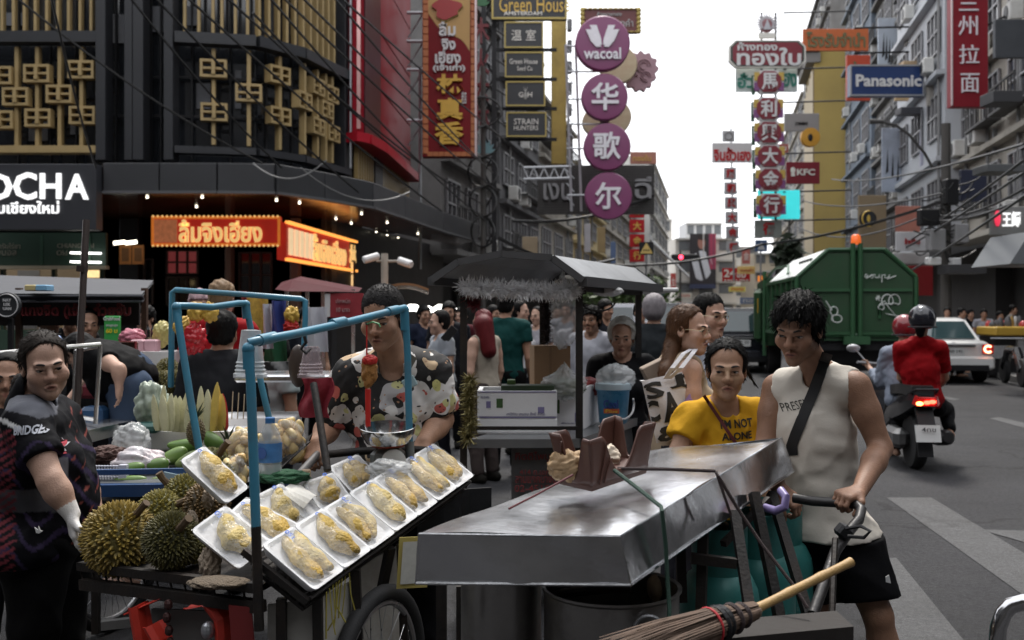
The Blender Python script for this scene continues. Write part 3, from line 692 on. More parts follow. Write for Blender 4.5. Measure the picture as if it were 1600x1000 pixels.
for a,b in [(-250,155),(275,340),(340,400),(400,435),(435,470),(470,505),(505,540)]:
    pa,pb = at(a,HZ,dl(a)-.08),at(b,HZ,dl(b)-.08); t = pb-pa; L = t.length; rz = math.atan2(t.y,t.x); c = (pa+pb)/2
    mb = MB(); mb.box((c.x,c.y,ZB-.02),(L+.02,.3,.22),rz); part('floor_beam',mb,M_dark,CB)
    mb = MB(); mb.box((c.x,c.y,4.82),(L+.02,.3,.14),rz); part('floor_beam',mb,M_dark if a > 0 else M_gold,CB)
for px,wp in ((163,15),(206,12),(221,16),(268,14)): bar_at(px,12,4.6,wp,M_dark,'column',.4,-.05)
for px in (182,236,252,300,360,415,455,540,30,80,120): bar_at(px,12,4.4,3,M_black,'mullion',.08,.35)
for z in (5.6,6.4,8.3):
    for a,b in [(-250,155),(170,260),(275,400),(400,470),(470,540)]:
        pa,pb = at(a,HZ,dl(a)+.42),at(b,HZ,dl(b)+.42); t = pb-pa; mb = MB(); c = (pa+pb)/2; mb.box((c.x,c.y,z),(t.length,.06,.05),math.atan2(t.y,t.x)); part('transom',mb,M_black,CB)
bar_at(536,12,4.4,22,M_dark,'column',.3,.1); bar_at(548,12,4.9,3,M_steel,'drain_pipe',.08,-.2)
# pale curtains and boxes seen in the upper windows
for px,py,wp,hp in [(185,45,28,45),(248,30,26,40),(318,150,22,40),(60,205,30,30),(300,25,18,30),(372,140,10,60),(120,190,20,40),(20,30,30,20)]:
    mb = MB(); d = dl(px)+.5; p = at(px,py,d); mb.box(p,(wp*d/FPX,.02,hp*d/FPX)); part('blind',mb,mat('window_blind',(.16,.165,.18),.6,0,.3,2),CB)
# canopy
CF = [(162,18.5),(250,18.5),(340,18.5),(430,18.6),(505,19.7),(580,21.2),(630,23.6),(690,27.3),(745,31)]
cp = [(at(p,HZ,d).x,d) for p,d in CF]
M_fascia = mat('canopy_grey',(0.036,0.037,0.041),.5,0,.2,1.5,bump=.05,dirt=(.025,.025,.025),dirt_scale=1)
for (x0,y0),(x1,y1) in zip(cp[:-1],cp[1:]):
    L = math.hypot(x1-x0,y1-y0); rz = math.atan2(y1-y0,x1-x0); mb = MB(); mb.bbox(((x0+x1)/2,(y0+y1)/2,4.08),(L-.02,.1,.52),.01,rz); part('canopy_panel',mb,M_fascia,CB)
    mb = MB(); nx,ny = math.sin(rz),-math.cos(rz); mb.box(((x0+x1)/2+nx*.03,(y0+y1)/2+ny*.03,3.80),(L,.12,.05),rz); part('canopy_trim',mb,mat('canopy_trim_grey',(.10,.10,.105),.5),CB)
mb = MB(); back = [(-10.4,24),(-4.4,24.2),(-1.9,33)]
mb.prism([(x,y) for x,y in cp]+[(p[0],p[1]) for p in reversed(back)],(0,0,4.36),(1,0,0),(0,1,0),.05); part('canopy_roof',mb,M_black,CB)
mb = MB(); mb.prism([(x,y+.06) for x,y in cp]+[(p[0],p[1]) for p in reversed(back)],(0,0,3.86),(1,0,0),(0,1,0),.04)
part('soffit',mb,mat('glossy_brown_soffit',(.075,.028,.016),.12,0,.3,.9,spec=.8),CB)
M_lamp = mat('downlight_glow',(1,.86,.66),.5,emit=2.5)
for px,py in [(230,308),(307,323),(316,308),(432,313),(468,317),(525,342),(549,349),(565,334),(588,362),(605,348),(605,367),(622,371),(653,365)]:
    d = (3.81-EYE)*FPX/(HZ-py); p = at(px,py,d); mb = MB(); mb.lathe((p.x,p.y,3.795),[(.02,.022),(.028,0),(.02,-.005)],12); part('downlight',mb,M_lamp,CB)
# shop front below: dark wall, columns, lit windows
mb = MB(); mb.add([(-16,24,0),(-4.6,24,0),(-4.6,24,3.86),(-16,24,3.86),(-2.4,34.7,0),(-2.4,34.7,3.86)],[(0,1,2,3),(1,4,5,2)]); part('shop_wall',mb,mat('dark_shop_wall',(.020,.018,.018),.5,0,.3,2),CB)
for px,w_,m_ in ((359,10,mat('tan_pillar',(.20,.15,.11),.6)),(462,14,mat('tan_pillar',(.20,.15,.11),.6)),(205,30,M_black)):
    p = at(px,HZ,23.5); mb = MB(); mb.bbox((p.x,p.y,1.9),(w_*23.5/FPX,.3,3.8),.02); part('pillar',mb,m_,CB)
for px,py,w_,h_,m_ in [(286,410,48,36,mat('red_lit_window',(.20,.035,.035),.4,emit=.22)),(286,455,48,44,M_glass),(536,428,36,40,mat('amber_lit_window',(.75,.48,.22),.4,emit=.55)),(490,428,18,44,mat('amber_dim_window',(.35,.22,.12),.4,emit=.16)),(220,440,40,70,M_glass),(400,430,50,70,M_glass)]:
    d = 23.85 if px < 430 else 26; p = at(px,py,d); s_ = d/FPX; mb = MB(); mb.box(p,(w_*s_,.06,h_*s_)); pane = part('shop_window',mb,m_,CB)
    mb = MB()
    for i in range(4): mb.box(p+Vector(((i/3-.5)*w_*s_,-.05,0)),(.05,.06,h_*s_))
    for i in range(3): mb.box(p+Vector((0,-.055,(i/2-.5)*h_*s_)),(w_*s_,.06,.04))
    part('window_frame',mb,mat('window_bar_brown',(.06,.045,.035),.6),pane)
for px in (196,216):
    p = at(px,398,22.0); mb = MB(); mb.box(p,(.26,.02,.42)); o = part('charm_banner',mb,mat('orange_paper',(.42,.16,.035),.7,0,.4,14),CB); mb = MB(); mb.box(p+V(0,-.014,0),(.16,.006,.3)); part('print',mb,mat('dark_gold_print',(.16,.07,.02),.7,0,.5,20),o)
for x0 in (172,190):
    p = at(x0+6,380,21.5); mb = MB(); mb.cyl(p,p+V(.24,0,.03),.04,seg=8); part('spot_lamp',mb,mat('spot_glow',(1,.92,.75),.5,emit=2.5),CB)
# green tea shop front at the far left
GS = thing('tea_shop_front','dark green tea shop front under the white OCHA letters, warm light inside','shop front',at(60,HZ,20).to_tuple()[:2]+(0,))
d = 19.6; k = d/FPX
mb = MB(); mb.box(at(60,390,d),(214*k,.1,52*k)); part('green_fascia',mb,mat('dark_green_paint',(.020,.045,.030),.5,0,.2,2),GS)
for i in (0,1,2): mb = MB(); mb.box(at(-10+i*75,390,d-.06),(4*k,.04,46*k)); part('fascia_trim',mb,mat('dark_green_edge',(.03,.07,.045),.5),GS)
mb = MB(); mb.box(at(60,418,d-.1),(214*k,.2,5*k)); part('cornice',mb,mat('cream_trim',(.42,.36,.26),.6),GS)
mb = MB(); mb.box(at(40,470,d+1.4),(260*k,.1,110*k)); part('back_wall',mb,mat('shop_interior_wall',(.30,.22,.13),.7,0,.3,2,emit=.05),GS)
for px,py,w_,h_,m_ in [(148,428,24,12,M_warm),(45,427,36,10,mat('notice_paper',(.30,.28,.25),.6)),(112,500,26,22,mat('lit_menu_photo',(.75,.50,.22),.5,0,.5,12,emit=.5)),(122,475,30,30,M_warm),(30,500,60,30,mat('bottle_shelf',(.22,.21,.20),.6,0,.6,16))]:
    mb = MB(); mb.box(at(px,py,d+1.2),(w_*k,.04,h_*k)); part('shop_panel',mb,m_,GS)
for px,py in ((134,395),(134,409)): mb = MB(); mb.cyl(at(px-24,py,d-.2),at(px+24,py+1,d-.2),.018,seg=8); part('tube_lamp',mb,mat('tube_glow',(1,.97,.9),.5,emit=2),GS)
for px in (5,85,160): mb = MB(); mb.box(at(px,500,d+.2),(6*k,.1,160*k)); part('shop_post',mb,mat('dark_green_paint',(.020,.045,.030),.5),GS)
mb = MB(); mb.box(at(60,545,d+.1),(214*k,.3,60*k)); part('counter',mb,mat('counter_green',(.03,.06,.04),.5),GS)
mb = MB()
for tx,x,y,h in (('CHIANG MAI',118,384,7),('Old Town',112,395,8),('ตำรับไร่ชา',12,384,9),('งบอล',10,395,8)): text_on(mb,tx,at(x,y,d-.055),(1,0,0),(0,0,1),h=h*k,depth=.01)
part('lettering',mb,mat('dim_gold_letter',(.20,.19,.15),.5),GS)

# ---- signs -------------------------------------------------------------------
def board(name,label,x0,y0,x1,y1,d,m,cat='sign',th=.15,group=None,right=(1,0,0),border=None,bw=3,bev=.01):
    """flat sign body on its own root; returns root, px->point function, metres per pixel"""
    c = at((x0+x1)/2,(y0+y1)/2,d); k = d/FPX; R_ = Vector(right).normalized(); U_ = V(0,0,1); n = R_.cross(U_)
    r = thing(name,label,cat,(c.x,c.y,c.z-(y1-y0)*k/2),0,group); W,H = (x1-x0)*k,(y1-y0)*k
    mb = MB(); mb.bbox(c-n*th/2,(W,th,H),bev,M=Matrix((R_,-n,U_)).transposed()); part('board',mb,m,r)
    P = lambda px,py,o=0.0: c+R_*((px-(x0+x1)/2)*k)+U_*(((y0+y1)/2-py)*k)+n*o
    if border:
        b = bw*k
        for cx,cz,sx,sz in ((0,H/2-b/2,W,b),(0,-H/2+b/2,W,b),(-W/2+b/2,0,b,H-2*b),(W/2-b/2,0,b,H-2*b)):
            q = MB(); q.box(c+R_*cx+U_*cz+n*.012,(sx,.03,sz),M=Matrix((R_,-n,U_)).transposed()); part('frame',q,border,r)
    return r,P,k,R_,n
def letters(r,P,k,R_,items,m,nm='lettering',depth=.04,off=.004,bold=0.0,up=V(0,0,1)):
    for it in items:
        tx,x,y,w_,h_ = it[:5]; mb = MB(); text_on(mb,tx,P(x,y,off),R_,up,w=w_*k if w_ else None,h=h_*k if h_ else None,depth=depth,bold=bold); part(nm,mb,m,r)
W_ = M_white
# big white OCHA letters
s = board('shop_sign','dark grey shop sign with big white letters OCHA above the green tea shop',-60,256,150,359,18.2,mat('sign_charcoal',(.030,.031,.037),.5,0,.1,1),th=.3)
letters(*s[:4],[('O',-3,292,46,43),('C',40,291,36,43),('H',80,291,33,40),('A',121,292,36,40)],M_glowwhite,bold=.022); letters(*s[:4],[('ตำรับเชียงใหม่',26,324,134,20)],M_glowwhite,bold=.008)
for x in (66,): q = MB(); q.box(s[1](x,307,.004),(.015,.012,2)); 
# lit red shop sign, front and side
M_redlit = mat('lit_red_sign',(.42,.022,.012),.45,0,.25,2.5,emit=.22); M_gold_lit = mat('lit_gold_letters',(.80,.50,.18),.4,0,.08,6,emit=.42); M_orange = mat('lit_orange_trim',(.75,.20,.03),.5,0,.2,8,emit=.25)
s = board('shop_sign','lit red shop sign with gold Thai letters facing the camera under the canopy',237,338,438,384,20.6,M_redlit,border=M_orange,bw=4)
letters(*s[:4],[('ลิ้มจิงเฮียง',345,361,130,36)],M_gold_lit,bold=.03); mb = MB(); mb.box(s[1](258,361,.01),(38*s[2],.02,36*s[2])); part('lattice_panel',mb,mat('copper_lattice',(.42,.14,.06),.5,0,.5,14,emit=.25),s[0])
for i in range(28):
    for y in (338,384): mb = MB(); mb.ell(s[1](240+i*7.2,y,.03),(.025,)*3,6,5); part('bulb',mb,M_gold_lit,s[0])
pa,pb = at(440,HZ,20.7),at(592,HZ,29.7); rr = (pb-pa).normalized(); c0 = (pa+pb)/2; L = (pb-pa).length
SS = thing('shop_sign','lit red and gold shop sign running back along the side street wall','sign',(c0.x,c0.y,2.6)); nn = rr.cross(V(0,0,1))
mb = MB(); mb.box((c0.x,c0.y,3.06),(L,.2,.78),math.atan2(rr.y,rr.x)); part('board',mb,M_redlit,SS)
for z in (2.68,3.45): mb = MB(); mb.box(c0+nn*.12+V(0,0,z-c0.z),(L,.1,.06),math.atan2(rr.y,rr.x)); part('light_strip',mb,mat('orange_strip',(1,.36,.07),.5,emit=.7),SS)
for i in list(range(5))+list(range(19,24)): mb = MB(); mb.box(pa.lerp(pb,(i+.7)/24.5)+nn*.115+V(0,0,3.06-EYE),(.24,.04,.56),math.atan2(rr.y,rr.x)); part('lit_panel',mb,mat('cream_lit',(.85,.62,.36),.5,emit=.4),SS)
mb = MB(); text_on(mb,'ลิ้มจิงเฮียง',pa.lerp(pb,.36)+nn*.105+V(0,0,3.06-EYE),rr,(0,0,1),w=2.9,h=.62,depth=.05,bold=.02); part('lettering',mb,M_gold_lit,SS)
for i,ch in enumerate('林真香'): mb = MB(); text_on(mb,ch,pa.lerp(pb,.60+i*.075)+nn*.105+V(0,0,3.06-EYE),rr,(0,0,1),w=.58,h=.58,depth=.05,bold=.02); part('lettering',mb,M_gold_lit,SS)

# ---- facades along both sides ---------------------------------------------------
def facade(name,label,side,y0,y1,z1,m,floors=4,bays=2,zg=3.6,off=0.0,winm=None,ledge=None,ac=0.3,rail=0.0,thick=6.0,seed=1,cat='building',balc=0.0,bars=False,pipes=1,wf=.62):
    """a shophouse front: wall, ledges, windows with frames, pipes, air conditioners, dark shop opening with a shutter head"""
    rg = random.Random(seed); c = (cL if side < 0 else cR)+off; n = SN if side < 0 else -SN
    f = lambda y,z,o=0.0: Vector((c+UX*y,y,z))+n*o
    r = thing(name,label,cat,f((y0+y1)/2,0)); rz = math.atan2(SU.y,SU.x); L = (f(y1,0)-f(y0,0)).length; ym = (y0+y1)/2; MM = Matrix((SU,n,V(0,0,1))).transposed()
    mb = MB(); mb.box(f(ym,(z1+zg)/2,-thick/2),(L-.02,thick,z1-zg),M=MM); part('wall',mb,m,r)
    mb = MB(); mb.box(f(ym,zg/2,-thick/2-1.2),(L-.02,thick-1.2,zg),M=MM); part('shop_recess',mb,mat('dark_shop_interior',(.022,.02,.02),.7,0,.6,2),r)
    fh = (z1-zg)/floors; bw = L/bays; lm = ledge or m
    for i in range(floors+1):
        mb = MB(); mb.box(f(ym,zg+i*fh,.12),(L,.4 if i else .9,.18),M=MM); part('ledge',mb,lm,r)
    for i in range(floors):
        for j in range(bays):
            yc = y0+(y1-y0)*(j+.5)/bays; zc = zg+(i+.55)*fh; ww,hh = bw*wf,fh*.5
            mb = MB(); mb.box(f(yc,zc,.02),(ww,.06,hh),M=MM); fr = part('window',mb,winm or M_glass,r)
            mb = MB(); t = .07
            for k_ in range(4): mb.box(f(yc,zc,.07)+SU*((k_/3-.5)*ww),(t,.08,hh),M=MM)
            for k_ in range(3): mb.box(f(yc,zc+(k_/2-.5)*hh,.07),(ww+t,.09,t),M=MM)
            part('window_frame',mb,mat('aluminium_frame',(.28,.28,.29),.5,.3),fr)
            if balc and rg.random() < balc:
                mb = MB(); 
                for q in range(9): mb.box(f(yc,zc-hh*.35,.55)+SU*((q/8-.5)*bw*.9),(.04,.04,hh*.55),M=MM)
                mb.box(f(yc,zc-hh*.08,.55),(bw*.92,.06,.06),M=MM); mb.box(f(yc,zc-hh*.62,.35),(bw*.92,.5,.08),M=MM); part('balcony_rail',mb,mat('rail_iron',(.05,.05,.05),.6),r)
            if rg.random() < ac:
                mb = MB(); q = f(yc,zc-hh*.75,.32)+SU*(rg.uniform(-.3,.3)*bw); mb.bbox(q,(.9,.4,.6),.03,M=MM); a = part('air_conditioner',mb,mat('ac_casing',(.55,.55,.53),.5,0,.15,3,dirt=(.2,.19,.17)),r)
                mb = MB(); mb.lathe(q+n*.2,[(.24,0),(.24,.02),(.05,.025)],14,n); part('fan_grille',mb,M_black,a)
    for i in range(pipes): yy = y0+(y1-y0)*rg.random(); mb = MB(); mb.cyl(f(yy,zg,.1),f(yy,z1,.1),.06,seg=8); part('drain_pipe',mb,mat('pipe_grey',(.2,.2,.2),.6),r)
    return r,f,n,MM
facade('shophouse','narrow shophouse just beyond the red clad front, behind the tall red sign',-1,33,41,16,M_conc,4,3,seed=3,off=-.2,balc=.5)
facade('shophouse','grey shophouse with balconies behind the black sign stack',-1,41,50,14,mat('grey_shophouse',(.12,.12,.125),.8,0,.3,1,dirt=(.04,.04,.04)),4,3,seed=4,balc=.6)
facade('shophouse','shabby shophouse with cream blinds behind the purple discs',-1,50,62,12.5,M_pale,3,3,seed=5,balc=.5)
facade('shophouse','pale yellow shophouse above the cart roof',-1,62,78,11,mat('lemon_plaster',(.55,.45,.24),.8,0,.2,.6,dirt=(.2,.16,.1)),3,4,seed=6)
facade('shophouse','long cream shophouse row behind the yellow triangle sign',-1,78,110,13,M_pale,4,6,seed=7)
facade('shophouse','white stepped block at the end of the left row',-1,110,150,19,mat('white_plaster',(.62,.61,.58),.85,0,.1,.4,dirt=(.3,.29,.27),dirt_scale=.2),5,5,seed=8,off=1.5)
facade('shophouse','grey shop building with dark awning at the right edge',1,15,29,18,mat('slate_wall',(.045,.048,.053),.75,0,.3,.9,dirt=(.03,.03,.03)),4,4,zg=4.3,seed=9,ac=.5,off=.8)
facade('shophouse','dirty cream shophouse behind the tall red noodle sign',1,29,38,22,M_pale,6,3,zg=4.2,seed=10,ac=.5,balc=.4,pipes=3)
facade('shophouse','white fronted shophouse carrying a big poster panel',1,38,48,24,mat('white_front',(.42,.44,.47),.6,0,.1,.5,dirt=(.3,.31,.33),dirt_scale=.3),6,3,zg=4.2,seed=11,ac=.3,off=-.6)
facade('shophouse','concrete shophouse with caged balconies right of the yellow pylon',1,48,60,26,M_conc,7,4,zg=4.2,seed=12,ac=.5,balc=.6,off=.3)
facade('shophouse','blue grey shophouse beside the yellow pylon',1,60,72,30,M_blueg,7,3,seed=13,ac=.3,off=.0)
facade('shophouse','old concrete shophouse behind the orange pawn shop sign',1,84,110,31,M_conc,8,5,seed=14,ac=.3,off=.3)
facade('shophouse','far right row of pale shophouses above the garbage truck cab',1,110,170,26,M_pale,7,8,seed=15,ac=.2,off=.3)
# yellow pylon
YP = thing('pylon_building','tall yellow fin wall with pale pipes rising behind the garbage truck','building',(10.9+.5,72,0)); f = lambda y,z,o=0.0: Vector((cR+UX*y,y,z))-SN*o
MMr = Matrix((SU,-SN,V(0,0,1))).transposed()
mb = MB(); mb.box(f(76,10.6,1.0),(7,2.2,21.2),M=MMr); part('wall',mb,M_yplaster,YP)
for i in range(5): mb = MB(); y = 73.0+i*1.4; mb.cyl(f(y,0,2.2),f(y,19.4-.2*i,2.2),.13,seg=8); part('pipe',mb,mat('pale_pipe',(.55,.48,.36),.5),YP)
for i in range(6): mb = MB(); y = 72.9+i*1.2; mb.box(f(y,10,2.12),(.4,.12,19),M=MMr); part('rib',mb,mat('brown_rib',(.17,.12,.06),.7,0,.3,1),YP)
mb = MB(); mb.box(f(76,20.3,2.2),(7.4,1.0,.7),M=MMr); mb.box(f(76,20.9,2.5),(7.8,1.4,.4),M=MMr); part('cornice',mb,mat('grey_slab',(.2,.19,.18),.8),YP)
# red clad front beside the corner building
RB = thing('red_clad_front','glossy red panelled shop front tower beside the dark corner building','building',(-3.5,26,0))
M_rp = mat('red_panel',(.21,.006,.014),.5,0,.08,.8,spec=.12); M_rdark = mat('maroon_panel',(.055,.012,.020),.35,0,.1,.8)
p0,p1,p2,p3 = at(545,HZ,23.0),at(563,HZ,23.3),at(588,HZ,24.6),at(641,HZ,30.0)
for a,b,m_ in ((p0,p1,M_rp),(p1,p2,M_rdark)):
    t = b-a; mb = MB(); c = (a+b)/2; mb.box((c.x,c.y+.1,9.5),(t.length-.01,.2,7.6),math.atan2(t.y,t.x)); part('panel',mb,m_,RB)
for i in range(5):
    t = p3-p2; c = (p2+p3)/2; rz = math.atan2(t.y,t.x); z = 5.75+1.45*(i+.5); mb = MB(); mb.bbox((c.x-.1,c.y+.1,z),(t.length,.2,1.42),.012,rz); part('panel',mb,M_rp,RB)
for a,b in ((p0,p1),(p1,p2),(p2,p3)):
    t = b-a; c = (a+b)/2; rz = math.atan2(t.y,t.x); mb = MB(); nx,ny = math.sin(rz),-math.cos(rz); mb.box((c.x+nx*.04,c.y+ny*.04,5.62),(t.length+.04,.5,.22),rz); part('base_trim',mb,mat('red_trim',(.38,.012,.025),.5,spec=.2),RB)
mb = MB(); mb.box(p1+V(-.02,-.12,8),(.09,.06,7.4)); part('edge_strip',mb,mat('pink_sky_highlight',(.72,.42,.40),.2,.4),RB)  # pink stripe: the sky's highlight on the red edge, put into colour
mb = MB(); t = p3-p2; rz = math.atan2(t.y,t.x); c = (p2+p3)/2
for i in range(26): q = p1.lerp(p3,i/25); mb.box((q.x-.1,q.y+.1,4.95),(.14,.1,1.2),rz)
tagp(part('corrugated_cladding',mb,mat('gold_corrugated',(.30,.21,.08),.5,.2),RB),kind='stuff')
mb = MB(); mb.box((c.x-.5,c.y+.6,8),(t.length,.8,8),rz); part('wall',mb,M_black,RB)
# distant end of the street
def endblock(name,label,x0,y0,x1,d,m,rows,cols,cat='building'):
    c = at((x0+x1)/2,y0,d); k = d/FPX; W = (x1-x0)*k; H = c.z; r = thing(name,label,cat,(c.x,d,0)); mb = MB(); mb.box((c.x,d+4,H/2),(W,8,H)); part('wall',mb,m,r)
    for i in range(rows):
        for j in range(cols):
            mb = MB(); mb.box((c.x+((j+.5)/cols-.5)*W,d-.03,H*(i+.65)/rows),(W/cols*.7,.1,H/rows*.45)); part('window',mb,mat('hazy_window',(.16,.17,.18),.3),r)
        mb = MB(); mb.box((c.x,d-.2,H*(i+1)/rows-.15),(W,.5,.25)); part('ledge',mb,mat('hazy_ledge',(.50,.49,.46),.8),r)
    return r
M_hz = mat('hazy_plaster',(.66,.63,.58),.85,0,.1,.3,dirt=(.4,.37,.33),dirt_scale=.15)  # distance haze put into the pale colours of these far blocks
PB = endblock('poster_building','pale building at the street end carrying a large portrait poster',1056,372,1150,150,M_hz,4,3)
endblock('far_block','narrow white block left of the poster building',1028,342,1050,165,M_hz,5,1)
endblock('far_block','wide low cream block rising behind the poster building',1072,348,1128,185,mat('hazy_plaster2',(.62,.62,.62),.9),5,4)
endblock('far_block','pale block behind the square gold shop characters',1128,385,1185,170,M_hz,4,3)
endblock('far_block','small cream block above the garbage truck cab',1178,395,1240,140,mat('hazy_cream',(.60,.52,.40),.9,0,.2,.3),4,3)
mb = MB(); k = 148/FPX; c = at(1098,408,148.5); mb.sheet(lambda u,v: (c.x+(u-.5)*41*k,148.4,c.z+(v-.5)*86*k),82,172)
cc = []
for v in mb.v:
    u,w_ = (v[0]-c.x)/(41*k)+.5,(v[2]-c.z)/(86*k)+.5
    col = (.035,.03,.035)
    if u > .72 and w_ > .35: col = (.34+.1*math.sin(u*40),.05,.10)
    if ((u-.45)/.14)**2+((w_-.83)/.11)**2 < 1: col = (.38,.17,.13)
    if ((u-.45)/.15)**2+((w_-.93)/.05)**2 < 1: col = (.03,.02,.02)
    if ((u-.45)/.40)**2+((w_-.42)/.27)**2 < 1 and math.sin(u*17+w_*9) > -.55: col = (.66,.67,.72)
    if abs(u-.52) < .02 and w_ > .55: col = (.7,.68,.66)
    if w_ < .08: col = (.05,.06,.12)
    cc.append(col)
o = mb.build('poster',vcmat('poster_print',.6,var=.2,scale=2),PB,False,cc)

# unseen blocks around the camera, added to block low sky and darken the lid
def block(label,x,y,sx,sy,h,m,rows,cols,face):
    r = thing('unseen_block',label,'building',(x,y,0)); mb = MB(); mb.box((x,y,h/2),(sx,sy,h)); part('wall',mb,m,r)
    for i in range(rows):
        for j in range(cols):
            t = (j+.5)/cols-.5; z = 4+(h-5)*(i+.5)/rows; mb = MB(); p = (x+t*sx,y+face[1]*(sy/2+.02),z) if face[1] else (x+face[0]*(sx/2+.02),y+t*sy,z); mb.box(p,(sx/cols*.6,.1,1.5) if face[1] else (.1,sy/cols*.6,1.5)); part('window',mb,M_glass,r)
block('dark shop block across the junction behind the viewer',-4,-15,34,8,17,mat('dark_block_wall',(.030,.029,.029),.8,0,.3,1),4,8,(0,1)); block('grey corner block right of the viewer',22,-2,12,26,17,mat('dark_block_wall',(.07,.068,.066),.8),4,7,(-1,0)); block('dark block left of the viewer',-25,2,10,30,17,mat('dark_block_wall',(.07,.068,.066),.8),4,7,(1,0))  # walls darkened so the steel lid mirrors little light
NTH = 'first second third fourth fifth sixth seventh eighth ninth tenth eleventh twelfth'.split()
# ------------------------------------------------------------------ hanging signs over the street
M_goldleaf = mat('gold_letter',(.62,.40,.07),.4,.1,.15,5); M_goldtrim = mat('gold_trim',(.42,.33,.10),.45,.2,.2,5)
M_signblack = mat('sign_black',(.022,.024,.027),.45,0,.2,3); M_cream = mat('cream_letter',(.72,.70,.64),.5)
def bracket(name,label,pts,r,m,cat='bracket',group=None):
    mb = MB()
    for a,b in pts: mb.cyl(a,b,r,seg=6)
    return solo(name,mb,m,label,cat,group)
# tall red and gold shop sign
d = 28; r,P,k,R_,n = board('shop_sign','tall red and gold vertical shop sign with Thai and gold Chinese letters',660,-40,745,245,d,M_dred,th=.35)
for a in range(2):
    for i in range(24):
        mb = MB(); mb.bbox(P((665,740)[a],-34+i*11.7,.0),(8.5*k,.06,10.6*k),.008); part('border_tile',mb,mat('orange_tile',(.42,.14,.045),.5,0,.35,9),r)
for i in range(8): mb = MB(); mb.bbox(P(672+i*8.8,241,0),(8.2*k,.06,7*k),.008); part('border_tile',mb,mat('orange_tile',(.42,.14,.045),.5),r)
mb = MB(); pts = [((-33+x)*k,y*k) for x,y in [(0,-40),(66,-40),(66,-132)]] ; arc = [P(668+66*t,20+74*t**1.5+14*math.sin(t*5),.012) for t in np.linspace(0,1,16)]
mb.add([P(668,-40,.012),P(735,-40,.012)]+list(reversed(arc)),[tuple(range(18))]); part('gold_field',mb,mat('gold_field',(.42,.25,.08),.45,.1,.2,1),r)
mb = MB(); mb.prism([(34*k*math.cos(t)*(.62+.12*math.sin(5*t)),20*k*math.sin(t)*(.8+.15*math.sin(3*t+1))) for t in np.linspace(0,6.28,40)[:-1]],P(699,14,.10),R_,V(0,0,1),.09); part('emblem',mb,mat('emblem_red',(.33,.03,.03),.5),r)
mb = MB(); mb.prism([(36*k*math.cos(t)*(.62+.12*math.sin(5*t)),22*k*math.sin(t)*(.8+.15*math.sin(3*t+1))) for t in np.linspace(0,6.28,40)[:-1]],P(699,14,.06),R_,V(0,0,1),.05); part('emblem_edge',mb,M_goldtrim,r)
letters(r,P,k,R_,[('ลิ้ม',699,46,26,22),('จิง',701,70,22,17),('เฮียง',700,90,40,20),('(เจ้าเก่า)',702,107,50,13)],W_,bold=.03,depth=.08)
letters(r,P,k,R_,[('林',703,132,42,30),('真',703,171,42,34),('香',702,209,46,36)],mat('yellow_letter',(.60,.36,.04),.45,0,.1),bold=.03,depth=.1)
letters(r,P,k,R_,[('老店',725,153,8,20)],W_,bold=.01)
mb = MB(); mb.box(P(743.5,103,.02),(3*k,.1,284*k)); part('edge_strip',mb,mat('pale_edge',(.62,.50,.50),.3,.2),r)
mb = MB(); mb.cyl(P(655,100,-.3),P(655,420,-.3),.05,seg=6)
for y in (15,60,105,185): mb.cyl(P(634,y,-.3),P(660,y,-.3),.05,seg=6); mb.cyl(P(636,y+40,-.3),P(658,y+4,-.3),.03,seg=6)
part('bracket',mb,M_steel,r)
# column of dark red lucky characters behind it
d = 31
for i,(ch,y) in enumerate((('木',50),('火',98),('大',140),('林',185))):
    p = at(752,y,d); r = thing('sign_letter','dark red cut-out character %s in the column by the tall sign' % ('under the leaf','second from top','third from top','lowest of four')[i],'sign',p,0,'column of dark red characters')
    mb = MB(); text_on(mb,ch,p,(1,0,0),(0,0,1),w=26*d/FPX,h=40*d/FPX,depth=.2,bold=.02); part('lettering',mb,mat('old_dark_red',(.14,.015,.02),.5),r)
for (x,y,nm,c,lb) in ((750,10,'leaf_emblem',(.03,.13,.05),'green hemp leaf emblem above the dark red characters'),(758,240,'lotus_emblem',(.16,.30,.33),'pale teal lotus emblem below the dark red characters')):
    p = at(x,y,d); mb = MB()
    for a in (-1.2,-.75,-.36,0,.36,.75,1.2):
        u = V(math.sin(a),0,math.cos(a)); L = (.5-.13*abs(a)); s_ = u.cross(V(0,1,0)); mb.prism([(0,0),(.07,L*.5),(0,L),(-.07,L*.5)],p+V(0,-.02*abs(a),0),s_,u,.05)
    solo(nm,mb,mat(nm+'_paint',c,.5),lb,'emblem')
# black sign stack
d = 32; grp = 'stack of black and gold shop signs'
def black(label,x0,y0,x1,y1,items,top=False):
    s = board('shop_sign',label,x0,y0,x1,y1,d,M_signblack,group=grp,border=M_goldtrim,bw=2.2 if not top else 3,th=.25)
    for it in items: letters(*s[:4],[it[0]],it[1],bold=it[2],depth=.02)
    return s
black('wide black sign with gold script and AMSTERDAM heading the black sign stack',768,-22,886,30,[(('Green House',835,7,110,24),M_goldleaf,0),(('AMSTERDAM',817,21,60,6),M_cream,.02)],True)
black('black sign with two white Chinese characters 温室',788,34,849,75,[(('温 室',818,55,38,17),M_cream,0)])
s = black('black sign with fine white script below the Chinese one',789,81,850,121,[(('Green House',818,96,44,8),M_cream,0),(('Seed Co',820,107,24,7),M_cream,0)])
s = black('black sign with the letters G H around a pineapple shape',790,127,852,166,[(('G',814,148,7,8),M_cream,.01),(('H',828,148,7,8),M_cream,.01)])
mb = MB(); mb.ell(s[1](821,150,.01),(3.2*s[2],.02,6*s[2]),8,6)
for a in (-.6,0,.6): mb.cyl(s[1](821,144,.01),s[1](821+6*math.sin(a),136,.01),.02,.004,5)
part('pineapple_mark',mb,mat('dim_mark',(.30,.30,.28),.5),s[0])
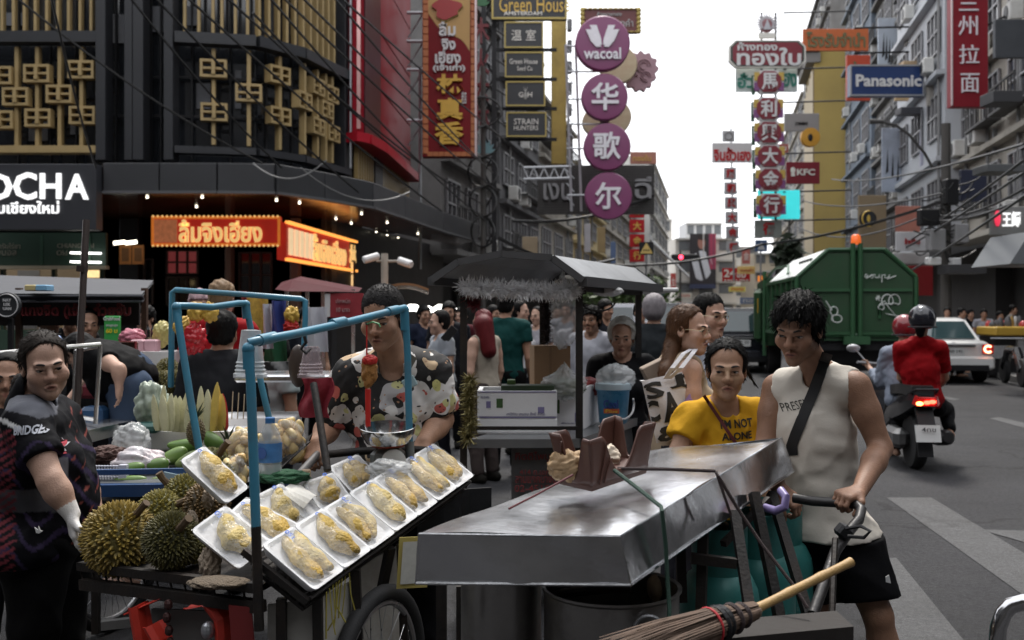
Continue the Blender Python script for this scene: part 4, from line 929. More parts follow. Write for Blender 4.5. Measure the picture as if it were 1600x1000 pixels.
black('black sign reading STRAIN HUNTERS at the foot of the stack',791,175,854,214,[(('STRAIN',822,190,38,9),M_cream,0),(('HUNTERS',822,200,38,7),M_cream,0)])
tw = MB(); X0,X1,X2 = at(756,HZ,d+.6),at(772,HZ,d+.6),at(870,HZ,d+.6)
zt,zb = at(0,-60,d+.6).z,at(0,420,d+.6).z
for x in (X0.x,X1.x): tw.box((x,d+.6,(zt+zb)/2),(.16,.16,zt-zb))
N_ = 16
for i in range(N_):
    z0 = zb+(zt-zb)*i/N_; z1 = z0+(zt-zb)/N_; a,b = (X0.x,X1.x) if i % 2 else (X1.x,X0.x); tw.cyl((a,d+.6,z0),(b,d+.6,z1),.035,seg=5)
for y in (30,78,124,170,218): z = at(0,y,d+.6).z; tw.box(((X1.x+X2.x)/2,d+.6,z),(X2.x-X1.x,.1,.1)); tw.cyl((X1.x,d+.6,z+.7),((X1.x+X2.x)/2,d+.6,z),.03,seg=5)
solo('sign_mast',tw,M_black,'black steel lattice mast carrying the black and gold signs','sign frame')
# yellow banner pole
d = 34; s = board('sign_pole','weathered yellow banner post between the black signs and the purple discs',862,26,885,256,d,mat('weathered_yellow',(.50,.36,.10),.7,0,.25,1.5,dirt=(.2,.14,.06),dirt_scale=1),cat='sign post',th=.4)
mb = MB()
for i in range(7): y = 40+i*33; mb.bbox(s[1](890,y,.02),(7*s[2],.3,18*s[2]),.02)
tagp(part('fittings',mb,mat('grey_fitting',(.16,.16,.165),.5,.3),s[0]),kind='stuff')
# purple discs
d = 30; M_pur = mat('purple_disc',(.22,.05,.14),.35,0,.06,1); M_lil = mat('lilac_white',(.78,.76,.80),.4)
mast = MB(); p0,p1 = at(884,70,d+.4),at(899,330,d+.4)
for o in (0,.3): mast.cyl(at(884,70,d+.4)+V(o,0,0),at(893,330,d+.4)+V(o,0,0),.045,seg=6)
for y in (72,112,155,194,232,305): q = at(886,y,d+.4); mast.cyl(q,at(945,y,d+.2),.03,seg=6)
for i in range(12): y = 76+i*21; mast.cyl(at(885,y,d+.4),at(897,y+14,d+.4),.018,seg=5)
q = at(818,270,d+.4)
for y in (262,280): mast.cyl(at(818,y,d+.4),at(893,y-2,d+.4),.04,seg=6)
for i in range(9): mast.cyl(at(818+i*8,262+18*(i % 2),d+.4),at(826+i*8,262+18*((i+1) % 2),d+.4),.022,seg=5)
solo('sign_mast',mast,mat('pale_steel',(.45,.46,.48),.45,.5),'pale steel lattice mast holding the purple discs','sign frame')
def disc(x,y,rad,items,label,name='round_sign',m=M_pur,dd=d,grp='stacked purple disc signs',cat='round sign'):
    c = at(x,y,dd); k = dd/FPX; r = thing(name,label,cat,(c.x,c.y,c.z-rad*k),0,grp); mb = MB(); mb.lathe(c+V(0,.3,0),[(rad*k*.96,0),(rad*k,.03),(rad*k,.27),(rad*k*.965,.31),(rad*k*.9,.315)],40,(0,-1,0)); part('disc',mb,m,r,True)
    for it in items: mb = MB(); text_on(mb,it[0],at(it[1],it[2],dd)+V(0,-.02,0),(1,0,0),(0,0,1),w=it[3]*k,h=it[4]*k,depth=.06,bold=it[5]); part('lettering',mb,M_lil,r)
    return r,k
r,k = disc(942,67,43,[('wacoal',941,84,58,18,.018)],'largest purple disc with white winged mark and Wacoal lettering')
mb = MB()
for sx in (-1,1):
    for (a,b,w0) in ((24,4,12),(12,1,10)):
        pts = [(sx*(a)*k,18*k-.0),(sx*(a-w0)*k,20*k),(sx*(b-2)*k-sx*2*k,-9*k),(sx*(b+5)*k,-10*k)] if a > 20 else [(sx*13*k,21*k),(sx*4*k,21*k),(sx*1.5*k,-2*k),(sx*4.5*k,-8*k)]
    blade = [(sx*26*k,14*k),(sx*16*k,14*k),(sx*7*k,-4*k),(sx*2*k,-13*k),(sx*10*k,-13*k),(sx*18*k,-4*k)]
    bl2 = [(sx*20*k,21*k),(sx*9*k,21*k),(sx*2*k,0),(sx*1*k,-10*k),(sx*6*k,-8*k),(sx*12*k,4*k)]
    for j,q in enumerate((blade,bl2)): mb.prism(q if sx < 0 else list(reversed(q)),at(941,61,d)+V(0,-.085+.02*j,0),(1,0,0),(0,0,1),.06)
part('wing_mark',mb,M_lil,r)
disc(945,151,36.5,[('华',945,151,43,43,.02)],'purple disc with white character 华 under the largest one')
disc(949,229,37,[('歌',948,228,43,43,.018)],'purple disc with white character 歌')
disc(951,306,37,[('尔',950,306,41,42,.018)],'lowest purple disc with white character 尔, in front of the mesh board')
for x,y,rd,lb in ((966,100,30,'cream round sign mostly hidden behind the largest purple disc'),(960,182,27,'cream round sign with red crescent peeping out beside the 华 disc'),(932,190,22,'teal and cream round sign half hidden left of the 歌 disc')):
    r,k = disc(x,y,rd,[],lb,m=mat('cream_disc',(.50,.42,.27),.5,0,.2,2,dirt=(.3,.1,.06),dirt_scale=1.2),dd=32.5,grp=None)
for x,y in ((960,120),): pass
# red board with gold scroll frame
d = 34; s = board('shop_sign','dark red board with gold scroll frame behind the largest purple disc',910,14,998,50,d,mat('maroon_board',(.13,.035,.035),.5),th=.3)
mb = MB()
for y in (16,22,29,36,43,49):
    for x in (910,998): mb.ell(s[1](x,y,.02),(4*s[2],.1,4.5*s[2]),8,6)
for x in range(914,996,8): mb.ell(s[1](x,14,.02),(4.5*s[2],.08,1.6*s[2]),6,5); mb.ell(s[1](x,50,.02),(4.5*s[2],.08,1.6*s[2]),6,5)
part('scroll_frame',mb,M_goldtrim,s[0]); tagp(s[0].children[-1],kind='stuff'); letters(*s[:4],[('ห้างขายทอง',952,22,38,6),('ทองคำ',972,36,34,12)],mat('dim_white',(.42,.42,.42),.5))
# dusty pink flower emblem
p = at(1001,111,33); k = 33/FPX; mb = MB(); mb.prism([((26+2.2*math.sin(13*t)+3*math.sin(2*t))*k*math.cos(t),(30+2.2*math.sin(13*t))*k*math.sin(t)) for t in np.linspace(0,2*math.pi,80)[:-1]],p,(1,0,0),(0,0,1),.25)
fl = thing('flower_emblem','dusty pink scalloped flower emblem right of the purple discs','emblem',p); part('plate',mb,mat('dusty_pink',(.36,.22,.25),.6,0,.15,1.5),fl)
mb = MB()
for cx,cy,r0 in ((5,8,10),(8,-9,8),(-6,-2,6)):
    for r1 in (r0,r0*.6): mb.tube([p+V((cx+r1*math.cos(t))*k,-.02,(cy+r1*math.sin(t))*k) for t in np.linspace(0,5,20)],.025,5)
part('swirl',mb,mat('dusty_pink_dark',(.26,.15,.17),.6),fl)
# wire mesh board
d = 33; s = board('mesh_sign','dark wire mesh sign board with unlit letters behind the lowest purple disc',840,258,1022,335,d,mat('mesh_backing',(.060,.058,.056),.7,0,.4,3),th=.08)
mb = MB(); k = s[2]
for i in range(46): mb.box(s[1](842+i*4,296,.03),(.7*k,.02,76*k))
for j in range(20): mb.box(s[1](931,259+j*3.95,.045),(182*k,.02,.7*k))
tagp(part('wire_mesh',mb,mat('rusty_wire',(.13,.125,.12),.5,.4),s[0]),kind='stuff')
letters(*s[:4],[('เงน',871,300,44,26),('ฉี',1004,294,26,34)],mat('grey_channel_letter',(.26,.26,.265),.4,.4),depth=.12,bold=.015,off=.05)
# small signs left of the gap
d = 60; grp = 'red squares with gold characters'
for i,ch in enumerate('發大金行'):
    y = 330+i*23; s = board('square_sign','red square with gold character %s, %s of four above the warning triangle' % (ch,NTH[i]),984,y-10,1007,y+10,d,M_red,group=grp,th=.2); letters(*s[:4],[(ch,995.5,y,13,13)],M_goldleaf,bold=.02)
s = board('shop_sign','faded red sign with gold edge peeping out right of the 歌 disc',985,237,1026,256,45,mat('faded_red',(.42,.18,.13),.6,0,.3,2)); letters(*s[:4],[('ทองใบ',1003,247,28,9)],M_goldleaf)
d = 40; p = at(1010,388,d); k = d/FPX; wr = thing('warning_sign','yellow warning triangle on a black square plate','road sign',at(1010,398,d)); mb = MB(); mb.box(p+V(0,.04,0),(22*k,.03,20*k)); part('plate',mb,M_black,wr)
mb = MB(); mb.prism([(-10*k,-8*k),(10*k,-8*k),(0,9*k)],p+V(0,-.005,0),(1,0,0),(0,0,1),.03); part('triangle',mb,mat('warning_yellow',(.72,.52,.16),.5),wr)
mb = MB(); [mb.ell(p+V(x*k,-.012,-3*k),(1.3*k,.01,1.6*k),6,5) for x in (-3.5,0,3.5)]; part('symbol',mb,M_black,wr)
mb = MB(); mb.cyl(p+V(0,.08,10*k),p+V(0,.08,-90*k),.04,seg=6); part('post',mb,M_steel,wr)
# gold shop signs on the right of the gap
d = 42; k = d/FPX; M_mar = mat('maroon_sign',(.20,.022,.035),.45,0,.12,2)
c = at(1199,84,d); r = thing('shop_sign','eight-sided maroon gold shop sign with big white Thai lettering ทองใบ','sign',at(1199,106,d)); P = lambda x,y,o=0: at(x,y,d)+V(0,-o,0)
def octo(x,y,w_,h_,ch,m,o,th,par,nm='board'):
    mb = MB(); kk = d/FPX; mb.prism([(q[0]*kk,q[1]*kk) for q in ((-w_/2+ch,-h_/2),(w_/2-ch,-h_/2),(w_/2,-h_/2+ch),(w_/2,h_/2-ch),(w_/2-ch,h_/2),(-w_/2+ch,h_/2),(-w_/2,h_/2-ch),(-w_/2,-h_/2+ch))],at(x,y,d)+V(0,-o,0),(1,0,0),(0,0,1),th); return part(nm,mb,m,par)
octo(1199,84,120,43,10,M_cream,0,.2,r,'edge'); octo(1199,84,115,39,9,mat('dark_green_edge2',(.05,.06,.05),.5),.015,.03,r,'edge'); octo(1199,84,108,35,8,M_mar,.03,.04,r)
letters(r,P,k,V(1,0,0),[('ห้างทอง',1183,73,62,13),('ทองใบ',1201,89,100,28)],W_,bold=.025,off=.035)
r = thing('crown_emblem','silver and maroon crown emblem with rays above the eight-sided gold sign','emblem',at(1198,60,d)); mb = MB()
for a in np.linspace(-2.2,2.2,17): u = V(math.sin(a),0,math.cos(a)); mb.prism([(-1.7*k,8*k),(1.7*k,8*k),(0,21*k)],at(1198,38,d)+V(0,-.02*abs(a),0),u.cross(V(0,1,0)),u,.06)
part('ray',mb,mat('silver_ray',(.40,.38,.40),.4,.5),r); tagp(r.children[-1],kind='stuff'); mb = MB(); mb.lathe(at(1198,40,d)+V(0,.05,0),[(11*k,0),(11*k,.1),(7*k,.14)],20,(0,-1,0)); part('boss',mb,mat('maroon_boss',(.26,.12,.13),.5),r); mb = MB(); mb.prism([(-6*k,-7*k),(6*k,-7*k),(0,9*k)],at(1198,40,d)+V(0,-.12,0),(1,0,0),(0,0,1),.06); part('peak',mb,mat('silver_peak',(.45,.45,.48),.4,.3),r)
mb = MB(); mb.box(at(1198,56,d),(26*k,.15,8*k)); part('base',mb,M_cream,r)
s = board('shop_sign','white board with green Thai letters under the eight-sided sign',1150,107,1246,143,d+.5,mat('offwhite_board',(.55,.60,.58),.5)); letters(*s[:4],[('ฮั่ว',1165,126,26,24),('เฮง',1231,125,28,22)],mat('teal_letter',(.03,.20,.15),.5),bold=.03)
letters(*s[:4],[('SINCE 1950',1195,110,50,5)][:0],M_red)
grp = 'eight-sided maroon gold shop characters'
for i,(ch,x,y) in enumerate((('馬',1200,129),('利',1199,171),('興',1200,208),('大',1201,245),('金',1202,281),('行',1203,321))):
    r = thing('character_sign','eight-sided maroon sign with white character %s, %s of six in its column' % (ch,NTH[i]),'sign',at(x,y+17,d-.2),0,grp); octo(x,y,47,36,10,M_white,.15,.2,r,'edge')
    for q,m_ in ((-1,mat('sign_purple',(.20,.07,.20),.5)),(1,mat('sign_purple',(.20,.07,.20),.5)),(-1,mat('sign_ochre',(.52,.36,.08),.5)),(1,mat('sign_ochre',(.52,.36,.08),.5))):
        yy = y+8 if 'purple' in m_.name else y-8; mb = MB(); mb.box(at(x+q*19,yy,d)+V(0,-.18,0),(8*k,.05,13*k)); part('colour_band',mb,m_,r)
    octo(x,y,37,32,9,M_mar,.22,.05,r); letters(r,lambda a,b,o=0: at(a,b,d)+V(0,-.22-o,0),k,V(1,0,0),[(ch,x,y,25,26)],W_,bold=.022)
    mb = MB(); mb.box(at(x-23,y+4,d),(5*k,.1,30*k)); part('green_side',mb,mat('sign_green',(.03,.09,.05),.5),r)
s = board('screen','glowing turquoise screen behind the lowest maroon character',1185,297,1250,342,d+.4,mat('turquoise_screen',(.05,.62,.64),.4,0,.1,2,emit=.35),cat='screen')
s = board('character_sign','grey and green board with red character 行 below the turquoise screen',1180,344,1222,371,d+.2,mat('greenish_board',(.20,.22,.20),.5)); letters(*s[:4],[('行',1201,357,18,20)],M_red,bold=.03)
mb = MB()
for y in (20,108,160,240,300,345): mb.cyl(at(1225,y,d+.3),at(1330,y-3,d+10),.04,seg=5)
for x in (1190,1212): mb.cyl(at(x,20,d+.3),at(x,372,d+.3),.05,seg=5)
solo('sign_mast',mb,M_black,'dark pipe frame behind the maroon characters and gold shop signs','sign frame')
d = 60; k = d/FPX; M_gsq = mat('grey_square',(.36,.36,.37),.5,0,.15,2)
s = board('shop_sign','white board with red Thai letters left of the maroon characters',1113,223,1175,254,d,mat('offwhite2',(.50,.48,.48),.5,0,.15,2)); letters(*s[:4],[('จินฮั้วเฮง',1144,241,58,21)],M_red,bold=.03)
s = board('emblem_sign','small grey square sign with ring emblem above the white Thai board',1129,204,1148,221,d,M_gsq); mb = MB(); mb.tube([s[1](1138.5+6*math.cos(t),212.5+6*math.sin(t),.02) for t in np.linspace(0,6.28,20)[:-1]],.05,5,True); part('ring',mb,mat('dim_ring',(.2,.19,.19),.5),s[0])
for i,ch in enumerate('振和興大金行'):
    x,y = 1141+i*.9,271+i*23; s = board('square_sign','grey square sign with red character %s, %s of six in its column' % (ch,NTH[i]),x-9.5,y-9.5,x+9.5,y+9.5,d,M_gsq,group='grey squares with red characters',th=.2); letters(*s[:4],[(ch,x,y,13,14)],M_red,bold=.035)
mb = MB(); mb.cyl(at(1142,200,d+.3),at(1147,440,d+.3),.06,seg=6); mb.cyl(at(1113,300,d+.3),at(1190,300,d+.3),.03,seg=5); mb.cyl(at(1150,355,d+.3),at(1190,355,d+.3),.03,seg=5); mb.cyl(at(1150,372,d+.3),at(1190,372,d+.3),.03,seg=5)
solo('sign_mast',mb,M_steel,'thin steel post carrying the grey squares with red characters','sign frame')
# right-hand signs
s = board('shop_sign','orange pawn shop sign with dark Thai letters above the yellow pylon',1255,45,1357,79,46,mat('orange_sign',(.48,.12,.035),.5,0,.12,2)); letters(*s[:4],[('โรงรับจำนำ',1306,62,92,24)],mat('olive_letter',(.14,.13,.06),.5),bold=.03)
s = board('shop_sign','orange red board half hidden behind the blue sign',1323,86,1360,157,44,mat('orange_red',(.46,.06,.025),.5)); letters(*s[:4],[('้',1337,100,8,8)],mat('olive_letter',(.14,.13,.06),.5))
d = 40; s = board('shop_sign','blue sign with white Panasonic lettering and grey frame',1328,101,1444,150,d,mat('navy_sign',(.020,.045,.14),.35,0,.08,1),th=.35,border=mat('sign_alu',(.42,.43,.45),.4,.6),bw=2.5); letters(*s[:4],[('Panasonic',1388,126,102,19)],M_white,bold=.03)
mb = MB()
for y in (44,83,104,152): mb.cyl(at(1335,y,d+.4),at(1420,y-2,d+.8),.04,seg=6)
solo('sign_mast',mb,M_black,'thin dark bars behind the blue sign','sign frame')
d = 48; s = board('shop_sign','dark red KFC sign beside the yellow pylon',1229,253,1281,287,d,mat('crimson_sign',(.19,.012,.022),.45)); letters(*s[:4],[('KFC',1259,269,28,10)],M_cream,bold=.03); k = s[2]
mb = MB(); mb.ell(s[1](1239,266,.01),(4*k,.02,5*k),8,6); mb.box(s[1](1239,273,.01),(6*k,.03,5*k)); part('portrait_mark',mb,M_cream,s[0])
s = board('shop_sign','grey board with small dark writing above the yellow roundel',1226,177,1280,205,50,mat('grey_board',(.26,.25,.245),.6)); letters(*s[:4],[('工商總行',1252,193,20,5)],M_black)
r,k = disc(1267,214,15,[],'orange yellow roundel with dark figure under the grey board',m=mat('amber_disc',(.55,.28,.03),.5,0,.2,2),dd=50,grp=None); mb = MB(); mb.ell(at(1266,215,50)+V(0,-.03,0),(4*k,.04,6*k),8,6); part('figure_mark',mb,M_black,r)
d = 30; s = board('shop_sign','tall red vertical noodle shop sign with white Chinese characters',1486,-60,1544,167,d,mat('noodle_red',(.24,.010,.020),.5,0,.06,1),th=.3); letters(*s[:4],[('兰',1513,2,30,30),('州',1512,40,30,30),('拉',1514,85,31,30),('面',1515,130,29,30)],mat('pinkish_white',(.80,.76,.80),.4))
mb = MB(); mb.box(s[1](1487,53,.02),(2*s[2],.05,224*s[2])); part('edge_strip',mb,mat('pale_edge',(.62,.50,.50),.3),s[0]); mb = MB(); mb.cyl(s[1](1515,165,-.3),s[1](1610,158,-.3),.05,seg=6); mb.cyl(s[1](1540,40,-.3),s[1](1600,10,-.3),.04,seg=6); part('bracket',mb,M_black,s[0])
d = 21; s = board('shop_sign','grey fascia sign with red lantern mark and white characters at the right edge',1553,322,1680,366,d,mat('grey_fascia',(.17,.17,.165),.6,0,.15,2),right=V(.97,-.24,0)); letters(*s[:4],[('王師',1583,342,26,24)],M_glowwhite,bold=.02); mb = MB(); mb.ell(s[1](1563,340,.02),(5*s[2],.04,13*s[2]),12,8); part('lantern_mark',mb,mat('lit_crimson',(.65,.03,.07),.5,emit=.5),s[0])
letters(*s[:4],[],M_white)
for x0,y0,x1,y1,dd,m_,lb in ((1400,322,1438,364,33,mat('salmon_banner',(.40,.16,.12),.7,0,.4,3),'salmon pink banner with paler print over the right shops'),(1400,362,1450,392,31,mat('white_banner',(.58,.58,.60),.6,0,.15,2),'white banner with small red print under the salmon banner'),
                           (1372,28,1412,108,52,mat('pale_blue_banner',(.50,.56,.64),.6,0,.2,.8,dirt=(.1,.1,.12),dirt_scale=.8),'pale blue feathered banner high on the right facade'),(1378,200,1440,300,47,mat('pale_blue_poster',(.42,.47,.56),.6,0,.2,.6,dirt=(.08,.08,.1),dirt_scale=.7),'large pale blue poster panel right of the yellow pylon'),(1438,202,1464,262,42,mat('lavender_panel',(.45,.45,.54),.6),'lavender panel beside the large blue poster'),
                           (1552,200,1575,240,33,mat('grey_ac_screen',(.25,.26,.27),.6,0,.2,3),'grey louvred panel below the right roofline')):
    s = board('banner' if 'banner' in lb else 'wall_panel',lb,x0,y0,x1,y1,dd,m_,cat='banner' if 'banner' in lb else 'wall panel',th=.08)
    if 'white banner' in lb: letters(*s[:4],[('ร้านข้าว',1425,377,24,9)],M_red,bold=.02)
    if 'poster panel' in lb or 'feathered' in lb:
        for i in range(7): mb = MB(); xx = x0+8+i*(x1-x0-12)/6; yy = y0+(y1-y0)*(.5+.06*i); mb.prism([(-2*s[2],-22*s[2]),(2*s[2],-18*s[2]),(1*s[2],18*s[2])],s[1](xx,yy,.01),(1,0,0),(0,0,1),.01); part('dark_mark',mb,M_black,s[0])
r = thing('shield_sign','round black and gold shield sign on the beige wall right of the pylon','sign',at(1356,362,48)); k = 48/FPX; mb = MB(); mb.lathe(at(1356,342,48),[(13*k,0),(13*k,.1),(11.5*k,.12)],20,(-.4,-1,0)); part('disc',mb,M_black,r); mb = MB(); mb.tube([at(1356,342,48)+V(10.5*k*math.cos(t),-.13+.04*math.cos(t),12*k*math.sin(t)) for t in np.linspace(0,6.28,24)[:-1]],.035,5,True); mb.ell(at(1356,342,48)+V(0,-.14,0),(3*k,.03,6*k),8,6); part('gold_mark',mb,M_goldleaf,r)
s = board('wall_panel','beige wall strip with the black and gold shield',1342,305,1385,400,49,mat('beige_wall',(.27,.20,.12),.7,0,.15,1),cat='wall panel')
d = 55; k = d/FPX; s = board('road_sign','small blue pedestrian crossing sign with white triangle',1180,375,1199,393,d,mat('road_blue',(.03,.07,.17),.5),cat='road sign',th=.06); mb = MB(); mb.prism([(-6*k,-6*k),(6*k,-6*k),(0,6*k)],s[1](1189.5,384,.01),(1,0,0),(0,0,1),.01); part('symbol',mb,mat('dim_white',(.42,.42,.42),.5),s[0])
mb = MB(); mb.cyl(s[1](1189,384,-.08),s[1](1189,460,-.08),.05,seg=6); part('post',mb,M_steel,s[0])
s = board('shop_sign','red sign with white 24 over smaller letters far down the street',1129,419,1172,440,70,M_red); letters(*s[:4],[('24',1140,427,18,12),('ชม',1158,430,14,8),('HOURS',1151,438,38,3)],M_cream,bold=.02)
s = board('shop_sign','small yellow sign with red writing overlapping the red 24 sign',1153,416,1180,428,68,mat('buttercup_sign',(.70,.48,.16),.5)); letters(*s[:4],[('ทองคำ',1167,422,20,5)],M_red)
s = board('shop_sign','bright orange box sign beside the garbage truck cab',1185,431,1201,440,60,mat('bright_orange',(.85,.25,.03),.5,emit=.3))
# traffic gantry, lamp posts, poles
mb = MB(); mb.cyl(at(1020,378,45),at(1076,432,45),.07,.05,8); mb.cyl(at(1020,378,45),at(1014,364,45),.05,seg=6); solo('barrier_arm',mb,M_white,'slanting white pole rising left of the portrait poster','pole')
mb = MB(); mb.tube([at(1365,190,36),at(1380,191,36),at(1400,196,36),at(1420,210,36),at(1445,240,36),at(1457,262,36)],.05,6); mb.cyl(at(1358,190,36),at(1380,190,36),.1,.07,8); solo('street_lamp',mb,mat('lamp_grey',(.06,.06,.06),.5),'curved street lamp arm over the right pavement','street lamp')
UP = thing('utility_pole','utility pole wrapped in cables and boxes above the parked white car','utility pole',(at(1478,HZ,27).x,27,0)); mb = MB(); x = at(1478,HZ,27).x; mb.cyl((x,27,0),(x,27,6.7),.15,.12,10); part('pole',mb,mat('dark_pole',(.07,.065,.06),.8,0,.3,3),UP)
for px,py,w_,h_,m_ in ((1462,375,26,34,mat('grey_box',(.26,.26,.27),.5,.1)),(1500,365,22,30,mat('grey_box',(.26,.26,.27),.5)),(1458,408,20,12,M_white),(1492,410,14,14,M_white),(1485,300,20,40,M_black),(1450,340,30,26,M_black)):
    mb = MB(); k = 26.7/FPX; mb.bbox(at(px,py,26.6),(w_*k,.3,h_*k),.03); part('equipment_box',mb,m_,UP)
mb = MB(); rg = random.Random(5)
for i in range(34):
    a = at(1475+rg.uniform(-6,6),285+rg.uniform(0,110),26.6); b = a+V(rg.uniform(-.9,.9),rg.uniform(-.2,.2),rg.uniform(-.5,.5)); m_ = (a+b)/2+V(rg.uniform(-.3,.3),-.1,-rg.uniform(.1,.5)); mb.tube([a.lerp(m_,t)*(1-t)+m_.lerp(b,t)*t for t in np.linspace(0,1,7)],.02,5)
tagp(part('cable_loops',mb,M_cable,UP),kind='stuff')
for px,dd,h_,lb in ((1063,70,6,'thin traffic light pole'),(755,30,9,'grey pole with coiled cables by the left shops'),(1233,60,9,'thin dark pole above the garbage truck'),(905,36,6,'steel pole in front of the left shops behind the discs')):
    p = at(px,HZ,dd); r = thing('pole',lb,'pole',(p.x,dd,0)); mb = MB(); mb.cyl((p.x,dd,0),(p.x,dd,h_),.09,.07,8); part('shaft',mb,M_steel if 'steel' in lb else mat('dark_pole',(.07,.065,.06),.8),r)
    if 'traffic' in lb:
        mb = MB(); mb.bbox((p.x+.3,dd-.1,5.5+.0),(1.9,.25,.45),.05); part('signal_head',mb,M_black,r); mb = MB(); mb.ell((p.x+.0,dd-.26,5.5),(.16,.05,.16),10,6); part('red_light',mb,mat('red_signal',(1,.03,.06),.5,emit=4),r)
    if 'coiled' in lb:
        for i in range(5): mb = MB(); z = 4+i*.9; mb.tube([(p.x+(.35+.05*i)*math.cos(t),dd-.15+.1*math.sin(t*2),z+.45*math.sin(t)) for t in np.linspace(0,6.28,22)[:-1]],.035,5,True); part('cable_coil',mb,M_cable,r)
r = thing('security_camera_post','pale post with two white security cameras behind the short-haired vendor','security camera',(at(601,HZ,14).x,14,0)); k = 14/FPX; mb = MB(); mb.cyl((at(601,HZ,14).x,14,0),at(601,396,14),.05,seg=8); mb.cyl(at(588,408,14),at(620,408,14),.02,seg=6); part('post',mb,M_pale,r)
for x,y,a in ((590,400,-1),(624,407,1)): mb = MB(); p = at(x,y,13.9); mb.lathe(p,[(.03,-.02),(.055,0),(.055,.2),(.045,.22)],10,(a*.85,-.5,-.3)); part('camera',mb,M_white,r)
# overhead cables, each its own sagging line
def cable(x0,y0,d0,x1,y1,d1,sag,label,r=.018,m=None,grp='overhead cables'):
    a,b = at(x0,y0,d0),at(x1,y1,d1); pts = [a.lerp(b,t)-V(0,0,sag*4*t*(1-t)) for t in np.linspace(0,1,17)]; mb = MB(); mb.tube(pts,r,5); return solo('cable',mb,m or M_cable,label,'cable',grp)
NTH = 'first second third fourth fifth sixth seventh eighth ninth tenth eleventh twelfth'.split(); _i = 0
for q in [(24,-5,14,410,255,16,.15),(80,-5,13,150,262,17,.12),(200,-8,14,440,262,17,.1),(238,-8,13,560,300,18,.1),(290,-6,13,690,330,22,.1),(352,-6,13,755,320,24,.2),(395,20,14,640,250,19,.1),(420,-5,13,760,345,25,.2),(440,-6,13,780,300,26,.1),(470,-6,13,760,260,26,.1),(520,-6,14,770,270,27,.1),(530,-6,14,790,220,28,.05)]: cable(*q,'black cable slanting across the upper left facades, %s from the left' % NTH[_i]); _i += 1
for q,lb in (((395,255,17.5,510,250,17.5,.3),'slack pale cable looping in front of the canopy'),((470,262,17.6,640,300,20,.35),'slack pale cable hanging below the red front')): cable(*q,lb,.014,mat('grey_cable',(.22,.22,.22),.5))
for q,lb in (((920,412,40,1190,382,40,.35),'under the portrait poster'),((1190,382,40,1480,312,28,.2),'over the garbage truck'),((800,345,30,1022,305,33,.3),'across the lowest purple disc'),((780,372,28,960,405,36,.4),'behind the cart roof')): cable(*q,'thick black cable bundle crossing the street '+lb,.05)
for q in [(1600,250,18,1380,400,38,.1),(1600,270,18,1370,410,38,.1),(1605,292,18,1440,330,30,.3),(1600,225,18,1300,280,52,.3),(1610,300,17,1330,470,50,.2),(1480,300,27,1220,300,60,.6),(1600,310,18,1470,345,26,.1),(1480,320,27,1240,350,55,.8)]: cable(*q,'black cable strung along the right shopfronts and tied to the utility pole',.03); _i += 1
# awnings and shop clutter along the right
for x0,y0,x1,y1,dd,m_,lb in ((1395,395,1452,412,32,mat('white_awning',(.45,.45,.45),.6),'pale awning with dark stripes over a right shop'),(1420,415,1458,462,31,mat('crimson_shutter',(.20,.008,.010),.5),'dark red shop front panel right of the garbage truck')):
    s = board('awning' if 'awning' in lb else 'wall_panel',lb,x0,y0,x1,y1,dd,m_,cat='awning' if 'awning' in lb else 'wall panel',th=.6 if 'awning' in lb else .1)
mb = MB(); p = at(1600,400,19); mb.prism([(0,0),(1.2,0),(1.2,.55),(.4,.62)],at(1578,412,19),(1,0,0),(0,0,1),1.6); solo('awning',mb,mat('grey_awning',(.14,.15,.16),.6),'slanted grey awning at the right edge of the street','awning')
# a low lit awning and stall lamps deep on the left
mb = MB(); mb.sheet(lambda u,v: at(560+110*u,470-28*math.sin(u*2.4)+6*v,13+v*1.5),14,4,.03); solo('awning',mb,mat('tan_canvas',(.26,.12,.05),.7),'tan canvas awning over the stall behind the vendor','awning')
for x,y in ((665,488),(690,486),(710,492),(645,486)): p = at(x,y,15); mb = MB(); mb.lathe(p,[(.13,0),(.16,.03),(.05,.10)],14); solo('stall_lamp',mb,mat('lamp_white',(1,.96,.85),.5,emit=2.5),'glowing white stall lamp under the tan awning','lamp','stall lamps deep on the left')

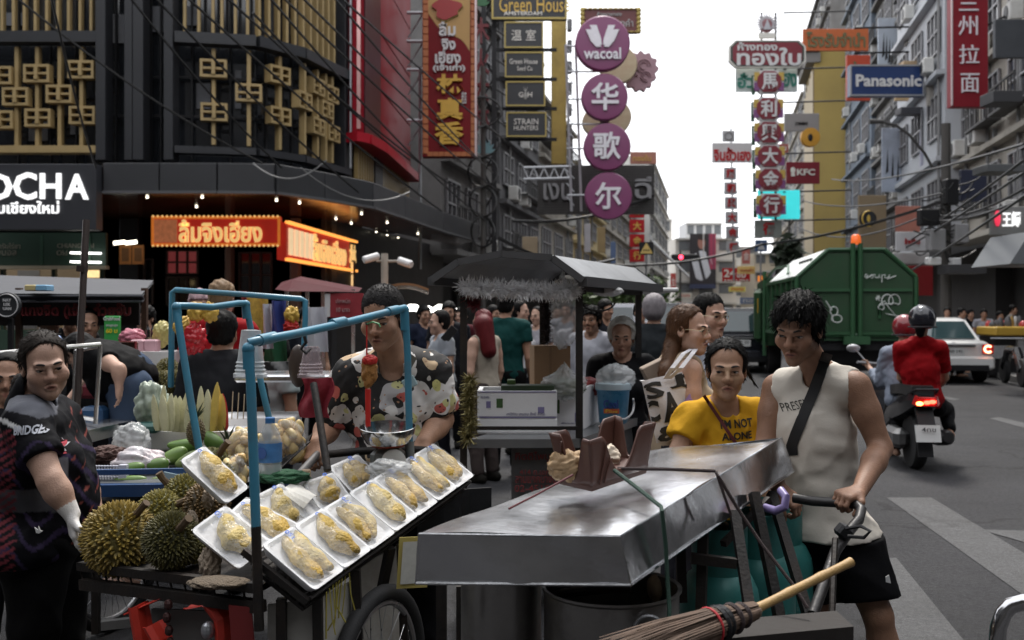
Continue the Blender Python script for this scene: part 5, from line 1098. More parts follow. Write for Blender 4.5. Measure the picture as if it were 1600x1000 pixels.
for x,y,w_,h_,dd,c_,nm,lb in ((1052,440,8,26,90,(.45,.05,.04),'shop_sign','small red vertical sign left of the portrait poster'),(1070,462,22,9,95,(.5,.48,.4),'shop_sign','small cream sign under the portrait poster'),(1035,455,12,14,70,(.05,.12,.3),'shop_sign','small blue sign above the raised black car lid'),(1152,452,26,8,85,(.5,.42,.1),'shop_sign','small yellow strip sign below the red 24 sign'),(1166,400,12,24,75,(.42,.12,.1),'shop_sign','faded red vertical sign behind the grey squares'),(1215,432,14,20,62,(.3,.3,.32),'shop_sign','grey sign box above the truck cab'),(1172,470,30,10,70,(.16,.2,.3),'shop_sign','dull blue sign strip above the dark SUV'),(1222,232,20,14,66,(.3,.06,.05),'shop_sign','dark red sign left of the yellow roundel'),
    (1205,452,10,22,58,(.5,.5,.48),'shop_sign','pale sign beside the orange box sign'),(1410,140,22,34,44,(.55,.38,.2),'shop_sign','warm tan sign panel right of the blue sign'),(1462,130,26,70,40,(.42,.40,.36),'wall_panel','cream wall panel left of the tall red noodle sign'),(1440,60,36,12,45,(.12,.11,.1),'awning','dark awning slat high on the right facades'),(1432,100,40,10,43,(.5,.36,.22),'awning','sunlit tan awning slat high on the right facades'),(1425,172,34,10,42,(.10,.10,.11),'awning','dark balcony awning under the tan sign panel'),(1575,150,46,18,24,(.05,.05,.055),'awning','black sloping awning at the upper right edge'),(1572,262,60,12,22,(.10,.105,.11),'awning','grey awning band above the grey fascia sign'),(1580,60,50,60,27,(.07,.075,.085),'wall_panel','dark louvre panel at the top right corner'),(1522,290,40,50,27,(.025,.03,.06),'wall_panel','navy panel right of the utility pole'),(1415,432,40,12,33,(.05,.045,.04),'awning','dark awning over the crimson shop front'),(1512,420,60,14,26,(.045,.045,.05),'awning','black awning beside the utility pole boxes'),
    (940,375,12,40,62,(.3,.22,.1),'banner','tan vertical banner on the left row behind the cart roof'),(958,395,8,34,66,(.1,.16,.3),'banner','blue vertical banner on the left row'),(918,372,10,44,55,(.42,.40,.42),'banner','pale vertical banner on the left row'),(828,400,24,60,40,(.46,.36,.24),'wall_panel','warm lit shop panel left of the discs'),(975,420,16,12,60,(.3,.05,.05),'banner','dull red banner over the cart roof')):
    s = board(nm,lb,x-w_/2,y-h_/2,x+w_/2,y+h_/2,dd,mat('clutter_%d_%d' % (x,y),c_,.6,0,.3,4,dirt=tuple(q*.3 for q in c_),dirt_scale=2),cat=nm.replace('_',' '),th=.7 if nm == 'awning' else .15)
    if nm == 'shop_sign': letters(*s[:4],[('ทอง' if h_ < w_ else '金',x,y,w_*.7,h_*.5)],M_cream if sum(c_) < .9 else M_red,depth=.02)
# ------------------------------------------------------------------ vehicles
def rig(px,d,hx):
    """ground frame under pixel column px at depth d: heading (hx, 1); returns point function (right, forward, up)"""
    o = at(px,HZ,d); o.z = 0; f = V(hx,1,0).normalized(); r = V(f.y,-f.x,0)
    return (lambda a,b,c: o+r*a+f*b+V(0,0,c)),r,f,o
M_tyre = mat('tyre_rubber',(.014,.014,.015),.75,0,.3,20,bump=.2); M_rim = mat('wheel_rim',(.42,.42,.43),.3,.8)
def wheel(root,c,ax,R,w,nm='wheel',rim=M_rim,spokes=5):
    ax = Vector(ax).normalized(); mb = MB(); mb.lathe(Vector(c)-ax*w/2,[(R*.66,0),(R*.93,0),(R,w*.2),(R,w*.8),(R*.93,w),(R*.66,w)],28,ax); o = part(nm,mb,M_tyre,root,True)
    mb = MB(); mb.lathe(Vector(c)-ax*w*.42,[(R*.1,0),(R*.62,0),(R*.67,w*.1),(R*.67,w*.74),(R*.62,w*.84),(R*.1,w*.84)],24,ax); part('rim',mb,rim,o,True); return o
# garbage truck
T,tr,tf,to = rig(1337,19.9,.13); GT = thing('garbage_truck','green garbage truck with eight-sided rear doors and white graffiti','truck',to)
M_gr = mat('truck_green',(.020,.066,.027),.42,0,.22,1.4,dirt=(.05,.05,.035),dirt_scale=1.3,dirt_amt=.5,bump=.03); M_gr2 = mat('truck_green_worn',(.030,.10,.042),.4,0,.25,2,dirt=(.012,.03,.014),dirt_scale=2)
prof = [(-1.15,1.12),(1.15,1.12),(1.15,2.28),(.54,2.83),(-.54,2.83),(-1.15,2.28)]
mb = MB(); mb.loft([[T(a,0,c) for a,c in prof],[T(a,4.6,c) for a,c in prof]]); part('hopper',mb,M_gr,GT)
mb = MB()
for (a,c),(a2,c2) in zip(prof,prof[1:]+prof[:1]): mb.cyl(T(a,-.03,c),T(a2,-.03,c2),.045,seg=6)
part('door_frame',mb,M_gr2,GT)
for s_ in (-1,1):
    mb = MB(); q = [(s_*.06,1.2),(s_*1.08,1.2),(s_*1.08,2.26),(s_*.52,2.76),(s_*.06,2.76)]; q = q if s_ > 0 else q[::-1]
    mb.loft([[T(a,-.035,c) for a,c in q],[T(a,.0,c) for a,c in q]]); dr = part('rear_door',mb,M_gr,GT)
    for z in (2.02,1.16): mb = MB(); mb.obox(T(s_*.57,-.06,z),tr,tf,V(0,0,1),(1.0,.05,.06)); part('rib',mb,M_gr2,dr)
    for a,z in ((.45,1.55),(.45,1.62)): mb = MB(); mb.cyl(T(s_*a,-.07,z-.1),T(s_*a,-.07,z+.12),.03,seg=6); part('latch',mb,M_gr2,dr)
for s_ in (-.07,.07): mb = MB(); mb.cyl(T(s_,-.09,1.0),T(s_,-.09,2.95),.05,seg=8); part('lock_bar',mb,M_gr2,GT)
mb = MB(); mb.obox(T(0,-.1,1.02),tr,tf,V(0,0,1),(.5,.1,.16)); mb.obox(T(0,.1,1.06),tr,tf,V(0,0,1),(2.2,.2,.1)); part('hinge_block',mb,M_gr2,GT)
for i in range(6): mb = MB(); mb.obox(T(-1.17,.3+i*.8,1.7),tr,tf,V(0,0,1),(.07,.09,1.14)); part('side_rib',mb,M_gr2,GT)
for z in (1.12,2.26): mb = MB(); mb.obox(T(-1.18,2.3,z),tr,tf,V(0,0,1),(.06,4.6,.07)); part('side_rail',mb,M_gr2,GT)
mb = MB(); q = [(-1.17,2.30),(-.56,2.85)]; nn = V(-.67,0,.74)
mb.add([T(-1.13,.1,2.32),T(-.57,.1,2.84),T(-.57,4.5,2.84),T(-1.13,4.5,2.32)],[(0,1,2,3)]); part('roof_panel',mb,mat('sky_pale_roof_cover',(.62,.66,.62),.35,0,.1,3),GT)  # pale cover colour also carries the sky's reflection on the chamfer
for i in range(5): mb = MB(); mb.ell(T(-.78,.5+i*.35,2.66),(.04,.04,.04),8,6); part('vent_hole',mb,M_black,GT)
mb = MB(); mb.lathe(T(0,-.02,2.93),[(.1,0),(.1,.05),(.085,.17),(.05,.2)],14); part('beacon',mb,mat('amber_beacon',(.75,.13,.02),.3,emit=.25),GT,True)
mb = MB(); mb.obox(T(0,3.4,.95),tr,tf,V(0,0,1),(1.9,6.6,.28)); mb.obox(T(0,.5,.72),tr,tf,V(0,0,1),(2.1,.15,.35)); mb.obox(T(0,.6,.62),tr,tf,V(0,0,1),(2.2,.06,.5)); part('chassis',mb,M_black,GT)
for a in (-.85,.85):
    for b in (1.6,5.9): wheel(GT,T(a,b,.48),tr,.48,.3)
mb = MB(); cab = [(4.9,.75),(6.9,.75),(7.05,1.6),(6.8,2.35),(4.95,2.45)]; mb.loft([[T(-1.16,b,c) for b,c in cab],[T(1.12,b,c) for b,c in cab]]); part('cab',mb,M_gr,GT)
mb = MB(); mb.bbox(T(-.95,5.0,1.55),(.5,.12,1.3),.04,M=Matrix((tr,tf,V(0,0,1))).transposed()); part('cab_back',mb,M_gr2,GT); mb = MB(); mb.obox(T(-1.175,6.0,1.85),tr,tf,V(0,0,1),(.03,1.1,.7)); part('cab_window',mb,M_glass,GT)
mb = MB(); mb.obox(T(-1.3,5.2,1.75),tr,tf,V(0,0,1),(.07,.03,.36)); part('reflector',mb,mat('amber_reflector',(.60,.32,.03),.4),GT); mb = MB(); mb.bbox(T(-1.28,5.35,1.5),(.25,.35,1.35),.1,M=Matrix((tr,tf,V(0,0,1))).transposed()); part('fender',mb,M_gr,GT)
mb = MB(); mb.cyl(T(-1.2,4.85,.5),T(-1.2,4.85,2.6),.05,seg=6); mb.tube([T(-1.2,4.7,2.4),T(-1.1,3.5,2.62),T(-1.0,2.2,2.62),T(-1.15,1.2,2.4)],.03,5); part('side_rail',mb,M_gr2,GT)
def scrib(pts,nm='graffiti'):
    P_ = [at(x,y,19.75)+V(0,-.005,0) for x,y in pts]; mb = MB(); mb.tube(P_,.011,4); part(nm,mb,mat('white_spray',(.62,.64,.62),.6),GT)
def loops(x,y,rx,ry,n,adv): return [(x+adv*t+rx*math.cos(6.28*t+2.2),y+ry*math.sin(6.28*t+2.2)) for t in np.linspace(0,n,n*12)]
scrib([(1353,434),(1356,430),(1353,428),(1351,432),(1354,435),(1359,432),(1362,429),(1365,432),(1362,435),(1360,431),(1367,429),(1368,434),(1372,434),(1374,429),(1374,434),(1378,433),(1378,441),(1378,430),(1383,429),(1382,434),(1388,434),(1390,429),(1388,432),(1391,435),(1386,436),(1400,431)])
scrib(loops(1382,468,6,8,2,11)+[(1396,474),(1374,476)]); scrib([(1374,476),(1382,470),(1388,480),(1402,496),(1384,490),(1404,494)]); scrib(loops(1376,480,4,4,1,2)); scrib([(1370,462),(1374,470)]); scrib([(1374,462),(1369,469)]); scrib([(1368,466),(1376,465)])
scrib(loops(1303,486,6,7,1,0)+loops(1307,498,8,6,1,1)); scrib([(1290,470),(1300,485)])
# cars ------------------------------------------------------------------
def car(name,label,px,d,hx,colm,kind='sedan',cat='car',plate=None,L=4.3,W=1.72,H=1.46,lit=True,group=None,badge=False):
    P,r,f,o = rig(px,d,hx); root = thing(name,label,cat,o,0,group); hw = W/2
    def ring(b,z0,z1,w0,w1,n=5):
        pts = []
        for sgn in (1,-1):
            a = [(w0*.93,z0),(w0,z0+.10),(w0,z0+(z1-z0)*.55),(w1,z1-.05),(w1-.08,z1)]
            a = a if sgn > 0 else [(-x,z) for x,z in reversed(a)]; pts += a
        return [P(x,b,z) for x,z in pts]
    suv = kind != 'sedan'; belt = .93 if not suv else 1.02
    secs = [(0,.42,belt-.04,hw*.86,hw*.80),(.06,.30,belt+.0,hw*.95,hw*.86),(.35,.26,belt+.02,hw,hw*.90),(L*.35,.24,belt,hw,hw*.92),(L*.68,.24,belt-.05,hw,hw*.9),(L*.92,.27,belt-.2,hw*.96,hw*.82),(L,.36,belt-.32,hw*.84,hw*.7)]
    mb = MB(); mb.loft([ring(*q) for q in secs]); part('body',mb,colm,root,True)
    if suv: gs = [(.02,belt-.03,hw*.82),(.28,H-.03,hw*.70),(L*.45,H,hw*.70),(L*.62,H-.05,hw*.68),(L*.72,belt-.02,hw*.82)]
    else: gs = [(.42,belt-.0,hw*.80),(1.0,H-.06,hw*.64),(1.7,H,hw*.64),(2.3,H-.05,hw*.62),(3.05,belt-.02,hw*.80)]
    rings = []
    for b,z,w_ in gs: rings.append([P(w_,b,z),P(hw*.86,b+(0 if z < H-.2 else 0),belt-.06),P(-hw*.86,b,belt-.06),P(-w_,b,z)])
    mb = MB(); mb.loft(rings); part('cabin',mb,colm,root,True)
    b0,z0,w0 = gs[0]; b1,z1,w1 = gs[1]; mb = MB(); q = lambda a,t,o_: P(a,b0+(b1-b0)*t-.022+o_,z0+(z1-z0)*t+.012)
    if suv: mb.add([q(-w0*.86,.12,0),q(w0*.86,.12,0),q(w1*.88,.86,0),q(-w1*.88,.86,0)],[(0,1,2,3)])
    else: mb.add([q(-w0*.86,.10,0),q(w0*.86,.10,0),q(w1*.90,.92,0),q(-w1*.90,.92,0)],[(0,1,2,3)])
    part('rear_window',mb,mat('car_glass',(.03,.055,.06),.05,0,.3,.5,spec=.9,rvar=.03),root)
    for s_ in (-1,1):
        mb = MB(); mb.obox(P(s_*hw*.80,-.02 if suv else .015,belt-.16),r,f,V(0,0,1),(hw*.26,.12,.20 if not suv else .34)); t = part('tail_light',mb,mat('tail_red',(.45,.015,.015),.2,0,.1,4),root)
        if lit: mb = MB(); mb.tube([P(s_*hw*(.80+.09*math.cos(a)),-.055,belt-.16+.07*math.sin(a)) for a in np.linspace(.8,5.5,10)],.022,5); part('light_ring',mb,mat('tail_glow',(1,.35,.18),.4,emit=3.5),t)
        for b in (.75,L-.85): wheel(root,P(s_*(hw-.1),b,.31),r,.31,.2)
    mb = MB(); mb.bbox(P(0,-.03,.46),(W*.95,.16,.30),.05,M=Matrix((r,f,V(0,0,1))).transposed()); part('bumper',mb,colm,root,True)
    mb = MB(); mb.obox(P(0,-.09,.36),r,f,V(0,0,1),(W*.8,.06,.12)); part('diffuser',mb,M_black,root)
    zp = .70 if not suv else .78
    mb = MB(); mb.obox(P(0,-.03,zp),r,f,V(0,0,1),(.42,.03,.17)); pt = part('number_plate',mb,mat('plate_white',(.60,.61,.60),.5),root)
    if plate: mb = MB(); text_on(mb,plate,P(0,-.047,zp+.02),r,(0,0,1),w=.32,h=.07,depth=.004,bold=.01); part('lettering',mb,M_black,pt)
    mb = MB(); mb.obox(P(0,-.03,zp+.14),r,f,V(0,0,1),(.9,.03,.035)); part('boot_trim',mb,M_black if not suv else M_rim,root)
    if badge: mb = MB(); mb.tube([P(.06*math.cos(a),.02,belt-.07+.05*math.sin(a)) for a in np.linspace(0,6.28,14)[:-1]],.008,4,True); part('badge',mb,M_rim,root)
    return root
M_carw = mat('white_car_paint',(.74,.74,.73),.22,0,.04,1,coat=.5); M_card = mat('dark_car_paint',(.014,.016,.022),.2,0,.1,1,coat=.6); M_cars = mat('silver_car_paint',(.36,.37,.39),.25,.5,.05,1); M_carr = mat('maroon_car_paint',(.16,.02,.025),.25,.2,.05,1)
car('white_car','white sedan with glowing tail light stopped beside the garbage truck',1490,22,.12,M_carw,plate='3กต 141',badge=True,W=1.78)
car('dark_suv','dark SUV with white roof bars ahead of the garbage truck',1160,26,.16,M_card,'suv',plate='1กข 55',H=1.72,W=1.8,lit=False)
car('silver_pickup','silver van in traffic seen under the cart roof',962,33,.19,M_cars,'suv',H=1.9,lit=False)
car('black_car','black pickup with raised dark lid behind the couple',1075,30,.18,M_card,'suv',H=1.9,W=2.4,lit=False)
car('grey_car','grey car further up the road in the middle lane',1120,48,.2,M_cars,'suv',H=1.6)
car('maroon_car','small maroon car half hidden by the cart post',1012,44,.2,M_carr,'sedan')
# scooter with two riders ------------------------------------------------
S,sr,sf,so = rig(1442,9.7,.12); SCO = thing('scooter','black scooter with lit tail light and white number plate','scooter',so); MS = Matrix((sr,sf,V(0,0,1))).transposed()
M_blk = mat('gloss_black',(.014,.014,.016),.22,0,.3,4,coat=.4)
for b in (.28,1.52): wheel(SCO,S(0,b,.28),sr,.28,.12,spokes=6)
mb = MB(); mb.loft([[S(a*w_,b,z+c*h_) for a,c in ((-1,0),(-.8,-.8),(.8,-.8),(1,0),(.75,.8),(-.75,.8))] for b,z,w_,h_ in ((-.12,.72,.10,.05),(.02,.70,.15,.10),(.3,.64,.17,.13),(.7,.56,.17,.14),(.95,.42,.16,.10))]); part('tail_body',mb,M_blk,SCO,True)
mb = MB(); mb.loft([[S(a*w_,b,z+c*.05) for a,c in ((-1,-1),(1,-1),(.9,1),(-.9,1))] for b,z,w_ in ((.0,.79,.11),(.3,.80,.15),(.7,.76,.15),(.95,.72,.12))]); part('seat',mb,mat('seat_vinyl',(.015,.015,.015),.6),SCO,True)
mb = MB(); mb.loft([[S(a,b,z) for a in (-.16,.16)]+[S(a,b+.06,z) for a in (.16,-.16)] for b,z in ((.95,.25),(1.15,.3),(1.35,.7),(1.42,1.0))]); mb.obox(S(0,1.0,.27),sr,sf,V(0,0,1),(.3,.5,.06)); part('front_shield',mb,M_blk,SCO)
mb = MB(); mb.tube([S(-.36,1.18,1.02),S(-.15,1.26,1.0),S(0,1.3,.98),S(.15,1.26,1.0),S(.36,1.18,1.02)],.018,6); mb.cyl(S(0,1.3,.98),S(0,1.52,.28),.03,seg=6); part('handlebar',mb,M_steel,SCO)
for s_ in (-1,1): mb = MB(); mb.tube([S(s_*.25,1.24,1.02),S(s_*.36,1.22,1.14)],.008,5); mb.ell(S(s_*.40,1.2,1.17),(.075,.02,.045),12,7,MS); part('mirror',mb,M_rim,SCO)
mb = MB(); mb.loft([[S(a*w_,b,z+c) for a,c in ((-1,-.04),(1,-.04),(.8,.04),(-.8,.04))] for b,z,w_ in ((-.135,.70,.10),(-.10,.72,.13))]); t = part('tail_light',mb,mat('tail_red',(.45,.015,.015),.2),SCO); 
for a,c_ in ((-.07,(1,.32,.08)),(.0,(1,.06,.03)),(.05,(1,.06,.03))): mb = MB(); mb.ell(S(a,-.145,.695+a*.15),(.035,.012,.02),10,6,MS); part('glow',mb,mat('lamp_%02d' % int(c_[1]*100),c_,.4,emit=4),t)
mb = MB(); mb.obox(S(0,-.17,.40),sr,V(0,.96,-.25),V(0,.25,.96),(.23,.012,.165)); pt = part('number_plate',mb,mat('plate_white',(.60,.61,.60),.5),SCO); mb = MB(); text_on(mb,'4กข',S(0,-.192,.44),sr,V(0,.25,.96),w=.13,h=.042,depth=.003,bold=.01); text_on(mb,'1503',S(0,-.176,.365),sr,V(0,.25,.96),w=.15,h=.045,depth=.003,bold=.01); part('lettering',mb,M_black,pt)
mb = MB(); mb.obox(S(0,-.1,.5),sr,V(0,.9,-.4),V(0,.4,.9),(.16,.03,.3)); mb.obox(S(0,-.06,.3),sr,V(0,.9,-.2),V(0,.2,.9),(.14,.02,.3)); part('mudguard',mb,M_black,SCO)
mb = MB(); mb.lathe(S(.2,-.12,.36),[(.05,0),(.075,.04),(.08,.35),(.05,.5)],12,sf*1-V(0,0,.12)); part('exhaust',mb,mat('dark_exhaust',(.04,.04,.042),.35,.6),SCO,True); mb = MB(); mb.bbox(S(-.14,.45,.3),(.16,.5,.2),.05,M=MS); part('engine_case',mb,mat('engine_grey',(.16,.16,.16),.35,.6,.4,14),SCO)
mb = MB(); mb.tube([S(.12,.0,.78),S(.1,-.14,.82),S(-.1,-.14,.82),S(-.12,.0,.78)],.014,6); part('grab_rail',mb,M_black,SCO)
# tricycle cart and clutter by the right kerb, yellow street stall
r = thing('street_stall','yellow topped street stall with goods beyond the white car','stall',(at(1575,HZ,24).x,24,.1)); d = 24; k = d/FPX
mb = MB(); mb.bbox(at(1590,517,d),(100*k,1.0,14*k),.03); part('counter',mb,mat('mustard_counter',(.45,.28,.035),.5),r)
mb = MB(); mb.box(at(1590,555,d+.2),(96*k,.8,62*k)); part('cabinet',mb,M_black,r)
for x,y,w_,h_ in ((1565,550,26,20),(1582,552,10,14),(1600,545,22,30)): mb = MB(); mb.box(at(x,y,d-.25),(w_*k,.1,h_*k)); part('panel',mb,mat('grey_goods',(.30,.30,.31),.6,0,.6,20),r)
rg = random.Random(3)
for i in range(12):
    x = 1545+i*6; c_ = rg.choice([(.4,.35,.3),(.45,.05,.05),(.5,.5,.5),(.08,.08,.09),(.35,.22,.06)]); mb = MB(); w_ = rg.uniform(.1,.22); h_ = rg.uniform(.12,.3); p = at(x,510,d-.1+rg.uniform(0,.4)); mb.lathe(p,[(w_*.45,0),(w_*.5,h_*.3),(w_*.35,h_*.75),(w_*.15,h_)],9); solo('jar',mb,mat('jar_%d' % int(sum(c_)*100),c_,.4),NTH[i]+' jar or bag from the left on the yellow stall counter','goods','goods on the yellow stall',True)
for px,dd,lb in ((1598,21,'dark parked motorcycle at the right edge behind the stall'),):
    P,r_,f_,o = rig(px,dd,.2); r = thing('parked_motorcycle',lb,'motorcycle',o)
    for b in (0,1.3): wheel(r,P(0,b,.3),r_,.3,.1)
    mb = MB(); mb.tube([P(0,0,.35),P(0,.4,.75),P(0,1.0,.75),P(0,1.3,.35)],.1,8); part('frame',mb,M_blk,r); mb = MB(); mb.cyl(P(-.35,1.1,1.0),P(.35,1.1,1.0),.02,seg=6); part('handlebar',mb,M_steel,r)
# greenery deep in the street
def leafball(name,label,c,R,n,m,cat='tree',trunk=True,seed=1,leaf=.16):
    rg = random.Random(seed); c = Vector(c); r = thing(name,label,cat,(c.x,c.y,0)); mb = MB()
    for i in range(n):
        u = Vector((rg.gauss(0,1),rg.gauss(0,1),rg.gauss(0,1))).normalized()*(rg.random()**.4); p = c+Vector((u.x*R[0],u.y*R[1],u.z*R[2])); a = Vector((rg.gauss(0,1),rg.gauss(0,1),rg.gauss(0,.6))).normalized(); b = a.cross(Vector((rg.gauss(0,1),rg.gauss(0,1),rg.gauss(0,1)))).normalized(); s_ = leaf*rg.uniform(.6,1.3)
        mb.add([p-a*s_,p+b*s_*.4,p+a*s_,p-b*s_*.4],[(0,1,2,3)])
    tagp(part('crown',mb,m,r),kind='stuff')
    if trunk: mb = MB(); mb.cyl((c.x,c.y,0),c,.12,.05,7); part('trunk',mb,mat('bark',(.07,.05,.035),.9),r)
M_leaf = mat('street_leaves',(.06,.10,.025),.6,0,.5,3); M_leafd = mat('dark_leaves',(.022,.035,.018),.6,0,.5,3)
leafball('street_tree','small green street tree behind the silver van',at(985,462,60),(3.0,2,1.5),900,M_leaf,seed=2,leaf=.25); leafball('street_tree','low green street tree seen under the left side of the cart roof',at(925,470,60),(2.2,2,1.2),600,M_leaf,seed=3,leaf=.25)
leafball('potted_palm','dark spiky ornamental tree above the garbage truck cab',at(1232,405,40),(.6,.6,1.0),260,M_leafd,seed=4,leaf=.3)
# ------------------------------------------------------------------ carts and street furniture
M_sty = mat('styrofoam',(.72,.72,.73),.75,0,.05,30,bump=.15,bscale=220); M_blue = mat('blue_pvc',(.045,.20,.30),.38,0,.12,5,bump=.06,dirt=(.10,.10,.10),dirt_scale=7,dirt_amt=.45)
M_ss = mat('scratched_stainless',(.64,.65,.67),.23,1.0,.22,3,bump=.12,bscale=22,rvar=.12,dirt=(.36,.36,.37),dirt_scale=2.2,dirt_amt=.5); M_iron = mat('black_iron',(.018,.016,.015),.6,.4,.5,12,bump=.25,dirt=(.06,.035,.02),dirt_scale=5,dirt_amt=.4)
M_film = mat('clear_plastic',(.85,.88,.9),.12,0,.05,8,alpha=.17,spec=1.0,bump=.6,bscale=60); M_bag = mat('plastic_bag',(.74,.76,.76),.16,0,.1,8,alpha=.40,bump=.7,bscale=40,spec=1.0)
M_rope = mat('dark_rope',(.035,.022,.022),.8,0,.4,40,bump=.5); M_grope = mat('green_rope',(.012,.045,.03),.7,0,.4,40,bump=.5)
def lump(name,c,r,m,label,cat,seed=1,amp=.22,group=None,fr=3.0,sq=None,tie=None,parent=None):
    """a crumpled bag or bundle"""
    rg = np.random.RandomState(seed); mb = MB(); c = Vector(c); mb.ell((0,0,0),(1,1,1),54,36); ks = rg.normal(size=(7,3))*fr; k2 = rg.normal(size=(7,3))*fr*3.2; ph = rg.rand(7)*6.28; out = []
    for p in mb.v:
        p = np.array(p); q = np.abs(np.sin(ks@p+ph)).mean()-.5+.45*(np.abs(np.sin(k2@p+ph*2)).mean()-.6); s_ = 1+amp*q*2
        v = p*s_*np.array(r)
        if tie and p[2] > .35: f = max(.18,1-(p[2]-.35)*1.4); v[0] *= f; v[1] *= f; v[2] *= 1+tie*(p[2]-.35)
        out.append(c+Vector(v))
    mb.v = [tuple(v) for v in out]
    if parent is not None: return part(name,mb,m,parent,'all')
    return solo(name,mb,m,label,cat,group,'all')
# steel food cart in the foreground -----------------------------------------
SCT = thing('steel_cart','food cart under a big dented stainless steel lid, lashed with dark rope','food cart',at(1000,900,3.2).to_tuple()[:2]+(0,))
A,B,C_,D_ = at(655,834,2.62),at(968,838,2.62),at(1221,684,3.66),at(1010,706,4.0)  # top corners: near left, near right, far right, far left
A2,B2,C2,D2 = at(650,911,2.62),at(985,914,2.60),at(1240,736,3.68),at(1000,760,4.05)
def lerp2(a,b,c,d,u,v): return a.lerp(b,u).lerp(d.lerp(c,u),v)
mb = MB(); mb.sheet(lambda u,v: lerp2(A,B,C_,D_,u,v)+V(0,0,.004*math.sin(u*5+v*7)+.003*math.sin(v*19+u*6)-.010*math.exp(-((u-.45)**2+(v-.35)**2)/.05)),24,40); part('lid_top',mb,M_ss,SCT,'all')
for nm,a,b,c,d in (('lid_side',A,B,B2,A2),('lid_side',B,C_,C2,B2),('lid_side',C_,D_,D2,C2),('lid_side',D_,A,A2,D2)):
    mb = MB(); n_ = (b-a).cross(V(0,0,-1)).normalized()
    mb.sheet(lambda u,v: lerp2(d,c,b,a,u,v)+n_*(.003*math.sin(u*9+v*3)+.002*math.sin(u*23)),30,6); part(nm,mb,M_ss,SCT,'all')
mb = MB()
for a,b in ((A2,B2),(B2,C2),(C2,D2),(D2,A2)): mb.cyl(a,b,.005,seg=6)
part('bottom_rim',mb,M_ss,SCT)
for i,(a,b) in enumerate(((A,B),(B,C_),(B,B2),(A,A2))): mb = MB(); mb.cyl(a,b,.0035,seg=6); part('seam',mb,M_ss,SCT)
def bar(root,pts,r,m,nm='frame_bar',seg=6,smooth=True): mb = MB(); mb.tube(pts,r,seg); return part(nm,mb,m,root,smooth)
def sqbar(root,a,b,w_,m,nm='frame_bar'):
    a,b = Vector(a),Vector(b); x,y,z = frame_of(b-a); mb = MB(); mb.obox((a+b)/2,x,y,z,(w_,w_,(b-a).length)); return part(nm,mb,m,root)
zg = .30
for pts in (((1100,800,3.1),(1095,960,3.05)),((1148,800,3.15),(1172,960,2.95)),((1178,770,3.3),(1225,1000,3.1)),((1205,770,3.6),(1262,960,3.3)),((690,912,2.9),(690,1010,2.9)),((720,915,3.4),(720,1040,3.4)),((1062,830,3.3),(1066,940,3.3))): sqbar(SCT,at(*pts[0]),at(*pts[1]),.030,M_iron)
sqbar(SCT,at(1080,872,3.05),at(1150,880,3.05),.03,M_iron); sqbar(SCT,at(1130,850,3.2),at(1200,780,3.4),.02,M_iron)
mb = MB(); mb.obox((at(1320,985,2.9)+at(1040,1012,2.6))/2,(at(1320,985,2.9)-at(1040,1012,2.6)).normalized(),V(0,1,0),V(0,0,1),((at(1320,985,2.9)-at(1040,1012,2.6)).length,.15,.07)); part('cart_deck',mb,mat('dark_wood',(.016,.012,.010),.7,0,.5,9,bump=.4,stretch=(1,6,6)),SCT)
bar(SCT,[at(1240,778,3.56),at(1270,783,3.52),at(1320,786,3.47),at(1338,788,3.44),at(1346,796,3.40),at(1342,812,3.36),at(1325,832,3.28),at(1305,862,3.20),at(1290,905,3.12),at(1270,960,3.02)],.0175,mat('dark_handle',(.035,.033,.033),.4,.3,.3,8,bump=.15),'push_handle',10)
bar(SCT,[at(1305,842,3.22),at(1302,900,3.10),at(1300,965,3.02)],.010,M_iron,'handle_stay')
mb = MB(); mb.bbox(at(1318,830,3.24),(.045,.05,.045),.008,M=Matrix.Rotation(.7,3,'Y')); part('wrapped_tape',mb,M_black,SCT); bar(SCT,[at(1322,826,3.2),at(1345,822,3.16),at(1360,830,3.14),at(1350,840,3.16),at(1325,838,3.2)],.006,M_black,'cloth_knot')
for (x,d,s_) in ((1210,3.05,1),(790,3.2,1)): wheel(SCT,V(at(x,HZ,d).x,d,.24),(1,.25,0),.24,.06)
mb = MB(); mb.bbox(V(at(930,HZ,3.1).x,3.1,.16),(1.1,.9,.05),.01,rz=.3); part('lower_shelf',mb,M_iron,SCT)
# pots under the lid
def pot(px,d,r_,ztop,h_,label,hand=True):
    c = at(px,HZ,d); c.z = ztop-h_; root = thing('cooking_pot',label,'pot',c); mb = MB(); mb.lathe(c,[(r_*.94,0),(r_,.02),(r_,h_-.012),(r_+.008,h_-.004),(r_+.008,h_+.003),(r_-.004,h_),(r_-.006,.03),(.01,.025)],44,cap=False); part('shell',mb,mat('stained_aluminium',(.36,.35,.34),.34,.9,.4,3,bump=.15,bscale=20,dirt=(.05,.04,.035),dirt_scale=3.5,dirt_amt=.7),root,True)
    if hand: mb = MB(); p = c+V(r_*.42,-r_*.93,h_-.07); mb.tube([p+V(.042*math.cos(a),-.012,.042*math.sin(a)) for a in np.linspace(0,6.28,20)[:-1]],.005,6,True); part('ring_handle',mb,M_steel,root)
    return root
pot(955,2.96,.200,.74,.48,'wide stained steel pot with ring handle under the lid'); pot(783,3.1,.125,.82,.55,'tall dark metal pot under the left end of the lid',False)
mb = MB(); mb.tube([at(875,928,3.0),at(920,922,2.9),at(985,918,2.88)],.014,8); solo('pan_handle',mb,M_iron,'dark bent metal bar lying across the steel pot','pan')
lump('wood_block',at(1026,918,3.1),(.03,.04,.045),mat('raw_wood',(.34,.25,.16),.8),'pale wood block wedged beside the steel pot','wood block',amp=.05)
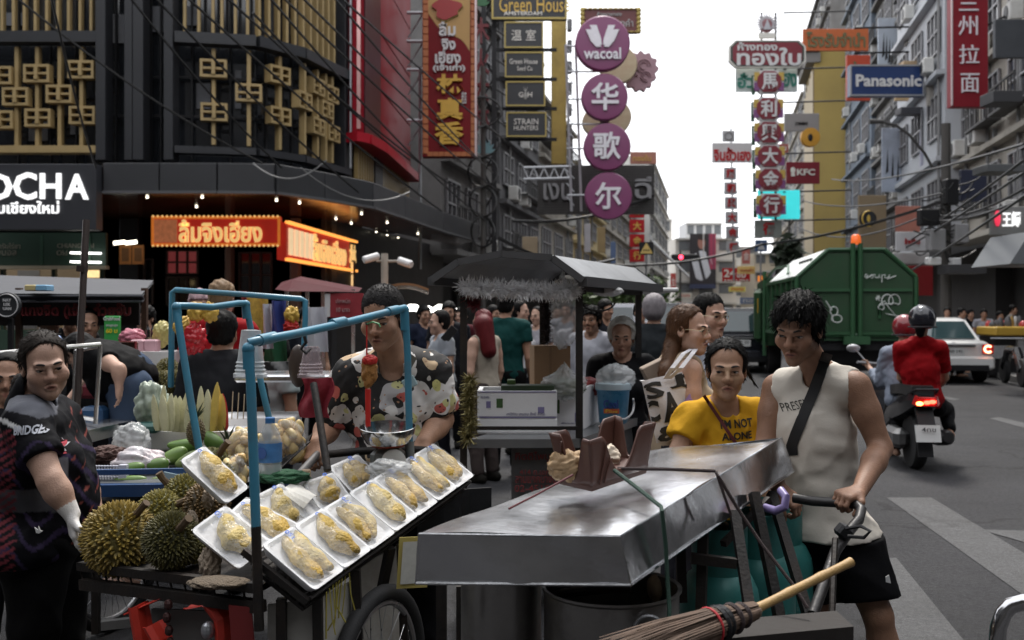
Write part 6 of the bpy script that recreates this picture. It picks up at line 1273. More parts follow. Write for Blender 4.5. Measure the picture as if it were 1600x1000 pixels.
# gas cylinders
def gas(px,py,d,label,sc=1.0,valve=True):
    c = at(px,HZ,d); c.z = .27; root = thing('gas_cylinder',label,'gas cylinder',c,0,'turquoise gas cylinders'); m = mat('gas_teal',(.035,.20,.185),.42,.1,.25,6,bump=.1,dirt=(.03,.05,.05),dirt_scale=4,dirt_amt=.6); R_ = .135*sc
    mb = MB(); mb.lathe(c,[(R_*.78,0),(R_*.78,.03),(R_*.9,.05),(R_,.09),(R_,.30),(R_*.96,.34),(R_*.8,.385),(R_*.5,.415),(R_*.2,.425)],32); part('tank',mb,m,root,True)
    mb = MB(); mb.lathe(c+V(0,0,.39),[(R_*.68,0),(R_*.70,.02),(R_*.70,.16),(R_*.66,.165),(R_*.66,.0)],28,cap=False); part('collar',mb,m,root,True)
    if valve: mb = MB(); mb.cyl(c+V(0,0,.42),c+V(0,0,.54),.018,seg=8); mb.cyl(c+V(0,0,.50),c+V(-.06,-.03,.50),.014,seg=8); mb.lathe(c+V(0,0,.54),[(.03,0),(.032,.02),(.01,.03)],10); part('valve',mb,mat('brass_dark',(.10,.08,.05),.4,.7),root)
    for z in (.2,.225,.25): mb = MB(); text_on(mb,'LPG 15',c+V(.02,-R_*.999,z-.05),(1,0,0),(0,0,1),h=.012,depth=.002); part('lettering',mb,mat('dim_print',(.14,.22,.20),.6),root)
    for z in (.3,.302): pass
    return root
gas(1124,985,3.42,'turquoise gas cylinder next to the big steel pot'); gas(1184,975,3.66,'turquoise gas cylinder behind the leaning frame bars',1.0); gas(1214,935,3.86,'turquoise gas cylinder standing nearest the pusher')
mb = MB(); mb.tube([at(1195,793,3.3),at(1212,798,3.26),at(1226,792,3.25),at(1228,776,3.26),at(1220,766,3.3)],.014,10); solo('hose',mb,mat('violet_hose',(.20,.16,.34),.35),'short violet gas hose curving beside the front hand','hose',smooth=True)
# broom
a,b,c_ = at(1330,878,2.80),at(1168,958,2.62),at(985,1022,2.40); BR = thing('broom','coconut twig broom with a bamboo handle lying along the cart','broom',at(1100,1000,2.6))
mb = MB(); n = 14; pts = [a.lerp(b,t) for t in np.linspace(0,1,n)]; mb.tube(pts,[.0125+(.0018 if i % 4 == 0 else 0) for i in range(n)],10); part('handle',mb,mat('bamboo',(.38,.24,.09),.5,0,.3,7,bump=.2,stretch=(4,1,4)),BR,True)
rg = random.Random(11); mb = MB(); ax_ = (c_-b).normalized(); x_,y_,z_ = frame_of(ax_)
for i in range(300):
    th = rg.random()*6.28; q = rg.random()**.5; s0 = b-ax_*.03+(x_*math.cos(th)+y_*math.sin(th))*.022*q; L = rg.uniform(.34,.50); s2 = b+ax_*L+(x_*math.cos(th)+y_*math.sin(th))*(.062*q)+V(rg.gauss(0,.006),0,rg.gauss(0,.006)-.01); s1 = b+ax_*.14+(x_*math.cos(th)+y_*math.sin(th))*.046*q
    mb.tube([s0,s1,s1.lerp(s2,.5)+V(0,0,.004),s2],[.0022,.002,.0017,.0009],3)
tagp(part('bristles',mb,mat('twig',(.13,.085,.060),.8,0,.5,25),BR),kind='stuff')
for t,m_,r_ in ((.02,M_rope,.027),(.055,M_rope,.034),(.09,M_black,.037),(.108,M_black,.040),(.135,mat('red_string',(.45,.02,.03),.6),.046)): mb = MB(); q = b+ax_*t; mb.tube([q+(x_*math.cos(u)+y_*math.sin(u))*r_ for u in np.linspace(0,6.28,22)[:-1]],.0035 if m_.name == 'red_string' else .008,6,True); part('binding',mb,m_,BR)
# upturned brown stool on the lid, with paper parcels in it
def on_plane(px,py,a,b,c):
    n = (b-a).cross(c-a); o = V(0,0,EYE); d = at(px,py,1)-o; return o+d*((a-o).dot(n)/d.dot(n))
BO = thing('plastic_stool','brown plastic stool lying upside down on the steel lid with its four legs up','stool',on_plane(935,750,A,B,C_)); M_boat = mat('brown_plastic',(.085,.036,.026),.42,0,.2,5,bump=.1)
sc_ = [on_plane(872,757,A,B,C_),on_plane(924,769,A,B,C_),on_plane(1012,739,A,B,C_),on_plane(958,728,A,B,C_)]; ct = sum(sc_,V(0,0,0))/4
mb = MB(); mb.loft([[p+(ct-p)*.04 for p in sc_],[p+V(0,0,.015) for p in sc_],[p+V(0,0,.035) for p in sc_],[p+(ct-p)*.08+V(0,0,.036) for p in sc_]]); part('seat',mb,M_boat,BO,True)
for i in range(4):
    a,b = sc_[i],sc_[(i+1) % 4]; ou = ((a+b)/2-ct).normalized()
    def wall(u,v):
        e = abs(2*u-1); h = .030+.115*max(0,min(1,(e-.12)/.45))**1.6; base = a.lerp(b,u); co = (base-ct)*(.20*v*v*e); return base+co+V(0,0,.015+h*v)+ou*(.004*math.sin(v*3))
    mb = MB(); mb.sheet(wall,26,8,.007); part('leg_wall',mb,M_boat,BO,'all')
    for t in (.12,.2): mb = MB(); mb.tube([wall(t+ (0.02*k_),k_/6)+ou*.004 for k_ in range(7)],.003,5); part('rib',mb,M_boat,BO)
lump('paper_parcel',at(888,728,3.06),(.055,.05,.042),mat('brown_paper',(.32,.21,.11),.7,0,.25,10,bump=.6,bscale=24),'crumpled brown paper parcel inside the upturned stool','parcel',3,.35); lump('paper_parcel',at(950,716,3.2),(.035,.04,.038),mat('cream_paper',(.62,.53,.42),.7,0,.2,10,bump=.6,bscale=24),'cream paper bag tucked at the far end of the upturned stool','parcel',5,.35)
def rope(label,pts,r,m): mb = MB(); mb.tube([at(*p) for p in pts],r,7); return solo('rope',mb,m,label,'rope','lashing ropes',True)
rope('dark green rope tied over the near corner of the lid and down to the pot',[(960,735,3.0),(995,762,2.86),(1033,792,2.755),(1034,798,2.735),(1040,850,2.74),(1043,905,2.73),(1046,950,2.7),(1045,1000,2.65)],.0062,M_grope); rope('dark rope running from the upturned stool over the long lid edge',[(965,732,3.1),(1040,733,3.06),(1117,736,3.05),(1122,744,3.03),(1150,790,3.03),(1190,850,2.98),(1240,915,2.9),(1262,950,2.86)],.0055,M_rope)
rope('thin dark rope hanging down the lid side',[(1119,737,3.055),(1130,770,3.02),(1142,805,3.03)],.0045,M_rope); rope('dark red cord from the upturned stool to the left lid edge',[(895,742,2.95),(840,772,2.86),(795,795,2.8)],.0032,mat('maroon_cord',(.10,.015,.02),.7))
# central canopy cart ---------------------------------------------------------
CC = thing('canopy_cart','street cart with arched dark metal roof and white foam boxes on its counter','food cart',(0,5.6,0)); fL,fR = at(690,HZ,5.2),at(905,HZ,5.2); X0,X1 = fL.x,fR.x; ld = V(.46,1.1,0).normalized(); q = lambda x,l,z: V(X0+(X1-X0)*x,5.2,z)+ld*l
M_cart = mat('cart_grey_metal',(.16,.165,.17),.42,.6,.25,4,bump=.1,dirt=(.05,.05,.05),dirt_scale=2); M_roof = mat('cart_roof_metal',(.34,.35,.36),.42,.7,.25,4,dirt=(.10,.10,.10),dirt_scale=3); M_under = mat('cart_roof_dark',(.075,.075,.078),.6,.2,.3,4)
ridge = [(.0,0),(.19,.092),(.50,.135),(.86,.115),(1.08,.0)]; rz_ = 1.735
def roofp(i,l,o=0): x,z = ridge[i]; return q(x,l,rz_+z+o)
for i in range(4):
    mb = MB(); mb.add([roofp(i,-.12),roofp(i+1,-.12),roofp(i+1,1.45),roofp(i,1.45)],[(0,1,2,3)]); mb.add([roofp(i,-.12,-.012),roofp(i+1,-.12,-.012),roofp(i+1,1.45,-.012),roofp(i,1.45,-.012)],[(3,2,1,0)]); part('roof_sheet',mb,M_roof,CC)
    sqbar(CC,roofp(i,-.12,-.015),roofp(i+1,-.12,-.015),.035,M_under,'roof_edge'); sqbar(CC,roofp(i,1.45,-.015),roofp(i+1,1.45,-.015),.03,M_under,'roof_edge')
sqbar(CC,roofp(4,-.12,-.02),roofp(4,1.45,-.02),.05,M_under,'eave'); sqbar(CC,roofp(0,-.12,-.02),roofp(0,1.45,-.02),.04,M_under,'eave')
for x,l in ((0.16,.0),(1,0),(1,1.15),(.16,1.15)): sqbar(CC,q(x,l,.05),q(x,l,1.73),.036,M_iron,'post')
sqbar(CC,q(.1,0,1.66),q(1.05,0,1.66),.02,M_iron,'cross_bar'); sqbar(CC,q(1,0,1.68),q(1.0,1.2,1.68),.03,M_iron,'cross_bar'); sqbar(CC,q(.25,-.03,.955),q(1,-.03,.955),.018,M_iron,'guard_rail')
mb = MB(); mb.loft([[q(.22,-.05,z),q(1.02,-.05,z),q(1.02,1.25,z),q(.22,1.25,z)] for z in (.855,.90)]); part('counter',mb,mat('worn_steel_counter',(.34,.35,.36),.35,.8,.3,4),CC)
mb = MB(); mb.loft([[q(.48,.05,z),q(.98,.05,z),q(.98,1.15,z),q(.48,1.15,z)] for z in (.12,.85)]); body = part('cabinet',mb,M_cart,CC)
mb = MB(); k = 5.25/FPX
for tx,y,w_,h_ in (('กิตติไพบูลย์',716,74,17),('414 ถ.เอกชัย',739,60,9),('สามแยกบางบอน',751,78,11),('02-4515237',765,80,11)): text_on(mb,tx,at(842 if y < 745 else 844,y-2,5.235)+V(0,-.003,0),(1,0,0),(0,0,1),w=w_*k,h=h_*k,depth=.004,bold=.01)
part('lettering',mb,mat('faded_red_letter',(.24,.045,.045),.6),body)
for x,l in ((.5,.1),(.5,1.0),(1.0,.1),(1,1.0)): wheel(CC,q(x,l,.11),(1,0,0),.11,.05)
def sbox(label,c,sz,rz,marks=True,lid=False,nm='foam_box',grp='white foam boxes on the canopy cart',hollow=True):
    r = thing(nm,label,'box',c,rz,grp); x,y,z = sz; mb = MB(); R_ = Matrix.Rotation(rz,3,'Z'); c = Vector(c)
    F_ = lambda a,b,h: c+R_ @ Vector((a,b,h))
    rg_ = lambda s_,h: [F_(a*(x/2-s_),b*(y/2-s_),h) for a,b in ((-1,-1),(1,-1),(1,1),(-1,1))]
    mb.loft([rg_(.006,0),rg_(0,.01),rg_(0,z),rg_(.025,z),rg_(.028,.03)] if hollow else [rg_(.006,0),rg_(0,.01),rg_(0,z-.006),rg_(.008,z)]); part('shell',mb,M_sty,r)
    if marks:
        for a,h,w_,hh,m_ in ((-.22,.55,.05,.34,mat('print_green',(.045,.10,.03),.6)),(-.36,.5,.035,.25,mat('print_violet',(.20,.18,.34),.6)),(.30,.30,.05,.22,mat('print_violet',(.20,.18,.34),.6))): mb = MB(); mb.box(F_(a*x,-y/2-.0015,h*z),(w_*x*1.6,.002,hh*z),M=R_); part('print',mb,m_,r)
        for tx,a,h,w_ in (('ไท จำกัด',-.45,.78,.11),('เคมีภัณ เคนอน ซิ่งมี จำกัด',.12,.16,.48)): mb = MB(); text_on(mb,tx,F_(a*x*.9,-y/2-.001,h*z),R_ @ V(1,0,0),(0,0,1),w=w_*x,depth=.002); part('print',mb,mat('print_navy',(.10,.09,.22),.6),r)
        for h in (.97,.03): mb = MB(); mb.box(F_(0,-y/2-.0015,h*z),(x*.98,.002,.006),M=R_); part('print',mb,mat('print_violet',(.20,.18,.34),.6),r)
    return r
az = -math.atan2(.0,1)
c = at(808,686,5.42); sbox('long white foam box lowest on the canopy cart counter',(c.x,c.y+.12,.90),(.43,.34,.085),0,False,hollow=False); sbox('printed white foam box stacked on the long one, green tray inside',(c.x,c.y+.12,.987),(.43,.34,.145),0)
c = at(897,682,5.68); sbox('white foam box with worn print beside the blue bucket',(c.x+.01,c.y+.10,.90),(.20,.42,.235),-.30)
mb = MB(); k = 5.5/FPX; mb.bbox(at(824,613,5.5),(82*k,.14,24*k),.004); g = solo('green_box',mb,mat('dark_green_box',(.020,.040,.016),.5,0,.5,12),'dark green box standing in the printed foam box','box'); mb = MB(); mb.bbox(at(799,599,5.56),(13*k,.1,12*k),.004); solo('green_box',mb,mat('leaf_green_box',(.05,.10,.02),.5),'small bright green packet behind the dark green box','packet')
k = 5.9/FPX; c = at(860,572,5.95); r = thing('cardboard_box','tall brown cardboard box standing behind the foam boxes','box',(c.x,c.y,1.12),.12); mb = MB(); mb.bbox(c+V(0,.1,0),(58*k,.2,64*k),.003,rz=.12); part('carton',mb,mat('cardboard',(.30,.19,.105),.8,0,.15,5,bump=.15),r); mb = MB(); mb.box(c+V(0,-.002,0),(4*k,.004,63*k),rz=.12); part('tape',mb,mat('box_tape',(.24,.145,.075),.4),r); mb = MB(); mb.bbox(c+V(.01,.08,-36*k),(76*k,.3,8*k),.004,rz=.1); solo('box_lid',mb,mat('cardboard',(.30,.19,.105),.8),'flat cardboard sheet under the tall brown box','cardboard')
# bucket
c = at(958,661,5.75); k = 5.75/FPX; r = thing('bucket','translucent blue plastic bucket with lid and printed label','bucket',c); M_buck = mat('bucket_blue',(.06,.24,.42),.3,0,.3,7,dirt=(.30,.50,.58),dirt_scale=5,dirt_amt=.5)
mb = MB(); mb.lathe(c,[(20*k,0),(22*k,2*k),(25.5*k,50*k),(27.5*k,52*k),(27.5*k,57*k),(25.5*k,58*k),(25*k,62*k),(1*k,62*k)],32); part('pail',mb,M_buck,r,True); mb = MB(); mb.lathe(c+V(0,0,53*k),[(28*k,0),(28.5*k,2*k),(28.5*k,9*k),(26*k,11*k),(1*k,11*k)],32); part('lid',mb,mat('bucket_lid',(.45,.55,.60),.35,0,.1,6),r,True)
mb = MB(); text_on(mb,'Cool',c+V(-6*k,-25.2*k,32*k),V(.97,-.2,0),(0,0,1),w=23*k,h=13*k,depth=.006,bold=.03); part('lettering',mb,mat('label_navy',(.02,.05,.22),.5),r); mb = MB(); mb.obox(c+V(-5*k,-24.6*k,21*k),V(.97,-.2,0),V(.2,.97,0),V(0,0,1),(24*k,.01,7*k)); lb_ = part('label',mb,mat('label_orange',(.45,.09,.03),.5),r)
mb = MB(); text_on(mb,'Plus',c+V(-5*k,-25.6*k,21*k),V(.97,-.2,0),(0,0,1),w=18*k,h=5*k,depth=.004); part('lettering',mb,mat('label_yellow',(.7,.5,.06),.5),lb_)
mb = MB(); mb.tube([c+V(22*k*math.cos(a)+10*k,-23*k*abs(math.sin(a))-1*k,30*k-22*k*math.sin(a)) for a in np.linspace(-.4,3.3,14)],.006,6); part('handle',mb,M_white,r)
lump('plastic_bag',at(962,592,5.75),(.10,.08,.075),M_bag,'clear plastic bag crumpled on top of the blue bucket','plastic bag',7,.35,fr=4); lump('plastic_bag',at(882,600,5.55),(.11,.09,.075),M_bag,'clear plastic bag of greens lying in the foam box','plastic bag',8,.3,fr=4,tie=.6); lump('greens',at(884,606,5.58),(.09,.06,.045),mat('herb_green',(.07,.11,.03),.6,0,.5,20,bump=.8),'bundle of green herbs inside the clear bag','herbs',9,.4,fr=5)
lump('plastic_bag',at(880,490,5.9),(.085,.08,.20),M_bag,'tall clear plastic bag hanging under the cart roof','plastic bag',10,.25,tie=.4); lump('plastic_bag',at(950,455,5.6),(.08,.05,.028),mat('film_roll',(.50,.50,.50),.4,0,.3,12,bump=.8),'roll of wrinkled plastic film under the right eave','plastic roll',11,.2)
lump('red_bundle',at(915,605,5.9),(.10,.1,.05),mat('red_veg',(.26,.03,.03),.6,0,.6,18),'red and green vegetables behind the foam box','vegetables',12,.35)
# tinsel garlands
def tinsel(label,pts,R,n,m,seed=1,w=.003):
    rg = random.Random(seed); P_ = [at(*p) for p in pts]; mb = MB()
    for i in range(n):
        t = rg.random()*(len(P_)-1); j = min(int(t),len(P_)-2); p = P_[j].lerp(P_[j+1],t-j); u = Vector((rg.gauss(0,1),rg.gauss(0,.8),rg.gauss(-.15,1))).normalized(); L = R*rg.uniform(.5,1.15); s_ = u.cross(Vector((rg.gauss(0,1),rg.gauss(0,1),rg.gauss(0,1)))).normalized()*w
        mb.add([p-s_,p+s_,p+u*L+s_*.3,p+u*L-s_*.3],[(0,1,2,3)])
    return solo('tinsel_garland',mb,m,label,'garland',None,False,'stuff')
M_tin = mat('silver_tinsel',(.80,.79,.82),.35,.3,.3,60); tinsel('silver tinsel fringe along the front of the cart roof',[(722,448,5.15),(790,452,5.15),(850,455,5.16),(900,452,5.16)],.062,4200,M_tin,2)
tinsel('dark tinsel garland hanging in the middle of the cart',[(852,450,5.5),(855,490,5.5),(854,535,5.5)],.035,900,mat('dark_tinsel',(.045,.03,.028),.4,.4,.5,40),3); tinsel('gold tinsel garland wrapped on the left cart post',[(736,590,5.15),(733,620,5.15),(736,660,5.15),(730,690,5.16)],.055,1300,mat('gold_tinsel',(.28,.24,.10),.3,.6,.5,50),4); tinsel('red and gold tinsel bunch at the top of the left cart post',[(730,462,5.2),(745,478,5.2)],.05,350,mat('red_tinsel',(.20,.03,.04),.3,.5,.5,50),5)
# silver paddle, lamp ring under the roof
mb = MB(); p = at(935,470,5.3); mb.tube([p+V(.09*math.cos(a),0,.055*math.sin(a)) for a in np.linspace(3.3,6.1,16)],.005,5); solo('wire_hoop',mb,M_iron,'black wire hoop hanging under the right eave','hoop')
mb = MB(); mb.bbox(at(1000,455,9),(.5,1.2,.035),.01); solo('awning',mb,mat('white_sheet_roof',(.6,.6,.6),.5),'small white sheet roof behind the canopy cart','awning')
# curved chrome rail at the bottom right corner
mb = MB(); mb.tube([at(1556,1030,2.6),at(1560,980,2.6),at(1568,958,2.6),at(1580,946,2.6),at(1600,941,2.58),at(1640,940,2.55),at(1700,944,2.5)],.021,14); solo('chrome_rail',mb,mat('chrome',(.55,.55,.56),.12,1.0,.1,4),'bent chrome rail poking in at the bottom right corner','rail',smooth=True)
# ------------------------------------------------------------------ durian cart
DC = thing('durian_cart','black-framed durian cart with blue pipe frame and slanted tray rack','food cart',(-.75,3.4,0))
N_ = at(488,930,2.92); F_ = at(738,748,4.0); e1 = (F_-N_); L1 = e1.length; e1.normalize(); e2 = V(-.163,.03,.112).normalized(); e2 = (e2-e1*e2.dot(e1)*.35).normalized(); e3 = e1.cross(e2).normalized()
if e3.z < 0: e3 = -e3
# black wire basket edge, rails
mb = MB(); mb.cyl(N_-e3*.015,F_-e3*.015,.006,seg=6); mb.cyl(N_-e3*.05+e2*.03,F_-e3*.05+e2*.03,.006,seg=6)
n = 34
for i in range(n): a = N_.lerp(F_,i/n); b = N_.lerp(F_,(i+1)/n); mb.cyl(a-e3*.015,b-e3*.05+e2*.03,.0025,seg=4); mb.cyl(b-e3*.015,a-e3*.05+e2*.03,.0025,seg=4)
for i in range(9): mb.cyl(N_.lerp(F_,0)+e2*(i*.03)-e3*.05,N_+e1*.12+e2*(i*.03)-e3*.06,.0025,seg=4)
tagp(part('wire_basket',mb,M_iron,DC),kind='stuff')
mb = MB(); mb.sheet(lambda u,v: N_.lerp(F_,u)+e2*(.20*v)-e3*.055,4,4,.012); part('rack_board',mb,M_iron,DC)
sqbar(DC,N_-e3*.03,N_+e2*.25-e3*.03,.02,M_iron); sqbar(DC,F_-e3*.03,F_+e2*.25-e3*.03,.02,M_iron)
# trays of durian
PODC = [(.54,.37,.085),(.46,.31,.06),(.60,.46,.17),(.52,.36,.10)]
def tray(o,ax,ay,label,w_=.128,l_=.205,pods=1,seed=1,folded=False,price='150'):
    """foam tray: o = lower near corner, ax = short side, ay = long side"""
    ax,ay = ax.normalized(),(ay-ax*ay.dot(ax)/ax.length**2).normalized(); n = ax.cross(ay); n = n if n.z > 0 else -n
    r = thing('durian_tray',label,'tray',o,0,'white foam trays of durian flesh'); T_ = lambda x,y,z: o+ax*x+ay*y+n*z
    def rr(q,z,rad=.018):
        pts = []
        for cx,cy,a0 in ((w_-q-rad,q+rad,-90),(w_-q-rad,l_-q-rad,0),(q+rad,l_-q-rad,90),(q+rad,q+rad,180)):
            for k_ in range(4): a = math.radians(a0+k_*30); pts.append(T_(cx+rad*math.cos(a),cy+rad*math.sin(a),z))
        return pts
    mb = MB(); mb.loft([rr(.014,-.022),rr(.0,.004),rr(.0,.009),rr(.008,.009),rr(.018,-.003),rr(.045,-.004,.01)]); part('foam_dish',mb,M_sty,r,True)
    rg = np.random.RandomState(seed)
    for i in range(pods):
        xc = w_*(.5 if pods == 1 else .33+.34*i)+rg.uniform(-.006,.006); R_ = (.046 if pods == 1 else .033); ln = l_*((.45 if pods == 1 else .43)-.06*rg.rand()); y0 = l_*.5; mb = MB(); mb.ell((0,0,0),(1,1,1),22,26); out = []; cs = []; base = np.array(PODC[rg.randint(4)]); ph = rg.rand(4)*6.28; bend = rg.uniform(-.018,.018)
        for p in mb.v:
            t = p[2]; s_ = (1-.16*abs(math.sin(t*4.2+ph[0]))**3*1.3)+.05*math.sin(5*math.atan2(p[1],p[0])+ph[1]+t*2); k_ = max(abs(t),.02)
            x = p[0]*R_*s_*(1.0-.18*t); z = max(p[1]*R_*.72*s_,-.012)+.014; y = t*ln
            out.append(T_(xc+x+bend*t*t*2+.012*t,y0+y,z)); f = .5+.5*math.sin(3*t+ph[2]+p[0]*2); cs.append(base*(.82+.25*f)*(1-.45*(abs(t) > .86))*np.array((1,1-.06*(t < -.4),1-.2*(t < -.4))))
        mb.v = [tuple(v) for v in out]; mb.build('durian_pod',vcmat('durian_flesh',.5,.9,110,var=.42,scale=34,spec=.35),r,'all',cs)
    if folded: mb = MB(); mb.sheet(lambda u,v: T_(w_*(.1+.8*u),l_*(.25+.6*v),.03+.03*math.sin(u*3)*(1-v)),6,6,.002); part('foam_net',mb,mat('foam_net',(.74,.72,.66),.7),r)
    ph = rg.rand(3)*6
    mb = MB(); mb.sheet(lambda u,v: T_(w_*u,l_*v,.010+.034*(math.sin(math.pi*u)*math.sin(math.pi*v))**.8*(1 if pods else .3)+.0045*math.sin(u*22+v*13+ph[0])*math.sin(v*25+u*8+ph[1])),16,22); part('plastic_wrap',mb,M_film,r,'all')
    mb = MB(); c = T_(w_*.68,l_*.90,.016); text_on(mb,price,c,ay,-ax,h=.020,depth=.001,bold=.02); part('price_mark',mb,mat('blue_marker',(.06,.16,.60),.6),r)
    return r
ORD = 'nearest second third fourth fifth sixth farthest'.split(); st = L1/7.0; off_ = .0
for i in range(7):
    o = N_+e1*(off_+st*i+.006)+e2*.002+e3*(.004+.003*(i % 2)); tray(o,e1,e2,('nearest' if i == 0 else ORD[i]+' along' if i < 6 else 'farthest')+' tray of the front row on the slanted rack',st*1.03,.215,1 if i in (1,3) else 2,10+i,price='1%d0' % (5+i % 4))
def quadtray(bot,left,right,d,label,pods=1,seed=1,folded=False,up=.0):
    """bot = lower corner, left/right = its two neighbours in the picture, depths d"""
    o,l,r_ = at(*bot,d[0]),at(*left,d[1]),at(*right,d[2]); tray(o,r_-o,l-o,label,min(.16,(r_-o).length),min(.23,(l-o).length),pods,seed,folded)
quadtray((372,893),(313,822),(425,850),(3.02,3.10,3.14),'tray leaning on the split durian, left of the blue post',1,31)
quadtray((447,862),(356,796),(478,828),(3.16,3.24,3.30),'tray crossing behind the blue post',1,32)
quadtray((438,838),(402,776),(484,812),(3.30,3.36,3.44),'tray just right of the blue post in the back row',1,33)
quadtray((482,818),(440,764),(508,796),(3.42,3.50,3.52),'tray with a white foam net in the back row',0,34,True)
quadtray((500,800),(468,757),(549,782),(3.5,3.54,3.62),'tray tilted up behind the foam net tray',1,35)
quadtray((552,776),(514,731),(602,752),(3.66,3.72,3.80),'last tray of the back row next to the scale',2,36)
quadtray((352,790),(312,712),(388,764),(3.28,3.38,3.40),'single tray standing high against the whole durians',1,37)
# frame: rails, shelf, posts, boards, pipes
sA,sB = at(125,884,3.42),at(402,918,2.96); sC = at(400,800,3.9); sqbar(DC,sA,sB,.028,M_iron,'shelf_rail'); sqbar(DC,at(130,912,3.40),at(410,948,2.95),.035,M_iron,'shelf_rail')
mb = MB(); mb.add([sA,sB,sB+V(.35,1.0,.06),sA+V(.35,.95,.05)],[(0,1,2,3)]); mb.add([p-V(0,0,.02) for p in (sA,sB,sB+V(.35,1.0,.06),sA+V(.35,.95,.05))],[(3,2,1,0)]); part('shelf',mb,M_iron,DC)
for i in range(14): sqbar(DC,sA.lerp(sB,i/13.0),at(130,912,3.40).lerp(at(410,948,2.95),i/13),.005,M_iron,'wire')
bar(DC,[at(405,985,2.93),at(400,822,2.94)],.0148,M_iron,'post',10); bar(DC,[at(400,824,2.94),at(392,600,2.97),at(388,543,2.98)],.0145,M_blue,'blue_pipe',12)
bar(DC,[at(388,536,2.98),at(400,533,2.99),at(460,522,3.15),at(545,503,3.5),at(620,484,3.84),at(632,481,3.9)],.0138,M_blue,'blue_pipe',12); bar(DC,[at(633,481,3.9),at(637,560,3.9),at(640,690,3.88)],.0138,M_blue,'blue_pipe',12); bar(DC,[at(640,690,3.88),at(642,765,3.86)],.018,mat('grey_post',(.12,.13,.13),.5),'post',10)
for p_,d in (((388,545),2.98),((632,484),3.9)):
    mb = MB(); mb.ell(at(*p_,d),(.0195,.02,.02),14,9); mb.cyl(at(p_[0],p_[1]+2,d),at(p_[0]+1,p_[1]+32,d),.0178,seg=14); part('pipe_elbow',mb,M_blue,DC,True)
a_,b_ = at(400,533,2.99),at(620,484,3.84)
for t in (.06,.52,.96): mb = MB(); p = a_.lerp(b_,t); dr = (b_-a_).normalized(); mb.cyl(p-dr*.04,p+dr*.04,.0178,seg=14); part('pipe_socket',mb,M_blue,DC,True)
bar(DC,[at(322,765,3.75),at(297,620,3.8),at(278,500,3.85),at(276,484,3.86)],.0142,M_blue,'blue_pipe',12); bar(DC,[at(276,478,3.86),at(300,478,3.9),at(330,480,4.0),at(372,474,4.2),at(384,474,4.25)],.0138,M_blue,'blue_pipe',12); bar(DC,[at(384,474,4.25),at(393,520,4.25),at(408,600,4.2),at(422,660,4.2)],.0138,M_blue,'blue_pipe',12)
for p_,d in (((276,480),3.86),((384,476),4.25)): mb = MB(); mb.ell(at(*p_,d),(.0195,.02,.02),14,9); mb.cyl(at(p_[0],p_[1],d),at(p_[0]+1.5,p_[1]+22,d),.0178,seg=14); part('pipe_elbow',mb,M_blue,DC,True)
bar(DC,[at(490,600,3.7),at(500,660,3.6),at(512,735,3.5)],.014,M_iron,'post',10)
for a,b in (((440,935,2.98),(440,1060,2.98)),((496,935,3.0),(498,1060,3.0)),((556,890,3.2),(560,1000,3.2)),((626,850,3.5),(632,1010,3.5)),((610,855,3.45),(596,925,3.5))): sqbar(DC,at(*a),at(*b),.028,M_iron,'frame_post')
M_board = mat('dirty_white_board',(.42,.41,.38),.6,0,.12,2,dirt=(.16,.13,.09),dirt_scale=3,dirt_amt=.7)
for (x0,y0,d0),(x1,y1,d1),h_ in (((418,945,3.02),(492,935,3.02),.5),((500,935,3.04),(556,905,3.24),.5),((560,885,3.7),(628,850,3.9),.42)):
    a,b = at(x0,y0,d0),at(x1,y1,d1); mb = MB(); mb.sheet(lambda u,v: a.lerp(b,u)-V(0,0,h_*(1-v)),4,4,.008); part('side_board',mb,M_board,DC)
mb = MB()
for i in range(8): p = at(510+i*5,925-i*6,3.0+i*.02); mb.tube([p,p+V(.01*math.sin(i),-.004,-.08-.01*(i % 3)),p+V(.02*math.sin(i*2),-.004,-.14)],.0025,4)
part('yellow_string',mb,mat('yellow_string',(.35,.30,.05),.6),DC)
def spoked(root,c,ax,R):
    c,ax = Vector(c),Vector(ax).normalized(); mb = MB(); x_,y_,z_ = frame_of(ax); ring = lambda r_: [c+(x_*math.cos(a)+y_*math.sin(a))*r_ for a in np.linspace(0,2*math.pi,40)[:-1]]
    mb.tube(ring(R-.026),.027,10,True); w_ = part('wheel',mb,M_tyre,root,True); mb = MB(); mb.tube(ring(R-.06),.012,8,True); part('rim',mb,M_rim,w_,True); mb = MB()
    for i in range(28): a = 2*math.pi*i/28; h = c+ax*(.02 if i % 2 else -.02)+(x_*math.cos(a+.5*(-1)**i)+y_*math.sin(a+.5*(-1)**i))*.02; mb.cyl(h,c+(x_*math.cos(a)+y_*math.sin(a))*(R-.06),.0016,seg=4)
    mb.cyl(c-ax*.035,c+ax*.035,.02,seg=10); tagp(part('spokes',mb,M_rim,w_),kind='stuff')
spoked(DC,at(592,HZ,3.32).xy.to_3d()+V(0,0,.32),V(.934,-.357,0),.32)
mb = MB(); mb.sheet(lambda u,v: at(672,775,3.9)+V(.06*math.sin(6*u)+.3*(u-.5)+.1,.2*u,-.32*v*(1-.3*u)-.0),6,6,.01); part('black_bag',mb,M_black,DC)
cd = thing('menu_card','yellow-edged laminated card hanging on the cart beside the wheel','card',at(645,925,3.3)); mb = MB(); mb.sheet(lambda u,v: at(643,880,3.3)+V(.10*(u-.5)+.01*v,.02*u,.17*(v-.5)),2,2,.003); part('card',mb,mat('card_yellow',(.42,.34,.10),.4),cd); mb = MB(); mb.sheet(lambda u,v: at(643,880,3.296)+V(.075*(u-.5)+.01*v,.02*u-.001,.14*(v-.5)),2,2); part('print',mb,mat('card_print',(.48,.48,.44),.4,0,.25,30),cd)
